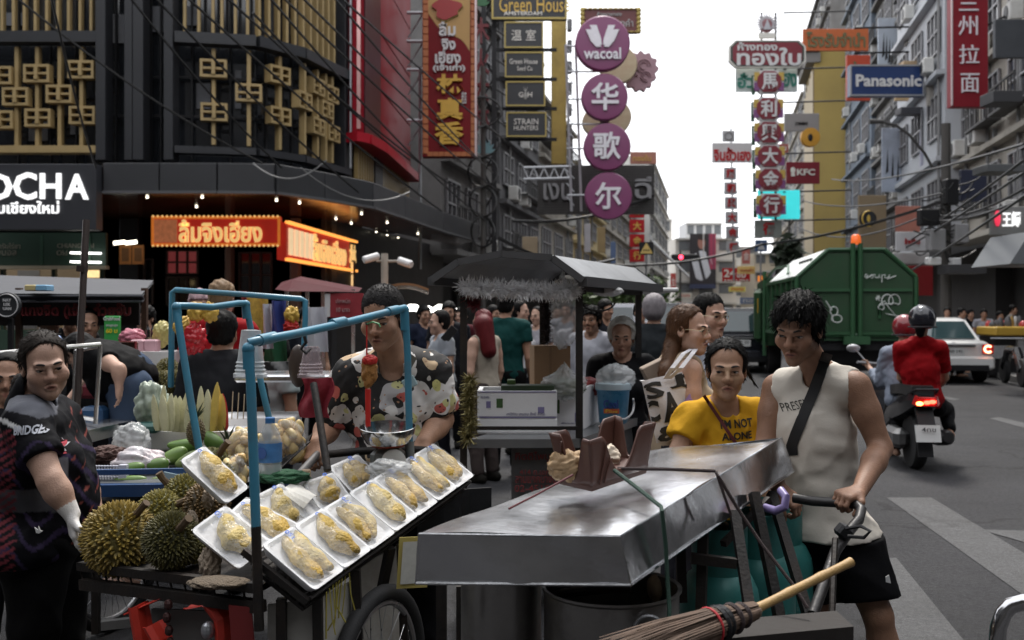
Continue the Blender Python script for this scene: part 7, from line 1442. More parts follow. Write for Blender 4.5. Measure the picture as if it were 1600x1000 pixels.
# red tape drapes and trinkets under the shelf
bnd = mat('hazard_tape',(.50,.035,.02),.45,0,.25,18)
for i,(pts,lb) in enumerate((([(215,945,3.2),(222,985,3.2),(230,1040,3.2)],'red ribbon drape hanging at the left of the shelf'),([(300,945,3.1),(330,940,3.08),(350,965,3.06),(352,1000,3.05),(335,1040,3.05)],'red striped ribbon looping under the shelf'),([(238,975,3.16),(252,1000,3.15),(262,1050,3.15)],'narrow red ribbon hanging beside the trinkets'),([(205,955,3.22),(262,930,3.18)],'short red flag strip tied under the shelf rail'))):
    P_ = [at(*p) for p in pts]; mb = MB(); mb.sheet(lambda u,v: P_[min(int(v*(len(P_)-1)),len(P_)-2)].lerp(P_[min(int(v*(len(P_)-1)),len(P_)-2)+1],v*(len(P_)-1)-min(int(v*(len(P_)-1)),len(P_)-2))+V((u-.5)*.055,-.02*math.sin(u*5),.02*(u-.5)),4,14,.004); r = solo('ribbon',mb,bnd,lb,'ribbon')
mb = MB(); mb.sheet(lambda u,v: at(240+u*150,950+u*6,3.3-.2*u)-V(0,0,.32*v),6,6,.01); part('lower_board',mb,mat('grey_tarp',(.13,.13,.125),.6,0,.3,6),DC)
mb = MB(); mb.sheet(lambda u,v: at(358+u*36,945+u*4,2.96)-V(-.01*v,0,.13*v),4,4,.006); solo('red_card',mb,mat('dark_red_card',(.16,.015,.015),.6),'dark red card with white squares hanging under the shelf corner','card')
for x,y in ((263,945),(261,965),(264,985),(266,1004)): mb = MB(); mb.ell(at(x,y,3.1),(.014,.014,.018),8,6); solo('trinket',mb,mat('trinket_brown',(.05,.02,.018),.3,.3),'dark bead of the trinket string under the shelf','trinket','bead trinkets under the shelf')
mb = MB(); mb.ell(at(325,985,3.05),(.022,.022,.028),12,8); solo('bauble',mb,M_steel,'silver bauble hanging in the striped ribbon','bauble')
# whole durians --------------------------------------------------------------
def durian(px,py,d,R,label,seed=1,col=(.20,.17,.040),n=640,squash=(1,1,1.06),stem=True,sp=.11,face=None):
    c = at(px,py,d); rg = np.random.RandomState(seed); r = thing('durian',label,'durian',c-V(0,0,R),0,'whole spiky durians'); mb = MB(); sq = np.array(squash)*R; cs = []; col = np.array(col); lob = rg.rand()*6
    f_ = lambda u: 1+.06*math.cos(5*math.atan2(u[1],u[0])+lob)*(1-abs(u[2]))
    B = MB(); B.ell((0,0,0),(1,1,1),24,16)
    mb.add([c+Vector(np.array(p)*sq*.95*f_(p)) for p in B.v],B.f); cs += [tuple(col*.55)]*len(B.v); ga = math.pi*(3-math.sqrt(5))
    for i in range(n):
        z = 1-2*(i+.5)/n; a = i*ga+rg.uniform(-.12,.12); s_ = math.sqrt(max(0,1-z*z)); u = np.array((s_*math.cos(a),s_*math.sin(a),z)); w_ = 2.0/math.sqrt(n)*1.3; U = Vector(u); x_,y_,z_ = frame_of(U); b0 = c+Vector(u*sq*.93*f_(u)); th = rg.rand()*6; h = sp*R*rg.uniform(.85,1.25)
        base = [b0+(x_*math.cos(th+k_*math.pi/2.5)+y_*math.sin(th+k_*math.pi/2.5))*w_*R*.92 for k_ in range(5)]; tip = b0+U*(h+.04*R)+Vector(rg.normal(size=3))*R*.015
        mb.add(base+[tip],[(k_,(k_+1) % 5,5) for k_ in range(5)]); t_ = rg.uniform(.8,1.15); cs += [tuple(col*.62*t_)]*5+[tuple(np.minimum(1,col*np.array((1.9,1.65,1.35))*t_))]
    mb.build('husk',vcmat('durian_husk',.55,.2,120,var=.3,scale=12),r,False,cs)
    if stem: 
        mb = MB(); sdir = Vector(face or (.2,-.2,1)).normalized(); b0 = c+sdir*R*.98; mb.tube([b0-sdir*.02,b0+sdir*.03+V(.004,0,0),b0+sdir*.06+V(.012,0,.004)],[.015,.012,.014],8); part('stem',mb,mat('durian_stem',(.10,.065,.035),.8,0,.3,20),r,True)
    return r
durian(186,842,3.40,.118,'biggest golden durian at the left end of the shelf',1,(.19,.150,.034),760,face=(.55,-.3,.7)); durian(268,845,3.24,.086,'dark green durian in front beside the biggest one',2,(.062,.062,.017),760,face=(.5,-.6,.6),sp=.14); durian(250,803,3.55,.080,'olive durian behind the two front ones',3,(.15,.14,.03),420,face=(.9,-.2,.5))
durian(290,780,3.66,.085,'dark olive durian in the upper row with a pale stem',4,(.12,.115,.026),480,face=(-.6,-.2,.6)); durian(328,735,3.80,.080,'green durian topmost beside the single tray',5,(.095,.10,.028),420,face=(.5,-.3,.8)); durian(322,790,3.55,.078,'brown durian half opened under the single tray',6,(.11,.075,.03),420,stem=False); durian(305,850,3.28,.06,'small green durian squeezed behind the dark one',7,(.10,.10,.03),340,stem=False); durian(345,750,3.62,.06,'small durian behind the tray corner',17,(.11,.10,.03),320,stem=False)
for x,y,d,rx,lb in ((330,880,3.10,.055,'pale pulp of a split durian husk beside the leaning tray'),(300,815,3.3,.03,'torn husk edge on the upper durian'),(325,780,3.42,.03,'cut pale husk rim under the single tray')): lump('durian_husk_piece',at(x,y,d),(rx*.5,rx*.7,rx),mat('husk_pulp',(.36,.29,.22),.8,0,.4,14,bump=.8),lb,'durian husk',int(x),.45,'split durian husks',fr=4)
lump('durian_husk_piece',at(340,910,2.98),(.085,.05,.016),mat('husk_brown',(.12,.09,.06),.8,0,.5,20,bump=.9),'flat brown husk slice on the shelf rail','durian husk',21,.2,'split durian husks')
for i,(x,y,d,lb) in enumerate(((262,578,6.2,'topmost green durian of the far pile'),(244,592,6.15,'left durian of the far pile'),(268,596,6.1,'right durian of the far pile'),(252,598,6.05,'front durian of the far pile'))): durian(x,y,d,.068,lb,40+i,(.10,.095,.025),260,stem=False,sp=.13)
# scale ------------------------------------------------------------------------
SCL = thing('weighing_scale','hanging-pan kitchen scale with steel bowl on a red rim','scale',at(606,740,3.86)); c = at(606,690,3.86); k = 3.86/FPX
mb = MB(); mb.lathe(c,[(14*k,-6*k),(34*k,0),(42*k,14*k),(44*k,24*k),(43*k,24.5*k),(41*k,14*k),(33*k,2.5*k),(2*k,1*k)],40,V(0,-.12,1)); part('bowl',mb,mat('bowl_steel',(.5,.5,.5),.18,1,.1,5),SCL,True)
mb = MB(); mb.lathe(c-V(0,0,8*k),[(24*k,0),(28*k,3*k),(27*k,8*k),(10*k,9*k)],28); part('red_collar',mb,mat('scale_red',(.26,.04,.02),.4),SCL,True); mb = MB(); mb.bbox(c-V(0,0,28*k),(52*k,44*k,36*k),.02); part('housing',mb,mat('scale_grey',(.10,.11,.105),.4,0,.2,8),SCL); mb = MB(); mb.lathe(c+V(12*k,-22*k,-28*k),[(19*k,0),(19*k,4*k),(17*k,5*k)],24,(0,-1,.1)); part('dial',mb,mat('dial_white',(.48,.47,.44),.4,0,.15,20),SCL,True)
lump('plastic_bag',at(606,733,3.7),(.075,.05,.032),M_bag,'crumpled clear bag in front of the scale','plastic bag',15,.35,fr=4.5); mb = MB(); mb.tube([at(478,710,4.05),at(495,712,4.0),at(560,705,4.0),at(640,702,4.0),at(668,704,4.0)],.016,10); part('push_handle',mb,M_iron,DC,True); mb = MB(); mb.tube([at(500,706,4.02),at(485,722,3.9),at(462,748,3.6)],.016,10); part('push_handle',mb,mat('worn_pipe',(.15,.15,.15),.4,.5),DC,True)
lump('green_cloth',at(440,745,3.55),(.09,.06,.022),mat('green_mesh_cloth',(.015,.085,.035),.8,0,.4,40,bump=.8),'green mesh cloth crumpled behind the back row of trays','cloth',16,.35); mb = MB(); mb.lathe(at(478,745,3.6),[(.018,0),(.018,.022),(.015,.026)],14); solo('bottle_cap',mb,mat('tan_cap',(.36,.26,.16),.5),'tan bottle cap beside the green cloth','cap')
# hanging things on the pipe
HB = thing('lucky_charm','red and gold lucky charm with long red tassel hanging from the blue pipe','ornament',at(574,665,3.62)); mb = MB(); mb.cyl(at(573,508,3.62),at(573,668,3.62),.003,seg=5); part('cord',mb,mat('charm_red',(.48,.015,.01),.5),HB); mb = MB(); mb.cyl(at(575,608,3.62),at(575,666,3.62),.0105,.0095,10); part('tassel',mb,mat('charm_red',(.48,.015,.01),.5),HB)
lump('charm',at(577,580,3.62),(.026,.02,.05),mat('charm_gold',(.44,.20,.05),.35,.2,.6,40,bump=.9),'','',4,.4,parent=HB); lump('charm_top',at(578,563,3.615),(.024,.02,.018),mat('charm_red',(.48,.015,.01),.5),'','',6,.3,parent=HB); mb = MB(); mb.tube([at(573,506,3.62),at(582,503,3.62),at(592,506,3.62),at(594,511,3.62)],.003,5); part('green_tie',mb,mat('green_tie',(.12,.36,.16),.5),HB)
def cup(name,label,pts,m,cat='plastic cup stack'):
    """tapered transparent stack of cups seen upside down"""
    x,y0,y1,w0,w1,d = pts; k = d/FPX; r = thing(name,label,cat,at(x,y1,d)); c = at(x,y1,d); h = (y1-y0)*k; mb = MB(); mb.lathe(c,[(w1*k*.5+.006,0),(w1*k*.5+.006,.012),(w1*k*.48,.018),(w0*k*.5,h),(w0*k*.2,h+.002)],26,V(.02,0,1),cap=False); part('cups',mb,m,r,True); mb = MB()
    for i in range(3): mb.lathe(c+V(0,0,.02+i*.012),[(w1*k*.49-.002*i,0),(w1*k*.49+.003-.002*i,.004),(w1*k*.49-.002*i,.008)],26,cap=False)
    part('cup_rims',mb,m,r,True); return r
M_cupw = mat('frosted_cup',(.62,.66,.68),.3,0,.12,10,alpha=.62,bump=.3); cup('cup_stack','stack of frosted plastic cups hanging by the near pipe corner',(391,516,590,30,46,3.12),M_cupw); cup('cup_stack','stack of clear plastic cups hung over the black post',(486,542,590,24,37,3.62),mat('clear_cup',(.42,.34,.36),.2,0,.2,12,alpha=.5))
mb = MB(); mb.sheet(lambda u,v: at(470+48*u,590+62*v,3.75)+V(.012*math.sin(v*6),.02*math.sin(u*9+v*2),0),14,14,.004); solo('red_cloth',mb,mat('dark_red_cloth',(.22,.012,.025),.75,0,.15,10,bump=.3),'dark red cloth bag hanging behind the clear cups','cloth',smooth=True); mb = MB(); mb.tube([at(474,520,3.35),at(478,535,3.4),at(470,545,3.4),at(478,552,3.4),at(484,545,3.42)],.006,6); solo('cable_tie',mb,M_black,'tangle of black ties on the blue pipe','cable tie')
# bottle -----------------------------------------------------------------------
BT = thing('water_bottle','large clear water bottle with blue label and blue cap','bottle',at(422,748,3.55)); c = at(422,748,3.55); k = 3.55/FPX
mb = MB(); mb.lathe(c,[(15*k,0),(18*k,3*k),(18*k,22*k),(17*k,24*k),(18*k,26*k),(18*k,56*k),(15*k,72*k),(8*k,84*k),(7*k,88*k)],28); part('bottle_body',mb,mat('bottle_clear',(.55,.60,.62),.08,0,.1,8,alpha=.42,spec=.9),BT,True); mb = MB(); mb.lathe(c+V(0,0,27*k),[(18.4*k,0),(18.4*k,30*k)],28,cap=False); part('label',mb,mat('bottle_label',(.05,.17,.40),.4,0,.5,30),BT,True); mb = MB(); mb.lathe(c+V(0,0,87*k),[(7.5*k,0),(7.5*k,8*k),(6.5*k,9*k),(1*k,9*k)],16); part('cap',mb,mat('bottle_cap',(.03,.14,.36),.4),BT,True)
mb = MB(); mb.lathe(c+V(-9*k,-16.4*k,42*k),[(9*k,0),(9*k,1*k)],18,V(-.4,-1,0)); part('label_disc',mb,mat('label_disc',(.03,.10,.34),.4),BT)
# jackfruit bags in wire trays
def jack(px,py,d,w_,h_,n,label,seed):
    r = thing('jackfruit_bag',label,'fruit bag',at(px,py+h_/2,d),0,'bags of yellow jackfruit pieces'); rg = random.Random(seed); k = d/FPX
    for i in range(n):
        u = rg.uniform(-.5,.5); v = rg.uniform(-.5,.5)*(1-.5*abs(u)); c = at(px,py,d)+V(u*w_*k,rg.uniform(-.03,.03),v*h_*k); mb = MB(); R_ = Euler((rg.uniform(-1,1),rg.uniform(-1,1),rg.uniform(0,3))).to_matrix(); mb.ell(c,(.020,.017,.034),10,8,R_); part('jackfruit_piece',mb,mat('jackfruit_%d' % (i % 3),((.56,.40,.14),(.60,.46,.20),(.52,.34,.12))[i % 3],.45,0,.2,20),r,'all')
    lump('plastic_film',at(px,py,d-.04),(w_*k*.55,.05,h_*k*.58),M_film,'','',seed,.15,parent=r)
jack(450,690,4.0,46,56,40,'bag of jackfruit pieces right of the water bottle',1); jack(382,700,3.9,46,50,34,'bag of jackfruit pieces behind the blue post',2); jack(370,735,3.7,26,40,20,'small bag of jackfruit pieces beside the single tray',3)
mb = MB()
for i in range(14): mb.cyl(at(432+i*3.6,738-i*3.4,3.85+.01*i),at(440+i*3.6,722-i*3.4,3.95+.01*i),.0022,seg=4)
mb.cyl(at(432,738,3.85),at(484,690,4.0),.004,seg=5); mb.cyl(at(440,722,3.95),at(490,677,4.1),.004,seg=5); part('wire_tray',mb,M_iron,DC); tagp(DC.children[-1],kind='stuff')
# fruit cart behind: blue rail, mangoes, corn, pineapples, foam box ---------------
FC = thing('fruit_cart','blue-edged fruit cart loaded with green mangoes and corn behind the durians','food cart',at(250,HZ,4.6).xy.to_3d()); M_rail = mat('navy_rail',(.020,.06,.16),.4,0,.2,6)
sqbar(FC,at(148,738,4.25),at(318,735,4.25),.022,M_rail,'rail'); sqbar(FC,at(148,766,4.2),at(318,764,4.2),.05,M_rail,'rail'); mb = MB(); mb.add([at(148,760,4.22),at(420,752,4.22),at(400,690,5.2),at(180,690,5.2)],[(0,1,2,3)]); part('top',mb,mat('cart_dark_top',(.05,.055,.06),.5,0,.4,10),FC); mb = MB(); mb.box(at(240,800,4.45),(.55,.3,.16)); part('side',mb,mat('cart_dark_side',(.022,.024,.03),.6),FC)
spoked(FC,V(at(175,HZ,4.87).x,4.87,.285),V(.9,-.42,0),.285); sqbar(FC,at(150,978,4.6),at(205,972,4.6),.04,mat('grey_foot',(.16,.155,.15),.7),'foot')
for a,b in (((150,770,4.3),(150,990,4.3)),((330,760,4.4),(330,960,4.4))): sqbar(FC,at(*a),at(*b),.03,M_iron,'leg')
MG = None; gcol = [(.10,.19,.035),(.13,.22,.05),(.16,.22,.07),(.085,.16,.03)]
for i,(x,y,d,L,R,a,lb) in enumerate(((287,697,4.7,26,11,.05,'long mango under the pineapple, rear row'),(272,714,4.6,23,13,.35,'mango lying in the middle of the heap'),(295,721,4.55,22,13,.45,'mango at the right of the heap'),(246,728,4.45,18,12,.1,'pale rounded mango in front of the heap'),(210,732,4.42,16,10,0,'dull mango beside the white basket'),(204,751,4.35,26,8,0,'mango under the blue rail on the left'),(262,750,4.35,26,8,.05,'mango under the blue rail on the right'),(332,690,4.75,18,13,-.8,'mango standing right of the pineapple'),(310,706,4.72,18,10,-.4,'mango leaning behind the blue pipe'))):
    k = d/FPX; mb = MB(); R_ = Matrix.Rotation(-a,3,'Y'); mb.ell((0,0,0),(1,1,1),20,14,Matrix.Rotation(math.radians(90),3,'Y')); c = at(x,y,d); mb.v = [tuple(c+R_ @ V(p[0]*L*k,p[1]*R*k,p[2]*R*k*(1+.18*p[0])+.25*R*k*p[0]**2)) for p in mb.v]; solo('mango',mb,mat('mango_%d' % (i % 4),gcol[i % 4],.42,0,.25,9),lb,'mango','green mangoes on the fruit cart','all')
def pine(px,py,d,R,label,leaf=18,up=(0,0,1)):
    c = at(px,py,d); r = thing('pineapple',label,'pineapple',c-V(0,0,R*1.5),0,'pineapples on the fruit cart'); mb = MB(); ga = math.pi*(3-math.sqrt(5)); mb.ell(c,(R*.95,R*.95,R*1.5),16,12); n = 150
    for i in range(n):
        z = 1-2*(i+.5)/n; s_ = math.sqrt(1-z*z); u = Vector((s_*math.cos(i*ga),s_*math.sin(i*ga),z)); x_,y_,z_ = frame_of(u); b = c+Vector((u.x*R*.95,u.y*R*.95,u.z*R*1.5)); mb.add([b+x_*R*.15,b+y_*R*.15,b-x_*R*.15,b-y_*R*.15,b+u*R*.13],[(0,1,4),(1,2,4),(2,3,4),(3,0,4)])
    part('fruit',mb,mat('pineapple_skin',(.10,.075,.03),.7,0,.6,30),r)
    for i in range(leaf): a = i*2.4; t = .3+.5*i/leaf; mb = MB(); b = c+V(0,0,R*1.35); d_ = V(math.cos(a)*t,math.sin(a)*t,1).normalized(); s_ = d_.cross(V(0,0,1)).normalized(); L = R*(2.2-1.0*i/leaf); mb.add([b-s_*R*.14,b+s_*R*.14,b+d_*L*.6+s_*R*.1,b+d_*L+V(math.cos(a),math.sin(a),-.1)*R*.25,b+d_*L*.6-s_*R*.1],[(0,1,2,3,4)]); part('leaf',mb,mat('pineapple_leaf',(.045,.065,.03),.5,0,.4,12),r)
pine(306,675,4.6,.042,'pineapple with spiky crown standing against the foam box'); pine(355,712,4.35,.04,'pineapple lying low behind the single durian tray',12); 
c = at(310,702,5.0); sbox('white foam box holding the corn packets',(c.x,c.y+.12,c.z),(.44,.34,.10),0,False,grp=None,hollow=False); c = at(355,690,5.1); sbox('white foam slab behind the foam box',(c.x+.12,c.y+.2,c.z+.03),(.4,.3,.09),.1,False,grp=None,hollow=False)
rg = random.Random(4)
for i in range(17):
    x = 246+i*6.6; y0 = 676-abs(i-8)*.4; lean = rg.uniform(-.10,.10)-(.05 if i < 5 else -.03); h_ = rg.uniform(.17,.24); d = 4.85+rg.uniform(-.08,.08); c = at(x,y0,d); yl = i > 12; m_ = mat('corn_yellow',(.56,.40,.09),.4,0,.35,22) if yl and i != 16 else mat('corn_red',(.42,.03,.03),.4,0,.3,18) if i == 16 else mat('corn_husk',(.50,.48,.30),.55,0,.3,14,bump=.3)
    mb = MB(); w_ = rg.uniform(.016,.024); d_ = V(lean,rg.uniform(-.05,.1),1).normalized(); ph = rg.random()*6; mb.loft([[c+d_*(h_*t)+V(math.cos(a),math.sin(a)*.6,0)*(w_*s_*(1+.12*math.sin(3*a+ph))) for a in np.linspace(0,6.28,11)[:-1]] for t,s_ in ((0,.6),(.12,.95),(.45,1.05),(.75,.8),(.92,.45),(1,.12))]); solo('corn_cob',mb,m_,('yellow' if yl and i != 16 else 'red wrapped' if i == 16 else 'pale husked') + ' corn cob standing in the foam box, ' + ('first second third fourth fifth sixth seventh eighth ninth tenth eleventh twelfth thirteenth fourteenth fifteenth sixteenth last'.split()[i]) + ' from the left','corn','corn cobs standing in the foam box',True)
for i in range(5): mb = MB(); mb.cyl(at(362+i*9,655,5),at(364+i*9,612+i*2,5),.003,seg=5); solo('skewer',mb,mat('pale_stick',(.42,.36,.26),.6),'thin wooden skewer standing right of the corn','skewer','skewers beside the corn')
# basket, bags
BK = thing('basket','white plastic lattice basket on the left corner of the fruit cart','basket',at(168,765,4.35)); k = 4.35/FPX; mb = MB(); c = at(168,742,4.35)
for i in range(9): mb.box(c+V((i-4)*4.6*k,0,0),(1.2*k,.012,30*k))
for j in range(6): mb.box(c+V(0,-.004,(j-2.5)*5.6*k),(40*k,.012,1.4*k))
mb.box(c+V(25*k,.0,0),(12*k,.03,32*k)); part('lattice',mb,mat('basket_white',(.52,.53,.60),.45),BK); tagp(BK.children[-1],kind='stuff')
lump('plastic_bag',at(220,725,4.5),(.115,.07,.065),mat('printed_bag',(.55,.52,.54),.35,0,.45,16,bump=.8,bscale=30,dirt=(.35,.08,.09),dirt_scale=9,dirt_amt=.6),'white printed plastic bag crumpled behind the mangoes','plastic bag',24,.3); lump('plastic_bag',at(205,688,4.7),(.075,.06,.07),M_bag,'clear bag standing above the printed one','plastic bag',25,.35); lump('tamarind_pile',at(168,712,4.6),(.085,.06,.04),mat('tamarind',(.11,.055,.045),.6,0,.6,26,bump=1),'pile of brown packaged tamarind on the fruit cart','tamarind',26,.4,fr=6); lump('plastic_bag',at(237,632,5.0),(.07,.06,.10),mat('green_white_bag',(.36,.42,.34),.4,0,.6,8,alpha=.85,bump=.6,bscale=25),'green and white plastic bag at the left of the corn','plastic bag',27,.4,fr=4); mb = MB(); mb.bbox(at(232,668,4.9),(.12,.1,.05),.015); solo('tub',mb,mat('dark_teal_tub',(.02,.09,.075),.4),'dark teal tub below the green and white bag','tub'); mb = MB(); mb.bbox(at(276,750,4.2),(.12,.005,.05),.002,M=Matrix.Rotation(.2,3,'Y')); solo('price_card',mb,mat('pale_blue_card',(.30,.42,.48),.5),'pale blue price card tucked under the mangoes','card')
# ------------------------------------------------------------------ stalls on the left
d = 7.4; k = d/FPX; LS = thing('left_stall','street stall with grey sheet roof and dark red Thai lettering at the left','food stall',(at(100,HZ,d).x,d,0))
mb = MB(); mb.add([at(-60,458,d-.3),at(222,460,d-.3),at(240,438,d+.9),at(-60,428,d+.9)],[(0,1,2,3)]); mb.add([p-V(0,0,.02) for p in (at(-60,458,d-.3),at(222,460,d-.3),at(240,438,d+.9),at(-60,428,d+.9))],[(3,2,1,0)]); part('roof_sheet',mb,mat('grey_roof_sheet',(.055,.058,.068),.6,.2,.2,3),LS)
mb = MB(); mb.sheet(lambda u,v: at(-60+282*u,458,d-.3)+V(0,.05*math.sin(v*3),-.012-.055*v),8,5,.01); part('gutter',mb,mat('gutter_grey',(.085,.088,.10),.5,.3,.2,4),LS,True)
for x in (226,30): sqbar(LS,at(x,450,d),at(x,640,d),.04,mat('brown_post',(.07,.035,.02),.7),'post')
mb = MB(); text_on(mb,'แกงจืด (เจ้า) ก๋วยจั๊บ',at(120,486,d-.2),(1,0,0),(0,0,1),w=165*k,h=24*k,depth=.02,bold=.03); part('lettering',mb,mat('deep_red_letter',(.16,.012,.015),.6),LS); mb = MB(); mb.box(at(95,486,d+.1),(250*k,.03,46*k)); part('banner',mb,mat('dark_banner',(.025,.018,.018),.7),LS)
mb = MB(); mb.bbox(at(120,600,d+.2),(240*k,.5,110*k),.02); part('counter',mb,mat('stall_counter',(.05,.055,.06),.5,.2,.4,6),LS)
for x,c_,lb in ((53,(.50,.42,.20),'yellow tissue box lying on the stall roof edge'),(70,(.20,.42,.62),'pale blue tissue box lying on the stall roof edge')): mb = MB(); mb.bbox(at(x,450,d-.32),(17*k,.12,9*k),.006); solo('tissue_box',mb,mat('tissue_%d' % x,c_,.5),lb,'box')
r = thing('round_sign','round black NAY LEK UAN sign with white ring on a post','sign',at(14,560,6.8)); k = 6.8/FPX; c = at(14,477,6.8); mb = MB(); mb.lathe(c,[(20*k,0),(20*k,.03)],32,(0,-1,0)); part('disc',mb,M_signblack,r); mb = MB(); mb.tube([c+V(17.5*k*math.cos(a),-.035,17.5*k*math.sin(a)) for a in np.linspace(0,6.28,32)[:-1]],.004,5,True); part('ring',mb,M_white,r); mb = MB()
for i,tx in enumerate(('NAY','LEK','UAN')): text_on(mb,tx,at(15,469+i*6.6,6.8)+V(0,-.033,0),(1,0,0),(0,0,1),h=4.6*k,depth=.004,bold=.02)
part('lettering',mb,M_white,r); sqbar(r,at(17,497,6.82),at(17,600,6.82),.03,M_black,'post')
k = 6.9/FPX; s = board('menu_sign','green delivery sign with GrabFood and yellow price 60',162,493,188,536,6.9,mat('grab_green',(.03,.24,.05),.5,emit=.08),th=.02); letters(*s[:4],[('GrabFood',175,498,26,6),('ลดสูงสุด',175,509,18,4)],M_white,bold=.02,depth=.004); letters(*s[:4],[('60 บ',175,517,18,7)],mat('price_yellow',(.75,.60,.03),.5),bold=.03,depth=.004)
s = board('framed_menu','framed photo menu standing on the stall counter',187,533,214,566,6.2,mat('menu_brown',(.16,.09,.06),.5,0,.7,20),th=.03,border=mat('menu_frame',(.20,.015,.02),.5),bw=1.5); mb = MB(); mb.box(s[1](197,552,.006),(12*s[2],.004,15*s[2])); part('paper',mb,M_white,s[0])
for x,y,w_,h_,m_,lb,amp in ((206,526,.075,.05,mat('pink_bag',(.55,.18,.24),.4,0,.2,8,bump=.6),'pink plastic bag on the stall counter',.3),(255,522,.06,.075,mat('yellow_bag',(.48,.42,.14),.4,0,.2,8,bump=.6),'yellow plastic bag behind the far durians',.3),(80,540,.07,.07,mat('blue_bag',(.07,.14,.34),.4),'blue bag on the left stall',.3)): lump('plastic_bag',at(x,y,6.5),(w_,.06,h_),m_,lb,'plastic bag',x,amp)
for x in (217,238): mb = MB(); mb.bbox(at(x,540,6.4),(.085,.08,.08),.01); solo('napkin_pack',mb,mat('pink_pack',(.50,.30,.34),.6),'pink napkin pack %s on the stall counter' % ('left' if x < 230 else 'right'),'napkin pack')
c = at(247,575,6.4); sbox('white foam box of ice in front of the yellow bag',(c.x,c.y,c.z),(.26,.25,.11),0,False,grp=None); mb = MB(); mb.bbox(at(245,618,6.6),(.6,.5,.12),.02); solo('stall_table',mb,M_black,'black table under the far durian pile','table')
for i in range(2): mb = MB(); c = at(231+i*8,527,6.6); mb.lathe(c,[(.014,0),(.014,.05),(.006,.07),(.006,.085)],10); solo('sauce_bottle',mb,M_blk,'small dark sauce bottle, %s of two by the pink packs' % ('left' if i == 0 else 'right'),'bottle')
# stainless frame and leaning post
SF = thing('steel_table','stainless table with tubular guard rails at the left','table',at(100,HZ,5).xy.to_3d()); M_tub = mat('steel_tube',(.50,.49,.47),.25,.9,.1,6)
for P_ in (((-30,555,4.6),(60,546,4.8),(157,538,5.0)),((157,538,5.0),(153,600,5.0),(149,662,5.0)),((115,650,5.3),(150,656,5.0)),((157,540,5.0),(120,548,5.4)),((118,548,5.4),(115,660,5.4))): bar(SF,[at(*p) for p in P_],.0115,M_tub,'rail',8)
mb = MB(); mb.add([at(110,678,4.6),at(185,662,4.9),at(215,656,5.6),at(110,652,5.6)],[(0,1,2,3)]); mb.add([at(110,700,4.6),at(185,680,4.9),at(185,662,4.9),at(110,678,4.6)],[(0,1,2,3)]); part('top',mb,M_ss,SF); mb = MB(); mb.cyl(at(135,344,5.2),at(118,680,5.0),.018,seg=8); mb.cyl(at(129,415,5.15),at(128,425,5.15),.03,seg=8); solo('leaning_post',mb,mat('brown_steel_post',(.07,.055,.05),.4,.5),'dark brown steel post standing by the stainless table','post')
mb = MB(); mb.bbox(at(148,650,5.6),(.13,.13,.11),.02); solo('plastic_stool',mb,mat('blue_stool',(.02,.07,.16),.5),'dark blue plastic stool under the stainless table','stool'); mb = MB(); mb.bbox(at(139,610,5.9),(.14,.12,.09),.02); solo('crate',mb,mat('red_fruit_crate',(.30,.04,.06),.6,0,.6,18),'violet crate of red fruit under the bending woman','crate')
bar(FC,[at(267,605,5.6),at(268,520,5.6),at(269,457,5.6),at(274,453,5.6),at(380,460,5.65),at(470,467,5.7),at(477,470,5.7),at(477,500,5.7),at(475,545,5.7)],.0165,M_blue,'blue_pipe',10)
# maroon roofed cart, flags and garments
MC = thing('maroon_cart','small cart with maroon roof and red menu board behind the vendor','food cart',(at(500,HZ,9).x,9,0)); mb = MB(); mb.loft([[at(430,452,8.6),at(458,437,8.8),at(560,456,8.6),at(450,455,8.5)],[at(440,441,9.8),at(470,432,9.8),at(566,450,9.8),at(460,446,9.8)]]); part('roof',mb,mat('maroon_roof',(.065,.010,.014),.75,0,.2,3,spec=.15),MC)
for x in (448,480,505,552): sqbar(MC,at(x,452,8.7),at(x,620,8.7),.03,M_tub,'post')
k = 8.6/FPX; mb = MB(); mb.box(at(538,477,8.6),(60*k,.03,38*k)); bd_ = part('menu_board',mb,mat('menu_red',(.30,.03,.04),.5,0,.3,10),MC); mb = MB(); text_on(mb,'ปลาหมึก',at(536,470,8.58),(1,0,0),(0,0,1),w=22*k,h=7*k,depth=.01); text_on(mb,'10 บาท',at(536,484,8.58),(1,0,0),(0,0,1),w=20*k,h=7*k,depth=.01); part('lettering',mb,mat('faded_pink',(.45,.30,.30),.6),bd_); mb = MB(); mb.box(at(512,477,8.59),(8*k,.03,36*k)); part('side_panel',mb,M_white,MC)
for x,y,w_,h_,dd,c_,lb in ((436,500,24,60,6.6,(.03,.05,.22),'blue cloth flag hanging on the fruit cart pipe'),(418,510,16,70,6.7,(.50,.51,.55),'white cloth hanging left of the blue flag'),(430,540,36,60,6.8,(.02,.12,.05),'green cloth hanging under the blue flag'),(495,515,34,70,6.9,(.52,.53,.57),'pale garment hanging beside the gold ornaments'),(400,500,40,80,9.5,(.50,.33,.06),'yellow and red patterned banner behind the fair-haired person'),(382,500,10,90,9.4,(.35,.05,.04),'narrow red banner behind the fair-haired person'),(440,575,60,20,6.2,(.10,.10,.10),'tray of dark goods at the noodle stall')):
    kk = dd/FPX; mb = MB(); mb.sheet(lambda u,v: at(x,y,dd)+V((u-.5)*w_*kk,.03*math.sin(u*9+v*3),(v-.5)*h_*kk),12,8,.004); solo('hanging_cloth',mb,mat('hung_%d' % (x*7+w_),c_,.75,0,.25 if 'pattern' not in lb else .8,5 if 'pattern' not in lb else 25),lb,'cloth',smooth=True)
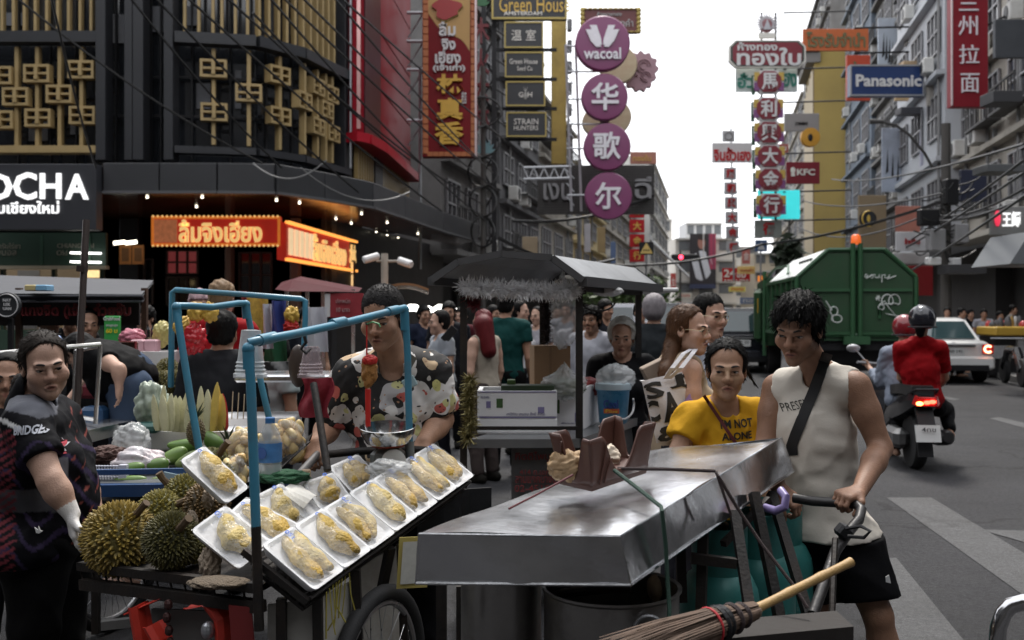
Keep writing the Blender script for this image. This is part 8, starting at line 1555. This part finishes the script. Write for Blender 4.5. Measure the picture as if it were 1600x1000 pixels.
for x,y,m_,lb in ((456,492,M_goldleaf,'gold ornament cluster hanging by the pale garment'),(455,512,mat('charm_red',(.48,.015,.01),.5),'red paper charm under the gold ornaments'),(306,487,M_goldleaf,'gold charm hanging under the blue pipe'),(328,488,M_goldleaf,'gold and red charm hanging under the near blue arch'),(285,510,M_goldleaf,'golden lantern charm at the left blue pipe'),(302,530,mat('red_foil',(.50,.02,.03),.25,0,.2,8),'shiny red foil bunch behind the left blue pipe')): lump('ornament',at(x,y,6.3 if x > 400 else 5.4),(.04,.03,.045) if 'foil' not in lb else (.06,.05,.07),m_,lb,'ornament',x+y,.45,fr=4)
mb = MB(); mb.bbox(at(460,588,5.4),(.55,.4,.04),.01); solo('noodle_table',mb,M_ss,'steel table top behind the hanging cups','table'); lump('wok',at(466,572,5.2),(.05,.03,.11),mat('dark_wok',(.05,.035,.028),.4),'brown round pan lid standing at the noodle stall','pan',3,.03)
# ------------------------------------------------------------------ the people
def cm(c,rough=.8): return mat('cloth_%s' % c,c,rough,0,.14,14,bump=.12,bscale=120,spec=.15)
def rects(v,C,right,up): d = v-np.array(C); return d @ np.array(right),d @ np.array(up)
BLK = hairmat('black_hair')
# woman at the left, dark team jersey
J = joints(at(75,HZ,3.66).xy.to_3d(),1.0,1.50)
J.update(head=at(70,571,3.62),neck=at(46,632,3.70),chest=at(52,712,3.72),hip=at(62,835,3.74),shR=at(42,664,3.50),shL=at(95,655,3.90),elR=at(80,752,3.42),wrR=at(112,803,3.42),elL=at(130,750,3.95),wrL=at(150,800,3.9),hpR=at(55,850,3.66),hpL=at(90,850,3.84),knR=at(55,975,3.62),knL=at(95,975,3.82))
r,I = person('woman in a dark team jersey with tied-back hair touching a durian, white glove',J,(.43,.27,.20),1.22,headR=rotm(.62,.16,-.12),fat=.016,hs=.93,fine=.0045,hands={'R': ((.12,-.05,-1),(.75,.5,0),.28,1)},hair='tied',female=True,gaze=(.25,-.15),arm=1.22,glove='R',hairm=hairmat('brown_black_hair',(.022,.017,.014)),hairkw=dict(extra=[(at(38,600,3.78),at(18,660,3.80),.045,.03)]))
def jersey(v):
    c = np.tile((.004,.004,.006),(len(v),1)); px = v[:,0]/v[:,1]*FPX+800; py = HZ-(v[:,2]-EYE)/v[:,1]*FPX
    c[(py-628 < 26-.25*np.abs(px-62)) & (py > 612+.0*px) & (px < 90)] = (.12,.125,.145)
    stripe = np.sin(v[:,2]*70+3*np.sin(v[:,0]*40)+v[:,1]*30) > .72; c[stripe & (py > 690)] = (.035,.025,.06); c[(np.sin(v[:,0]*90+v[:,2]*50)*np.sin(v[:,2]*110-v[:,1]*60) > .80) & (px > 108)] = (.22,.06,.05)
    c[(py > 765) & (py < 800) & (px < 100)] = (.07,.07,.08); c[(px < 24) & (py > 670) & (np.sin(py*.5+px*.3) > .2)] = (.16,.03,.04); c[(px < 34) & (np.abs(py-655-px*.5) < 4)] = (.55,.55,.55); c[(py > 715) & (py < 760) & (px > 88) & (px < 106)] = (.15,.15,.17); return c
v,f,o = cloth(r,I,'jersey',vcmat('jersey_print',.7,.1,90,var=.2,spec=.12),t=.024,g=1.26,sleeve=(.55,.62),sleeve_r=1.55,hem=-.06,neck_r=.058,amp=.006,coarse=.0085,belly=.05,cols=jersey)
trousers(r,I,'trousers',cm('040405'),1.9,t=.03); mb = MB(); T_ = tree_of(v,f)
for nm,tx,x,y,w_,h_,cc,off in (('lettering','BRIDGESTO',62,669,62,14,(.42,.44,.50),.004),('badge','R',117,692,18,22,(.52,.03,.06),.006),('badge','R',117,692,24,28,(.55,.55,.58),.003),('badge','R',117,692,24,28,(.55,.55,.58),.002)):
    mb = MB(); k = 3.45/FPX; print_on(mb,T_,tx,at(x,y,3.45 if nm == 'lettering' else 3.72),V(1,0,.06),V(-.06,0,1),w=w_*k,h=h_*k,off=off,bold=.035,back=.6 if nm == 'lettering' else .12)
    if mb.v: part(nm,mb,mat('print_%d_%d' % (int(cc[0]*99),int(cc[1]*99)),cc,.6),r)
F = Field(np.array(I['J']['neck'])-.16,np.array(I['J']['neck'])+.16,.008); F.cone(I['J']['neck']+V(0,0,-.01),I['J']['neck'].lerp(I['J']['head'],.38),.085,.074,.02); F.cone(I['J']['neck']-V(0,0,.1),I['J']['head'],.060,.052,.004,'s'); v,f = F.mesh(); surf('collar',v,f,cm('0b0b0e'),r)
mb = MB(); c = at(60,829,3.44)
for q in ([(-.012,.012),(.0,.004),(.004,-.008)],[(-.004,-.008),(.004,.0),(.012,.014)]): mb.prism([(-.014,.012),(-.002,.002),(.0,.016),(.006,.0),(.014,-.002),(.002,-.010),(-.008,-.008)],c,(1,0,0),(0,0,1),.004); break
part('bird_logo',mb,M_white,r)
# vendor behind the durian cart
J = joints(at(618,HZ,4.25).xy.to_3d(),0,1.72)
J.update(head=at(598,496,4.02),neck=at(612,560,4.16),chest=at(612,640,4.22),hip=at(618,770,4.3),shR=at(553,590,4.16),shL=at(672,585,4.20),elR=at(516,664,4.20),wrR=at(497,692,4.04),elL=at(690,655,4.22),wrL=at(663,690,4.05))
r,I = person('heavy short-haired vendor in a dog-print shirt leaning on the durian cart handle',J,(.38,.215,.14),1.28,headR=rotm(-.22,.30),fat=.012,hs=1.0,fine=.0048,hands={'R': ((-.1,-.5,-.5),(.2,.2,-1),1.1,-1),'L': ((-.3,-.5,-.5),(-.2,.2,-1),1.1,1)},hair='crop',gaze=(0,-.15),arm=1.25,hairm=hairmat('cropped_hair',(.022,.020,.020),.6),nose=1.25)
def dogprint():
    m = mat('dog_print',(.010,.009,.009),.8,0,.05); t = m.node_tree; N = t.nodes; L = t.links; b = N['Principled BSDF']; tc = N.new('ShaderNodeTexCoord'); nz = N.new('ShaderNodeTexNoise'); nz.inputs['Scale'].default_value = 13; ad = N.new('ShaderNodeMix'); ad.data_type = 'RGBA'; ad.inputs['Factor'].default_value = .045; L.new(tc.outputs['Object'],nz.inputs['Vector']); L.new(tc.outputs['Object'],ad.inputs['A']); L.new(nz.outputs['Color'],ad.inputs['B']); out = None
    for sc_,lim,pal in ((9.5,.60,((.62,.60,.58),(.56,.53,.50),(.40,.39,.39),(.62,.60,.58),(.50,.36,.22))),(15,.36,((.55,.52,.20),(.45,.10,.08),(.02,.018,.018),(.60,.58,.55),(.50,.48,.22),(.02,.02,.02))),(44,.20,((.02,.018,.018),(.35,.2,.12),(.02,.018,.018)))):
        vo = N.new('ShaderNodeTexVoronoi'); vo.inputs['Scale'].default_value = sc_; L.new(ad.outputs['Result'],vo.inputs['Vector']); cr = N.new('ShaderNodeValToRGB'); cr.color_ramp.interpolation = 'CONSTANT'; e = cr.color_ramp.elements
        while len(e) < len(pal): e.new(.5)
        for k,p in enumerate(pal): e[k].position = k/len(pal); e[k].color = (*p,1)
        sp = N.new('ShaderNodeSeparateColor'); L.new(vo.outputs['Color'],sp.inputs[0]); L.new(sp.outputs[0],cr.inputs[0]); mt = N.new('ShaderNodeMath'); mt.operation = 'LESS_THAN'; mt.inputs[1].default_value = lim; L.new(vo.outputs['Distance'],mt.inputs[0]); mx = N.new('ShaderNodeMix'); mx.data_type = 'RGBA'; L.new(mt.outputs[0],mx.inputs['Factor']); L.new(cr.outputs[0],mx.inputs['B'])
        if out is None: mx.inputs['A'].default_value = (.010,.009,.009,1)
        else: L.new(out,mx.inputs['A'])
        out = mx.outputs['Result']
    L.new(out,b.inputs['Base Color']); return m
v,f,o = cloth(r,I,'dog_print_shirt',dogprint(),t=.032,g=1.30,sleeve=(.88,.88),sleeve_r=1.75,hem=-.02,neck_r=.062,neck_drop=.03,amp=.008,coarse=.0075,belly=.05)
trousers(r,I,'trousers',cm('0c0c10'),1.9,t=.03)
mb = MB(); mb.prism([(-.055,.0),(-.01,.035),(.0,-.06),(-.03,-.045)],at(592,560,4.02),(1,0,0),(0,0,1),.006); mb.prism([(.055,.0),(.01,.035),(.0,-.06),(.03,-.045)],at(630,560,4.03),(1,0,0),(0,0,1),.006); part('collar',mb,cm('6a675e'),r); mb = MB(); mb.bbox(at(640,598,4.0),(.055,.012,.045),.004,M=Matrix.Rotation(-.5,3,'Y')); solo('phone',mb,mat('pale_phone',(.30,.40,.42),.3),'pale blue phone tucked in the vendor shirt pocket','phone')
# woman in the yellow t-shirt
J = joints(at(1140,HZ,4.2).xy.to_3d(),-.1,1.52)
J.update(head=at(1135,578,4.10),neck=at(1130,636,4.2),chest=at(1132,700,4.22),hip=at(1142,800,4.3),shR=at(1080,656,4.18),shL=at(1182,650,4.22),elR=at(1058,708,4.12),wrR=at(1108,735,4.02),elL=at(1205,706,4.2),wrL=at(1195,745,4.1))
def thanaka(p,c): m = np.exp(-((np.abs(p[:,0])-.040)**2/.00035+(p[:,2]+.028)**2/.0005))*(p[:,1] < -.03)*.35+np.exp(-(p[:,0]**2/.0002+(p[:,2]+.0)**2/.0014))*(p[:,1] < -.08)*.3; return c*(1-m[:,None])+np.array((.52,.38,.22))*m[:,None]
r,I = person('woman in a mustard yellow t-shirt leaning on the steel cart, pale powder on her cheeks',J,(.34,.195,.125),1.02,headR=rotm(-.16,.06),fat=.004,hs=.97,fine=.0045,hair='tied',female=True,gaze=(-.35,0),tint=thanaka,hairkw=dict(extra=[(at(1162,572,4.18),at(1178,598,4.2),.012,.004)]))
v,f,o = cloth(r,I,'yellow_t_shirt',mat('mustard_cotton',(.56,.30,.018),.85,0,.1,10,bump=.1,bscale=120,spec=.12),t=.022,sleeve=(.60,.60),sleeve_r=1.45,hem=-.1,neck_r=.055,amp=.007,coarse=.0075); T_ = tree_of(v,f)
for tx,x,y,w_,h_ in (("I'M NOT",1152,662,52,14),('ALONE',1152,681,50,12)): mb = MB(); k = 4.1/FPX; print_on(mb,T_,tx,at(x,y,4.1),V(1,0,.06),V(-.06,0,1),w=w_*k,h=h_*k,off=.004,bold=.03,back=.5); part('lettering',mb,mat('print_black',(.02,.018,.015),.8),r)
def strap(root,pts,w_,m,T_,d,nm='strap',off=.006):
    """a band laid over the clothes along picture points"""
    L_,R_ = [],[]
    for i,(x,y) in enumerate(pts):
        x0,y0 = pts[max(i-1,0)]; x1,y1 = pts[min(i+1,len(pts)-1)]; n_ = math.hypot(x1-x0,y1-y0) or 1; nx,ny = -(y1-y0)/n_*w_/2,(x1-x0)/n_*w_/2; 
        for lst,s_ in ((L_,1),(R_,-1)):
            o = V(0,0,EYE); dr = (at(x+nx*s_,y+ny*s_,1)-o).normalized(); h = T_.ray_cast(o,dr); p = h[0] if h[0] is not None else o+dr*d; lst.append(p-dr*off)
    mb = MB(); n = len(pts); b = V(0,.004,0); mb.add(L_+R_+[p+b for p in L_]+[p+b for p in R_],[(i,i+1,n+i+1,n+i) for i in range(n-1)]+[(2*n+i+1,2*n+i,3*n+i,3*n+i+1) for i in range(n-1)]); return part(nm,mb,m,root,True)
strap(r,[(1100+i*6,618+i*9) for i in range(10)],5,mat('maroon_strap',(.10,.012,.014),.6),T_,4.1)
# man in the white sleeveless shirt
J = joints(at(1300,HZ,3.9).xy.to_3d(),-.35,1.66)
J.update(head=at(1247,514,3.80),neck=at(1281,586,3.90),chest=at(1272,680,3.93),hip=at(1294,830,3.95),shR=at(1213,606,4.02),shL=at(1338,604,3.80),elR=at(1196,700,3.95),wrR=at(1216,763,3.66),elL=at(1376,700,3.76),wrL=at(1343,768,3.50),hpR=at(1278,850,4.0),hpL=at(1326,850,3.9),knR=at(1276,965,3.95),knL=at(1372,962,3.82),anR=at(1278,1085,4.05),anL=at(1396,1095,3.85))
r,I = person('young man in a sleeveless off-white shirt pushing the steel cart, black strap across his chest',J,(.25,.135,.085),1.0,headR=rotm(-.62,.32,.06),hs=1.02,fine=.0045,hands={'L': ((-.5,-.3,-.05),(-.15,.1,-1),1.15,1),'R': ((.6,-.3,-.5),(.3,.2,-1),1.0,-1)},hair='short',gaze=(-.15,-.15),arm=1.06,nose=1.15,brow=.75,hairkw=dict(thick=.020,seed=4))
M_tank = mat('offwhite_cotton',(.58,.54,.48),.85,0,.08,8,bump=.1,bscale=120,spec=.12); v,f,o = cloth(r,I,'sleeveless_shirt',M_tank,t=.028,hem=.0,neck_r=.051,neck_drop=.0,amp=.0055,freq=22,armhole=True,coarse=.0075,seed=11,flare=.035); T_ = tree_of(v,f); T2 = tree_of(np.concatenate([I['v'],v]),np.concatenate([I['f'],np.asarray(f)+len(I['v'])]))
trousers(r,I,'black_shorts',mat('black_shorts',(.006,.006,.007),.8,0,.3,8,bump=.2,spec=.1),.80,t=.040,amp=.007,top=.0,gl=1.06); mb = MB(); k = 3.75/FPX; print_on(mb,T_,'PRESENT',at(1252,635,3.80),V(.96,-.1,.30).normalized(),V(-.28,0,.96),w=50*k,h=13*k,off=.004,bold=.0,back=.5); part('lettering',mb,mat('print_black',(.02,.018,.015),.8),r)
sp = [(1293,552),(1288,566),(1281,586),(1272,610),(1262,634),(1252,658),(1243,680),(1237,697),(1238,712)]; strap(r,sp,17,mat('black_webbing',(.008,.008,.009),.7,0,.3,30),T2,3.8); mb = MB(); mb.prism([(-.008,-.011),(.010,-.016),(.003,.016),(-.010,.008)],at(1388,905,3.7),(1,0,0),(0,0,1),.003); part('shorts_logo',mb,M_white,r)
# background people --------------------------------------------------------------
def bg(label,px,ey,d,yaw,skin='mid',top='333338',bottom='0c0c10',hair='short',hm=None,hyaw=None,pitch=.05,female=False,g=1.0,sleeve=(.5,.5),upd=None,long=1.9,grp=None,lean=0,hairkw=None,hs=None,fine=None,armhole=False,hem=-.1,coarse=.012,name='person',sit=False):
    o = at(px,HZ,d); o.z = 0; ez = at(px,ey,d).z; H = max(.9,ez)/1.585*1.7*(1 if not upd else 1); J = joints(o,yaw,H if not sit else 1.6,lean)
    if upd: J.update({k: at(*p) for k,p in upd.items()})
    hs = hs or (.92 if female else .98); r,I = person(label,J,skin,g,headR=rotm(yaw if hyaw is None else hyaw,pitch),hs=hs,hair=hair,hairm=hm or BLK,female=female,hairkw=hairkw,group=grp,fine=fine,coarse=coarse,faceparts=abs(((yaw if hyaw is None else hyaw)+math.pi) % (2*math.pi)-math.pi) < 2.0)
    q = cloth(r,I,'shirt',cm(top) if isinstance(top,str) else top,t=.022,sleeve=None if armhole else sleeve,armhole=armhole,sleeve_r=1.35,hem=hem,coarse=.012,amp=.006,neck_r=.06)
    if bottom: trousers(r,I,'trousers',cm(bottom),long,t=.02)
    if d < 13 and not upd: shoe(r,J,cm('15130f'),(math.sin(yaw),-math.cos(yaw),0))
    return r,I,q
PI_ = math.pi
BR_ = hairmat('brown_hair',(.085,.042,.022),.4); RED_ = hairmat('red_hair',(.10,.012,.014),.4); BLO = hairmat('fair_hair',(.20,.13,.075),.55)
def glasses(r,I,m=None):
    C,R,s = I['C'],I['R'],I['hs']; T = lambda x,y,z: Vector(np.array(C)+R @ (np.array((x,y,z))*s)); mb = MB()
    for q in (-1,1): mb.tube([T(q*.033+.021*math.cos(a),-.105+.012*abs(q*.033+.021*math.cos(a))/.05,-.003+.019*math.sin(a)) for a in np.linspace(0,6.28,18)[:-1]],.0012,5,True); mb.tube([T(q*.054,-.092,.002),T(q*.076,-.03,.006),T(q*.079,.01,.004)],.0012,5)
    mb.tube([T(-.012,-.106,0),T(.012,-.106,0)],.0012,5); part('glasses',mb,m or mat('wire_frame',(.45,.38,.25),.3,.8),r)
r,I,q = bg('woman with glasses and a long brown ponytail, beige top, tote bag on her shoulder',1066,514,4.75,1.75,'fair','a08e78','2a2a30','tied',BR_,hyaw=.98,female=True,armhole=True,hem=-.02,fine=.0055,upd=dict(head=(1077,516,4.72),neck=(1058,566,4.8)),hairkw=dict(extra=[(at(1052,535,4.74),at(1042,580,4.64),.042,.036),(at(1042,580,4.64),at(1026,622,4.62),.036,.018)])); glasses(r,I)
r,I,q = bg('man with glasses and cropped hair in a pale blue white shirt, smiling towards the right',1106,494,5.45,.75,'fair','b4bccb','20242c','crop',hyaw=.55,fine=.006); glasses(r,I); strap(r,[(1102,528),(1108,545),(1114,570),(1117,600)],5,M_black,tree_of(q[0],q[1]),5.4)
# tote and box
TB = thing('tote_bag','white tote bag with black letter print and a lilac patch','bag',at(1058,680,4.6)); c = at(1056,634,4.56); k = 4.56/FPX; X_ = V(1,.12,.22).normalized(); Z_ = V(-.2,0,1).normalized(); mb = MB()
mb.sheet(lambda u,v: c+X_*((u-.5)*92*k*(.92+.08*v))+Z_*((v-.5)*100*k)+V(0,-.045*math.sin(PI_*u)*math.sin(PI_*(.1+.8*v))-.006*math.sin(u*11+v*8),0),16,16,.05); part('bag_body',mb,mat('tote_canvas',(.62,.61,.63),.8,0,.08,20,bump=.2),TB,True); Tt = tree_of(mb.v,mb.f)
for tx,dx,dz,w_,h_ in (('A',-6,2,30,46),('S',-28,32,32,26),('J',10,38,24,20),('C',-36,0,22,34),('&',-14,-38,44,24),('Q',24,34,22,24),('g',22,-38,24,24)): mb = MB(); print_on(mb,Tt,tx,c+X_*dx*k+Z_*dz*k+V(0,-.1,0),X_,Z_,w=w_*k,h=h_*k,off=.004,bold=.04,back=.2); mb.v and part('print',mb,mat('print_black',(.02,.018,.015),.8),TB)
mb = MB(); mb.sheet(lambda u,v: (lambda a,rr: c+X_*(24+15*rr*math.cos(a)*(1+.08*math.sin(6*a)))*k+Z_*(-8+22*rr*math.sin(a)*(1+.08*math.sin(5*a)))*k+V(0,-.062+.012*rr,0))(6.283*u,.02+.98*v),24,5); part('lilac_patch',mb,mat('lilac_fluff',(.30,.20,.44),.9,0,.3,30),TB); mb = MB()
for s_ in (0,14): P_ = [at(1040+s_*.4,592,4.52),at(1050+s_,575,4.5),at(1068+s_,552,4.55),at(1080+s_*.5,545,4.66)]; mb.sheet(lambda u,v: P_[min(int(v*3),2)].lerp(P_[min(int(v*3),2)+1],v*3-min(int(v*3),2))+V((u-.5)*.022,0,0),2,9,.004)
part('handle',mb,mat('tote_canvas',(.62,.61,.63),.8),TB); mb = MB(); mb.bbox(at(1032,588,4.78),(46*4.78/FPX,.12,50*4.78/FPX),.004,M=Matrix.Rotation(-.45,3,'Y')); BX = solo('parcel_box',mb,mat('grey_carton',(.26,.20,.155),.8,0,.15,8),'tilted grey brown carton under the woman\'s arm','box'); 
r,I,q = bg('woman in a pale cloth cap and black t-shirt with white print behind the bucket',972,528,6.3,-.15,'mid','101013','0c0c10',None,pitch=.12,female=True,g=1.05,fine=.006)
hair_mesh(r,I['C'],I['R'],I['hs']*1.06,'tied',mat('cap_cloth',(.46,.45,.41),.85,0,.1,20,bump=.5),fineness=.008,name='cap',thick=.02); T_ = tree_of(q[0],q[1])
for x,y,w_,h_ in ((972,580,26,8),(976,590,20,6)): mb = MB(); print_on(mb,T_,'▬█',at(x,y,6.2),V(1,0,0),V(0,0,1),w=w_*6.2/FPX,h=h_*6.2/FPX,off=.006,back=.5); mb.v and part('print',mb,M_white,r)
bg('man in a white long-sleeved shirt looking towards the camera behind the cart',925,500,8.9,-.45,'tan','a9aab2','14141a','short',g=1.05,sleeve=(1.9,1.9),fine=.008)
bg('older man with glasses peering past the cart post',905,496,9.6,-.2,'tan','8f9096','14141a','crop')
bg('man in a teal t-shirt seen from behind, dark bag strap on his back',790,478,9.6,PI_-.2,'mid','0e3a38','0c0c0e','short',g=1.12)
bg('woman with long dark red hair in a diamond-pattern vest seen from behind',755,504,9.2,PI_+.9,'fair','a39a8c','403836','back',RED_,female=True,armhole=True,hem=-.0,hairkw=dict(extra=[(at(755,508,9.12),at(764,548,9.06),.095,.07)]))
bg('woman in a grey tee with tied black hair looking at her phone',688,504,9.4,-1.2,'fair','8e939a','12121a','tied',female=True)
mb = MB(); mb.bbox(at(702,522,9.2),(.08,.012,.16),.005,M=Matrix.Rotation(.7,3,'Y')); solo('phone',mb,M_black,'dark phone held by the woman in the grey tee','phone')
bg('man in a dark jacket facing the camera at the left of the canopy cart',701,488,11.5,.0,'mid','15161c','0c0c10','short'); bg('woman in a white blouse facing right, seen through the canopy cart',812,487,11,1.1,'fair','b5b4b6','1c1c22','tied',female=True); bg('woman with black hair in a light top behind the hanging bag',840,494,12.5,-.6,'fair','8c8a90','1c1c22','tied',female=True); bg('person in dark clothes behind the two men at the cart',945,484,12,.7,'mid','1a1c22','14141a','short'); bg('person in a pale shirt far behind the bucket',885,484,14,-.3,'mid','7d8088','14141a','short'); bg('person in a blue shirt far behind the canopy cart',868,488,15,.3,'mid','3a4658','14141a','short')
r,I,q = bg('person in a dark green grey jacket and patterned cap seen from behind',1022,486,8.3,PI_-.3,'mid','23272a','101014',None,g=1.25,sleeve=(1.9,1.9)); hair_mesh(r,I['C'],I['R'],1.05,'tied',mat('patterned_cap',(.20,.18,.19),.7,0,.9,14),fineness=.01,name='cap',thick=.02)
bg('man with black hair in a charcoal shirt seen from behind beside the fruit cart',347,520,5.6,PI_,'tan','1f2024','101014','bowl',g=1.3,sleeve=(.9,.9)); bg('fair-haired person in a red top seen from behind',346,468,6.5,PI_-.1,'fair','8c0d14','14141a','bowl',BLO,g=1.25,sleeve=(.9,.9)); bg('person in dark clothes and a pale pink cap beyond the red top',312,478,7.6,.3,'mid','16161a','101014','bowl',hairmat('pink_cap',(.42,.30,.32),.8))
bg('woman in black bending over a stall, jeans, arm reaching down',205,560,5.8,-PI_/2,'fair','08080a','3f4d62','tied',hyaw=-1.4,pitch=.9,female=True,g=1.2,sleeve=(.4,.4),upd=dict(hip=(205,595,5.8),hpL=(206,606,5.7),hpR=(206,606,5.95),chest=(172,575,5.8),neck=(148,556,5.8),head=(128,552,5.8),shL=(158,560,5.62),shR=(158,562,5.98),elL=(186,577,5.5),wrL=(186,600,5.5),elR=(135,600,5.9),wrR=(104,630,5.8)))
bg('person in a dark tee with pink back print by the left stall',74,498,8,1.9,'mid','17161a','101014','bowl',hyaw=1.2,g=1.1); bg('person with black hair at the left edge behind the jersey woman',12,592,4.6,.4,'mid','121216','101014','back',female=True,g=1.1); bg('man in a white shirt looking down at the noodle stall',432,552,7,-.9,'tan','a4b0b0','14141a','short',pitch=.5); bg('dark figure with long hair near the green price sign',138,508,7.2,.5,'mid','0d0d10','101014','back',female=True)
for i,(px,ey,d,yw,tp,lb) in enumerate(((1480,488,25,-.4,'2a221c','woman with fair hair in dark clothes on the right pavement'),(1502,489,24.5,.8,'8d8d92','person in a pale top on the right pavement'),(1516,491,26,.2,'101014','person in black beside the pale-topped person'),(1537,491,25,-.3,'8f8f96','person in a white apron at the yellow stall'),(1562,494,25,.2,'6e1118','person in a red top behind the yellow stall'),(1582,484,26,.9,'77736e','tall person in a grey shirt behind the yellow stall'),(1447,492,30,-.5,'1b1b20','person in dark clothes between the white car and the wall'))): bg(lb,px,ey,d,yw,'mid',tp,'14141a','short',coarse=.016)
for q in (('man in a navy polo in the crowd left of the canopy cart',662,492,13,.6,'mid','1c2233'),('woman in a maroon top in the crowd by the stall lamps',722,494,13.5,-.5,'fair','4a1a22'),('person in a white tee between the car and the cart',1000,488,13,.4,'mid','9a9ca4'),('person in a grey top deep in the crowd behind the tinsel',770,490,15,.9,'mid','55585f'),('vendor in black under the left stall roof',110,494,8.6,.6,'mid','121214'),('woman in a beige top behind the left stall counter',228,498,9.4,-.3,'fair','8a7460'),('man in a dark tee beyond the maroon cart',478,498,10.5,.5,'tan','20242c')): bg(*q)
# scooter riders
def rider(label,up,top,yaw,hm,helm,coarse=.010,sleeve=(.75,.75),hairc=None,bottom='0a0a0d'):
    J = joints(at(1440,HZ,9.9).xy.to_3d(),yaw,1.6); J.update({k: at(*p) for k,p in up.items()}); r,I = person(label,J,'mid',1.02,headR=rotm(yaw,0),hs=.98,hair=None,coarse=coarse,faceparts=False); cloth(r,I,'shirt',cm(top),t=.026,sleeve=sleeve,sleeve_r=1.4,hem=-.06,coarse=.010,amp=.007); trousers(r,I,'trousers',cm(bottom),1.9,t=.02)
    C,R = I['C'],I['R']; F = Field(C-.2,C+.22,.009); F.ell(C+np.array((0,0,.03)),(.128,.142,.135),R,.02); F.ell(C+R @ np.array((0,-.14,-.03)),(.085,.10,.07),R,.02,'s'); F.cut(C+np.array((0,0,-.075)),(0,0,-1)); v,f = F.mesh(); h = surf('helmet',relax(v,f,1),f,helm,r); mb = MB(); mb.tube([Vector(C+R @ np.array((.128*math.cos(a),.142*math.sin(a),-.055))) for a in np.linspace(-.3,PI_+.3,18)],.008,6); part('helmet_rim',mb,M_black,h)
    return r,I,h
r,I,h = rider('passenger in a red t-shirt and black helmet on the back of the scooter',dict(hip=(1443,628,9.95),hpL=(1424,634,10),hpR=(1462,634,10),chest=(1438,580,9.92),neck=(1438,531,9.9),head=(1441,502,9.88),shL=(1407,545,9.95),shR=(1469,543,9.9),elL=(1408,590,10.05),wrL=(1420,604,10.3),elR=(1476,590,10.05),wrR=(1460,610,10.3),knL=(1402,650,10.4),knR=(1478,640,10.4),anL=(1400,700,10.25),anR=(1484,672,10.1)),'86060f',PI_,None,mat('black_helmet',(.014,.015,.022),.2,0,.1,3,coat=.5))
mb = MB(); C = at(1437,481,9.73); mb.tube([C+V(.028*math.cos(a),0,.03*math.sin(a)) for a in np.linspace(0,6.28,16)[:-1]],.004,5,True); part('helmet_mark',mb,mat('helmet_print',(.35,.37,.42),.4),h); F = Field(np.array(I['C'])-.25,np.array(I['C'])+.2,.010); F.cone(at(1438,515,9.84),at(1438,521,9.84),.05,.04,.02); v,f = F.mesh(); surf('hair',v,f,BLK,r)
rider('scooter driver in a grey blue top and dark red helmet',dict(hip=(1412,628,10.4),hpL=(1400,634,10.45),hpR=(1428,634,10.45),chest=(1408,585,10.5),neck=(1408,545,10.55),head=(1414,515,10.55),shL=(1385,552,10.5),shR=(1440,552,10.5),elL=(1376,596,10.6),wrL=(1358,574,10.9),elR=(1446,590,10.6),wrR=(1450,575,10.95),knL=(1392,650,10.95),knR=(1440,645,10.95),anL=(1392,700,10.9),anR=(1440,700,10.9)),'7e8694',PI_,None,mat('red_helmet',(.20,.012,.02),.25,0,.1,3,coat=.4),sleeve=(1.7,1.7))
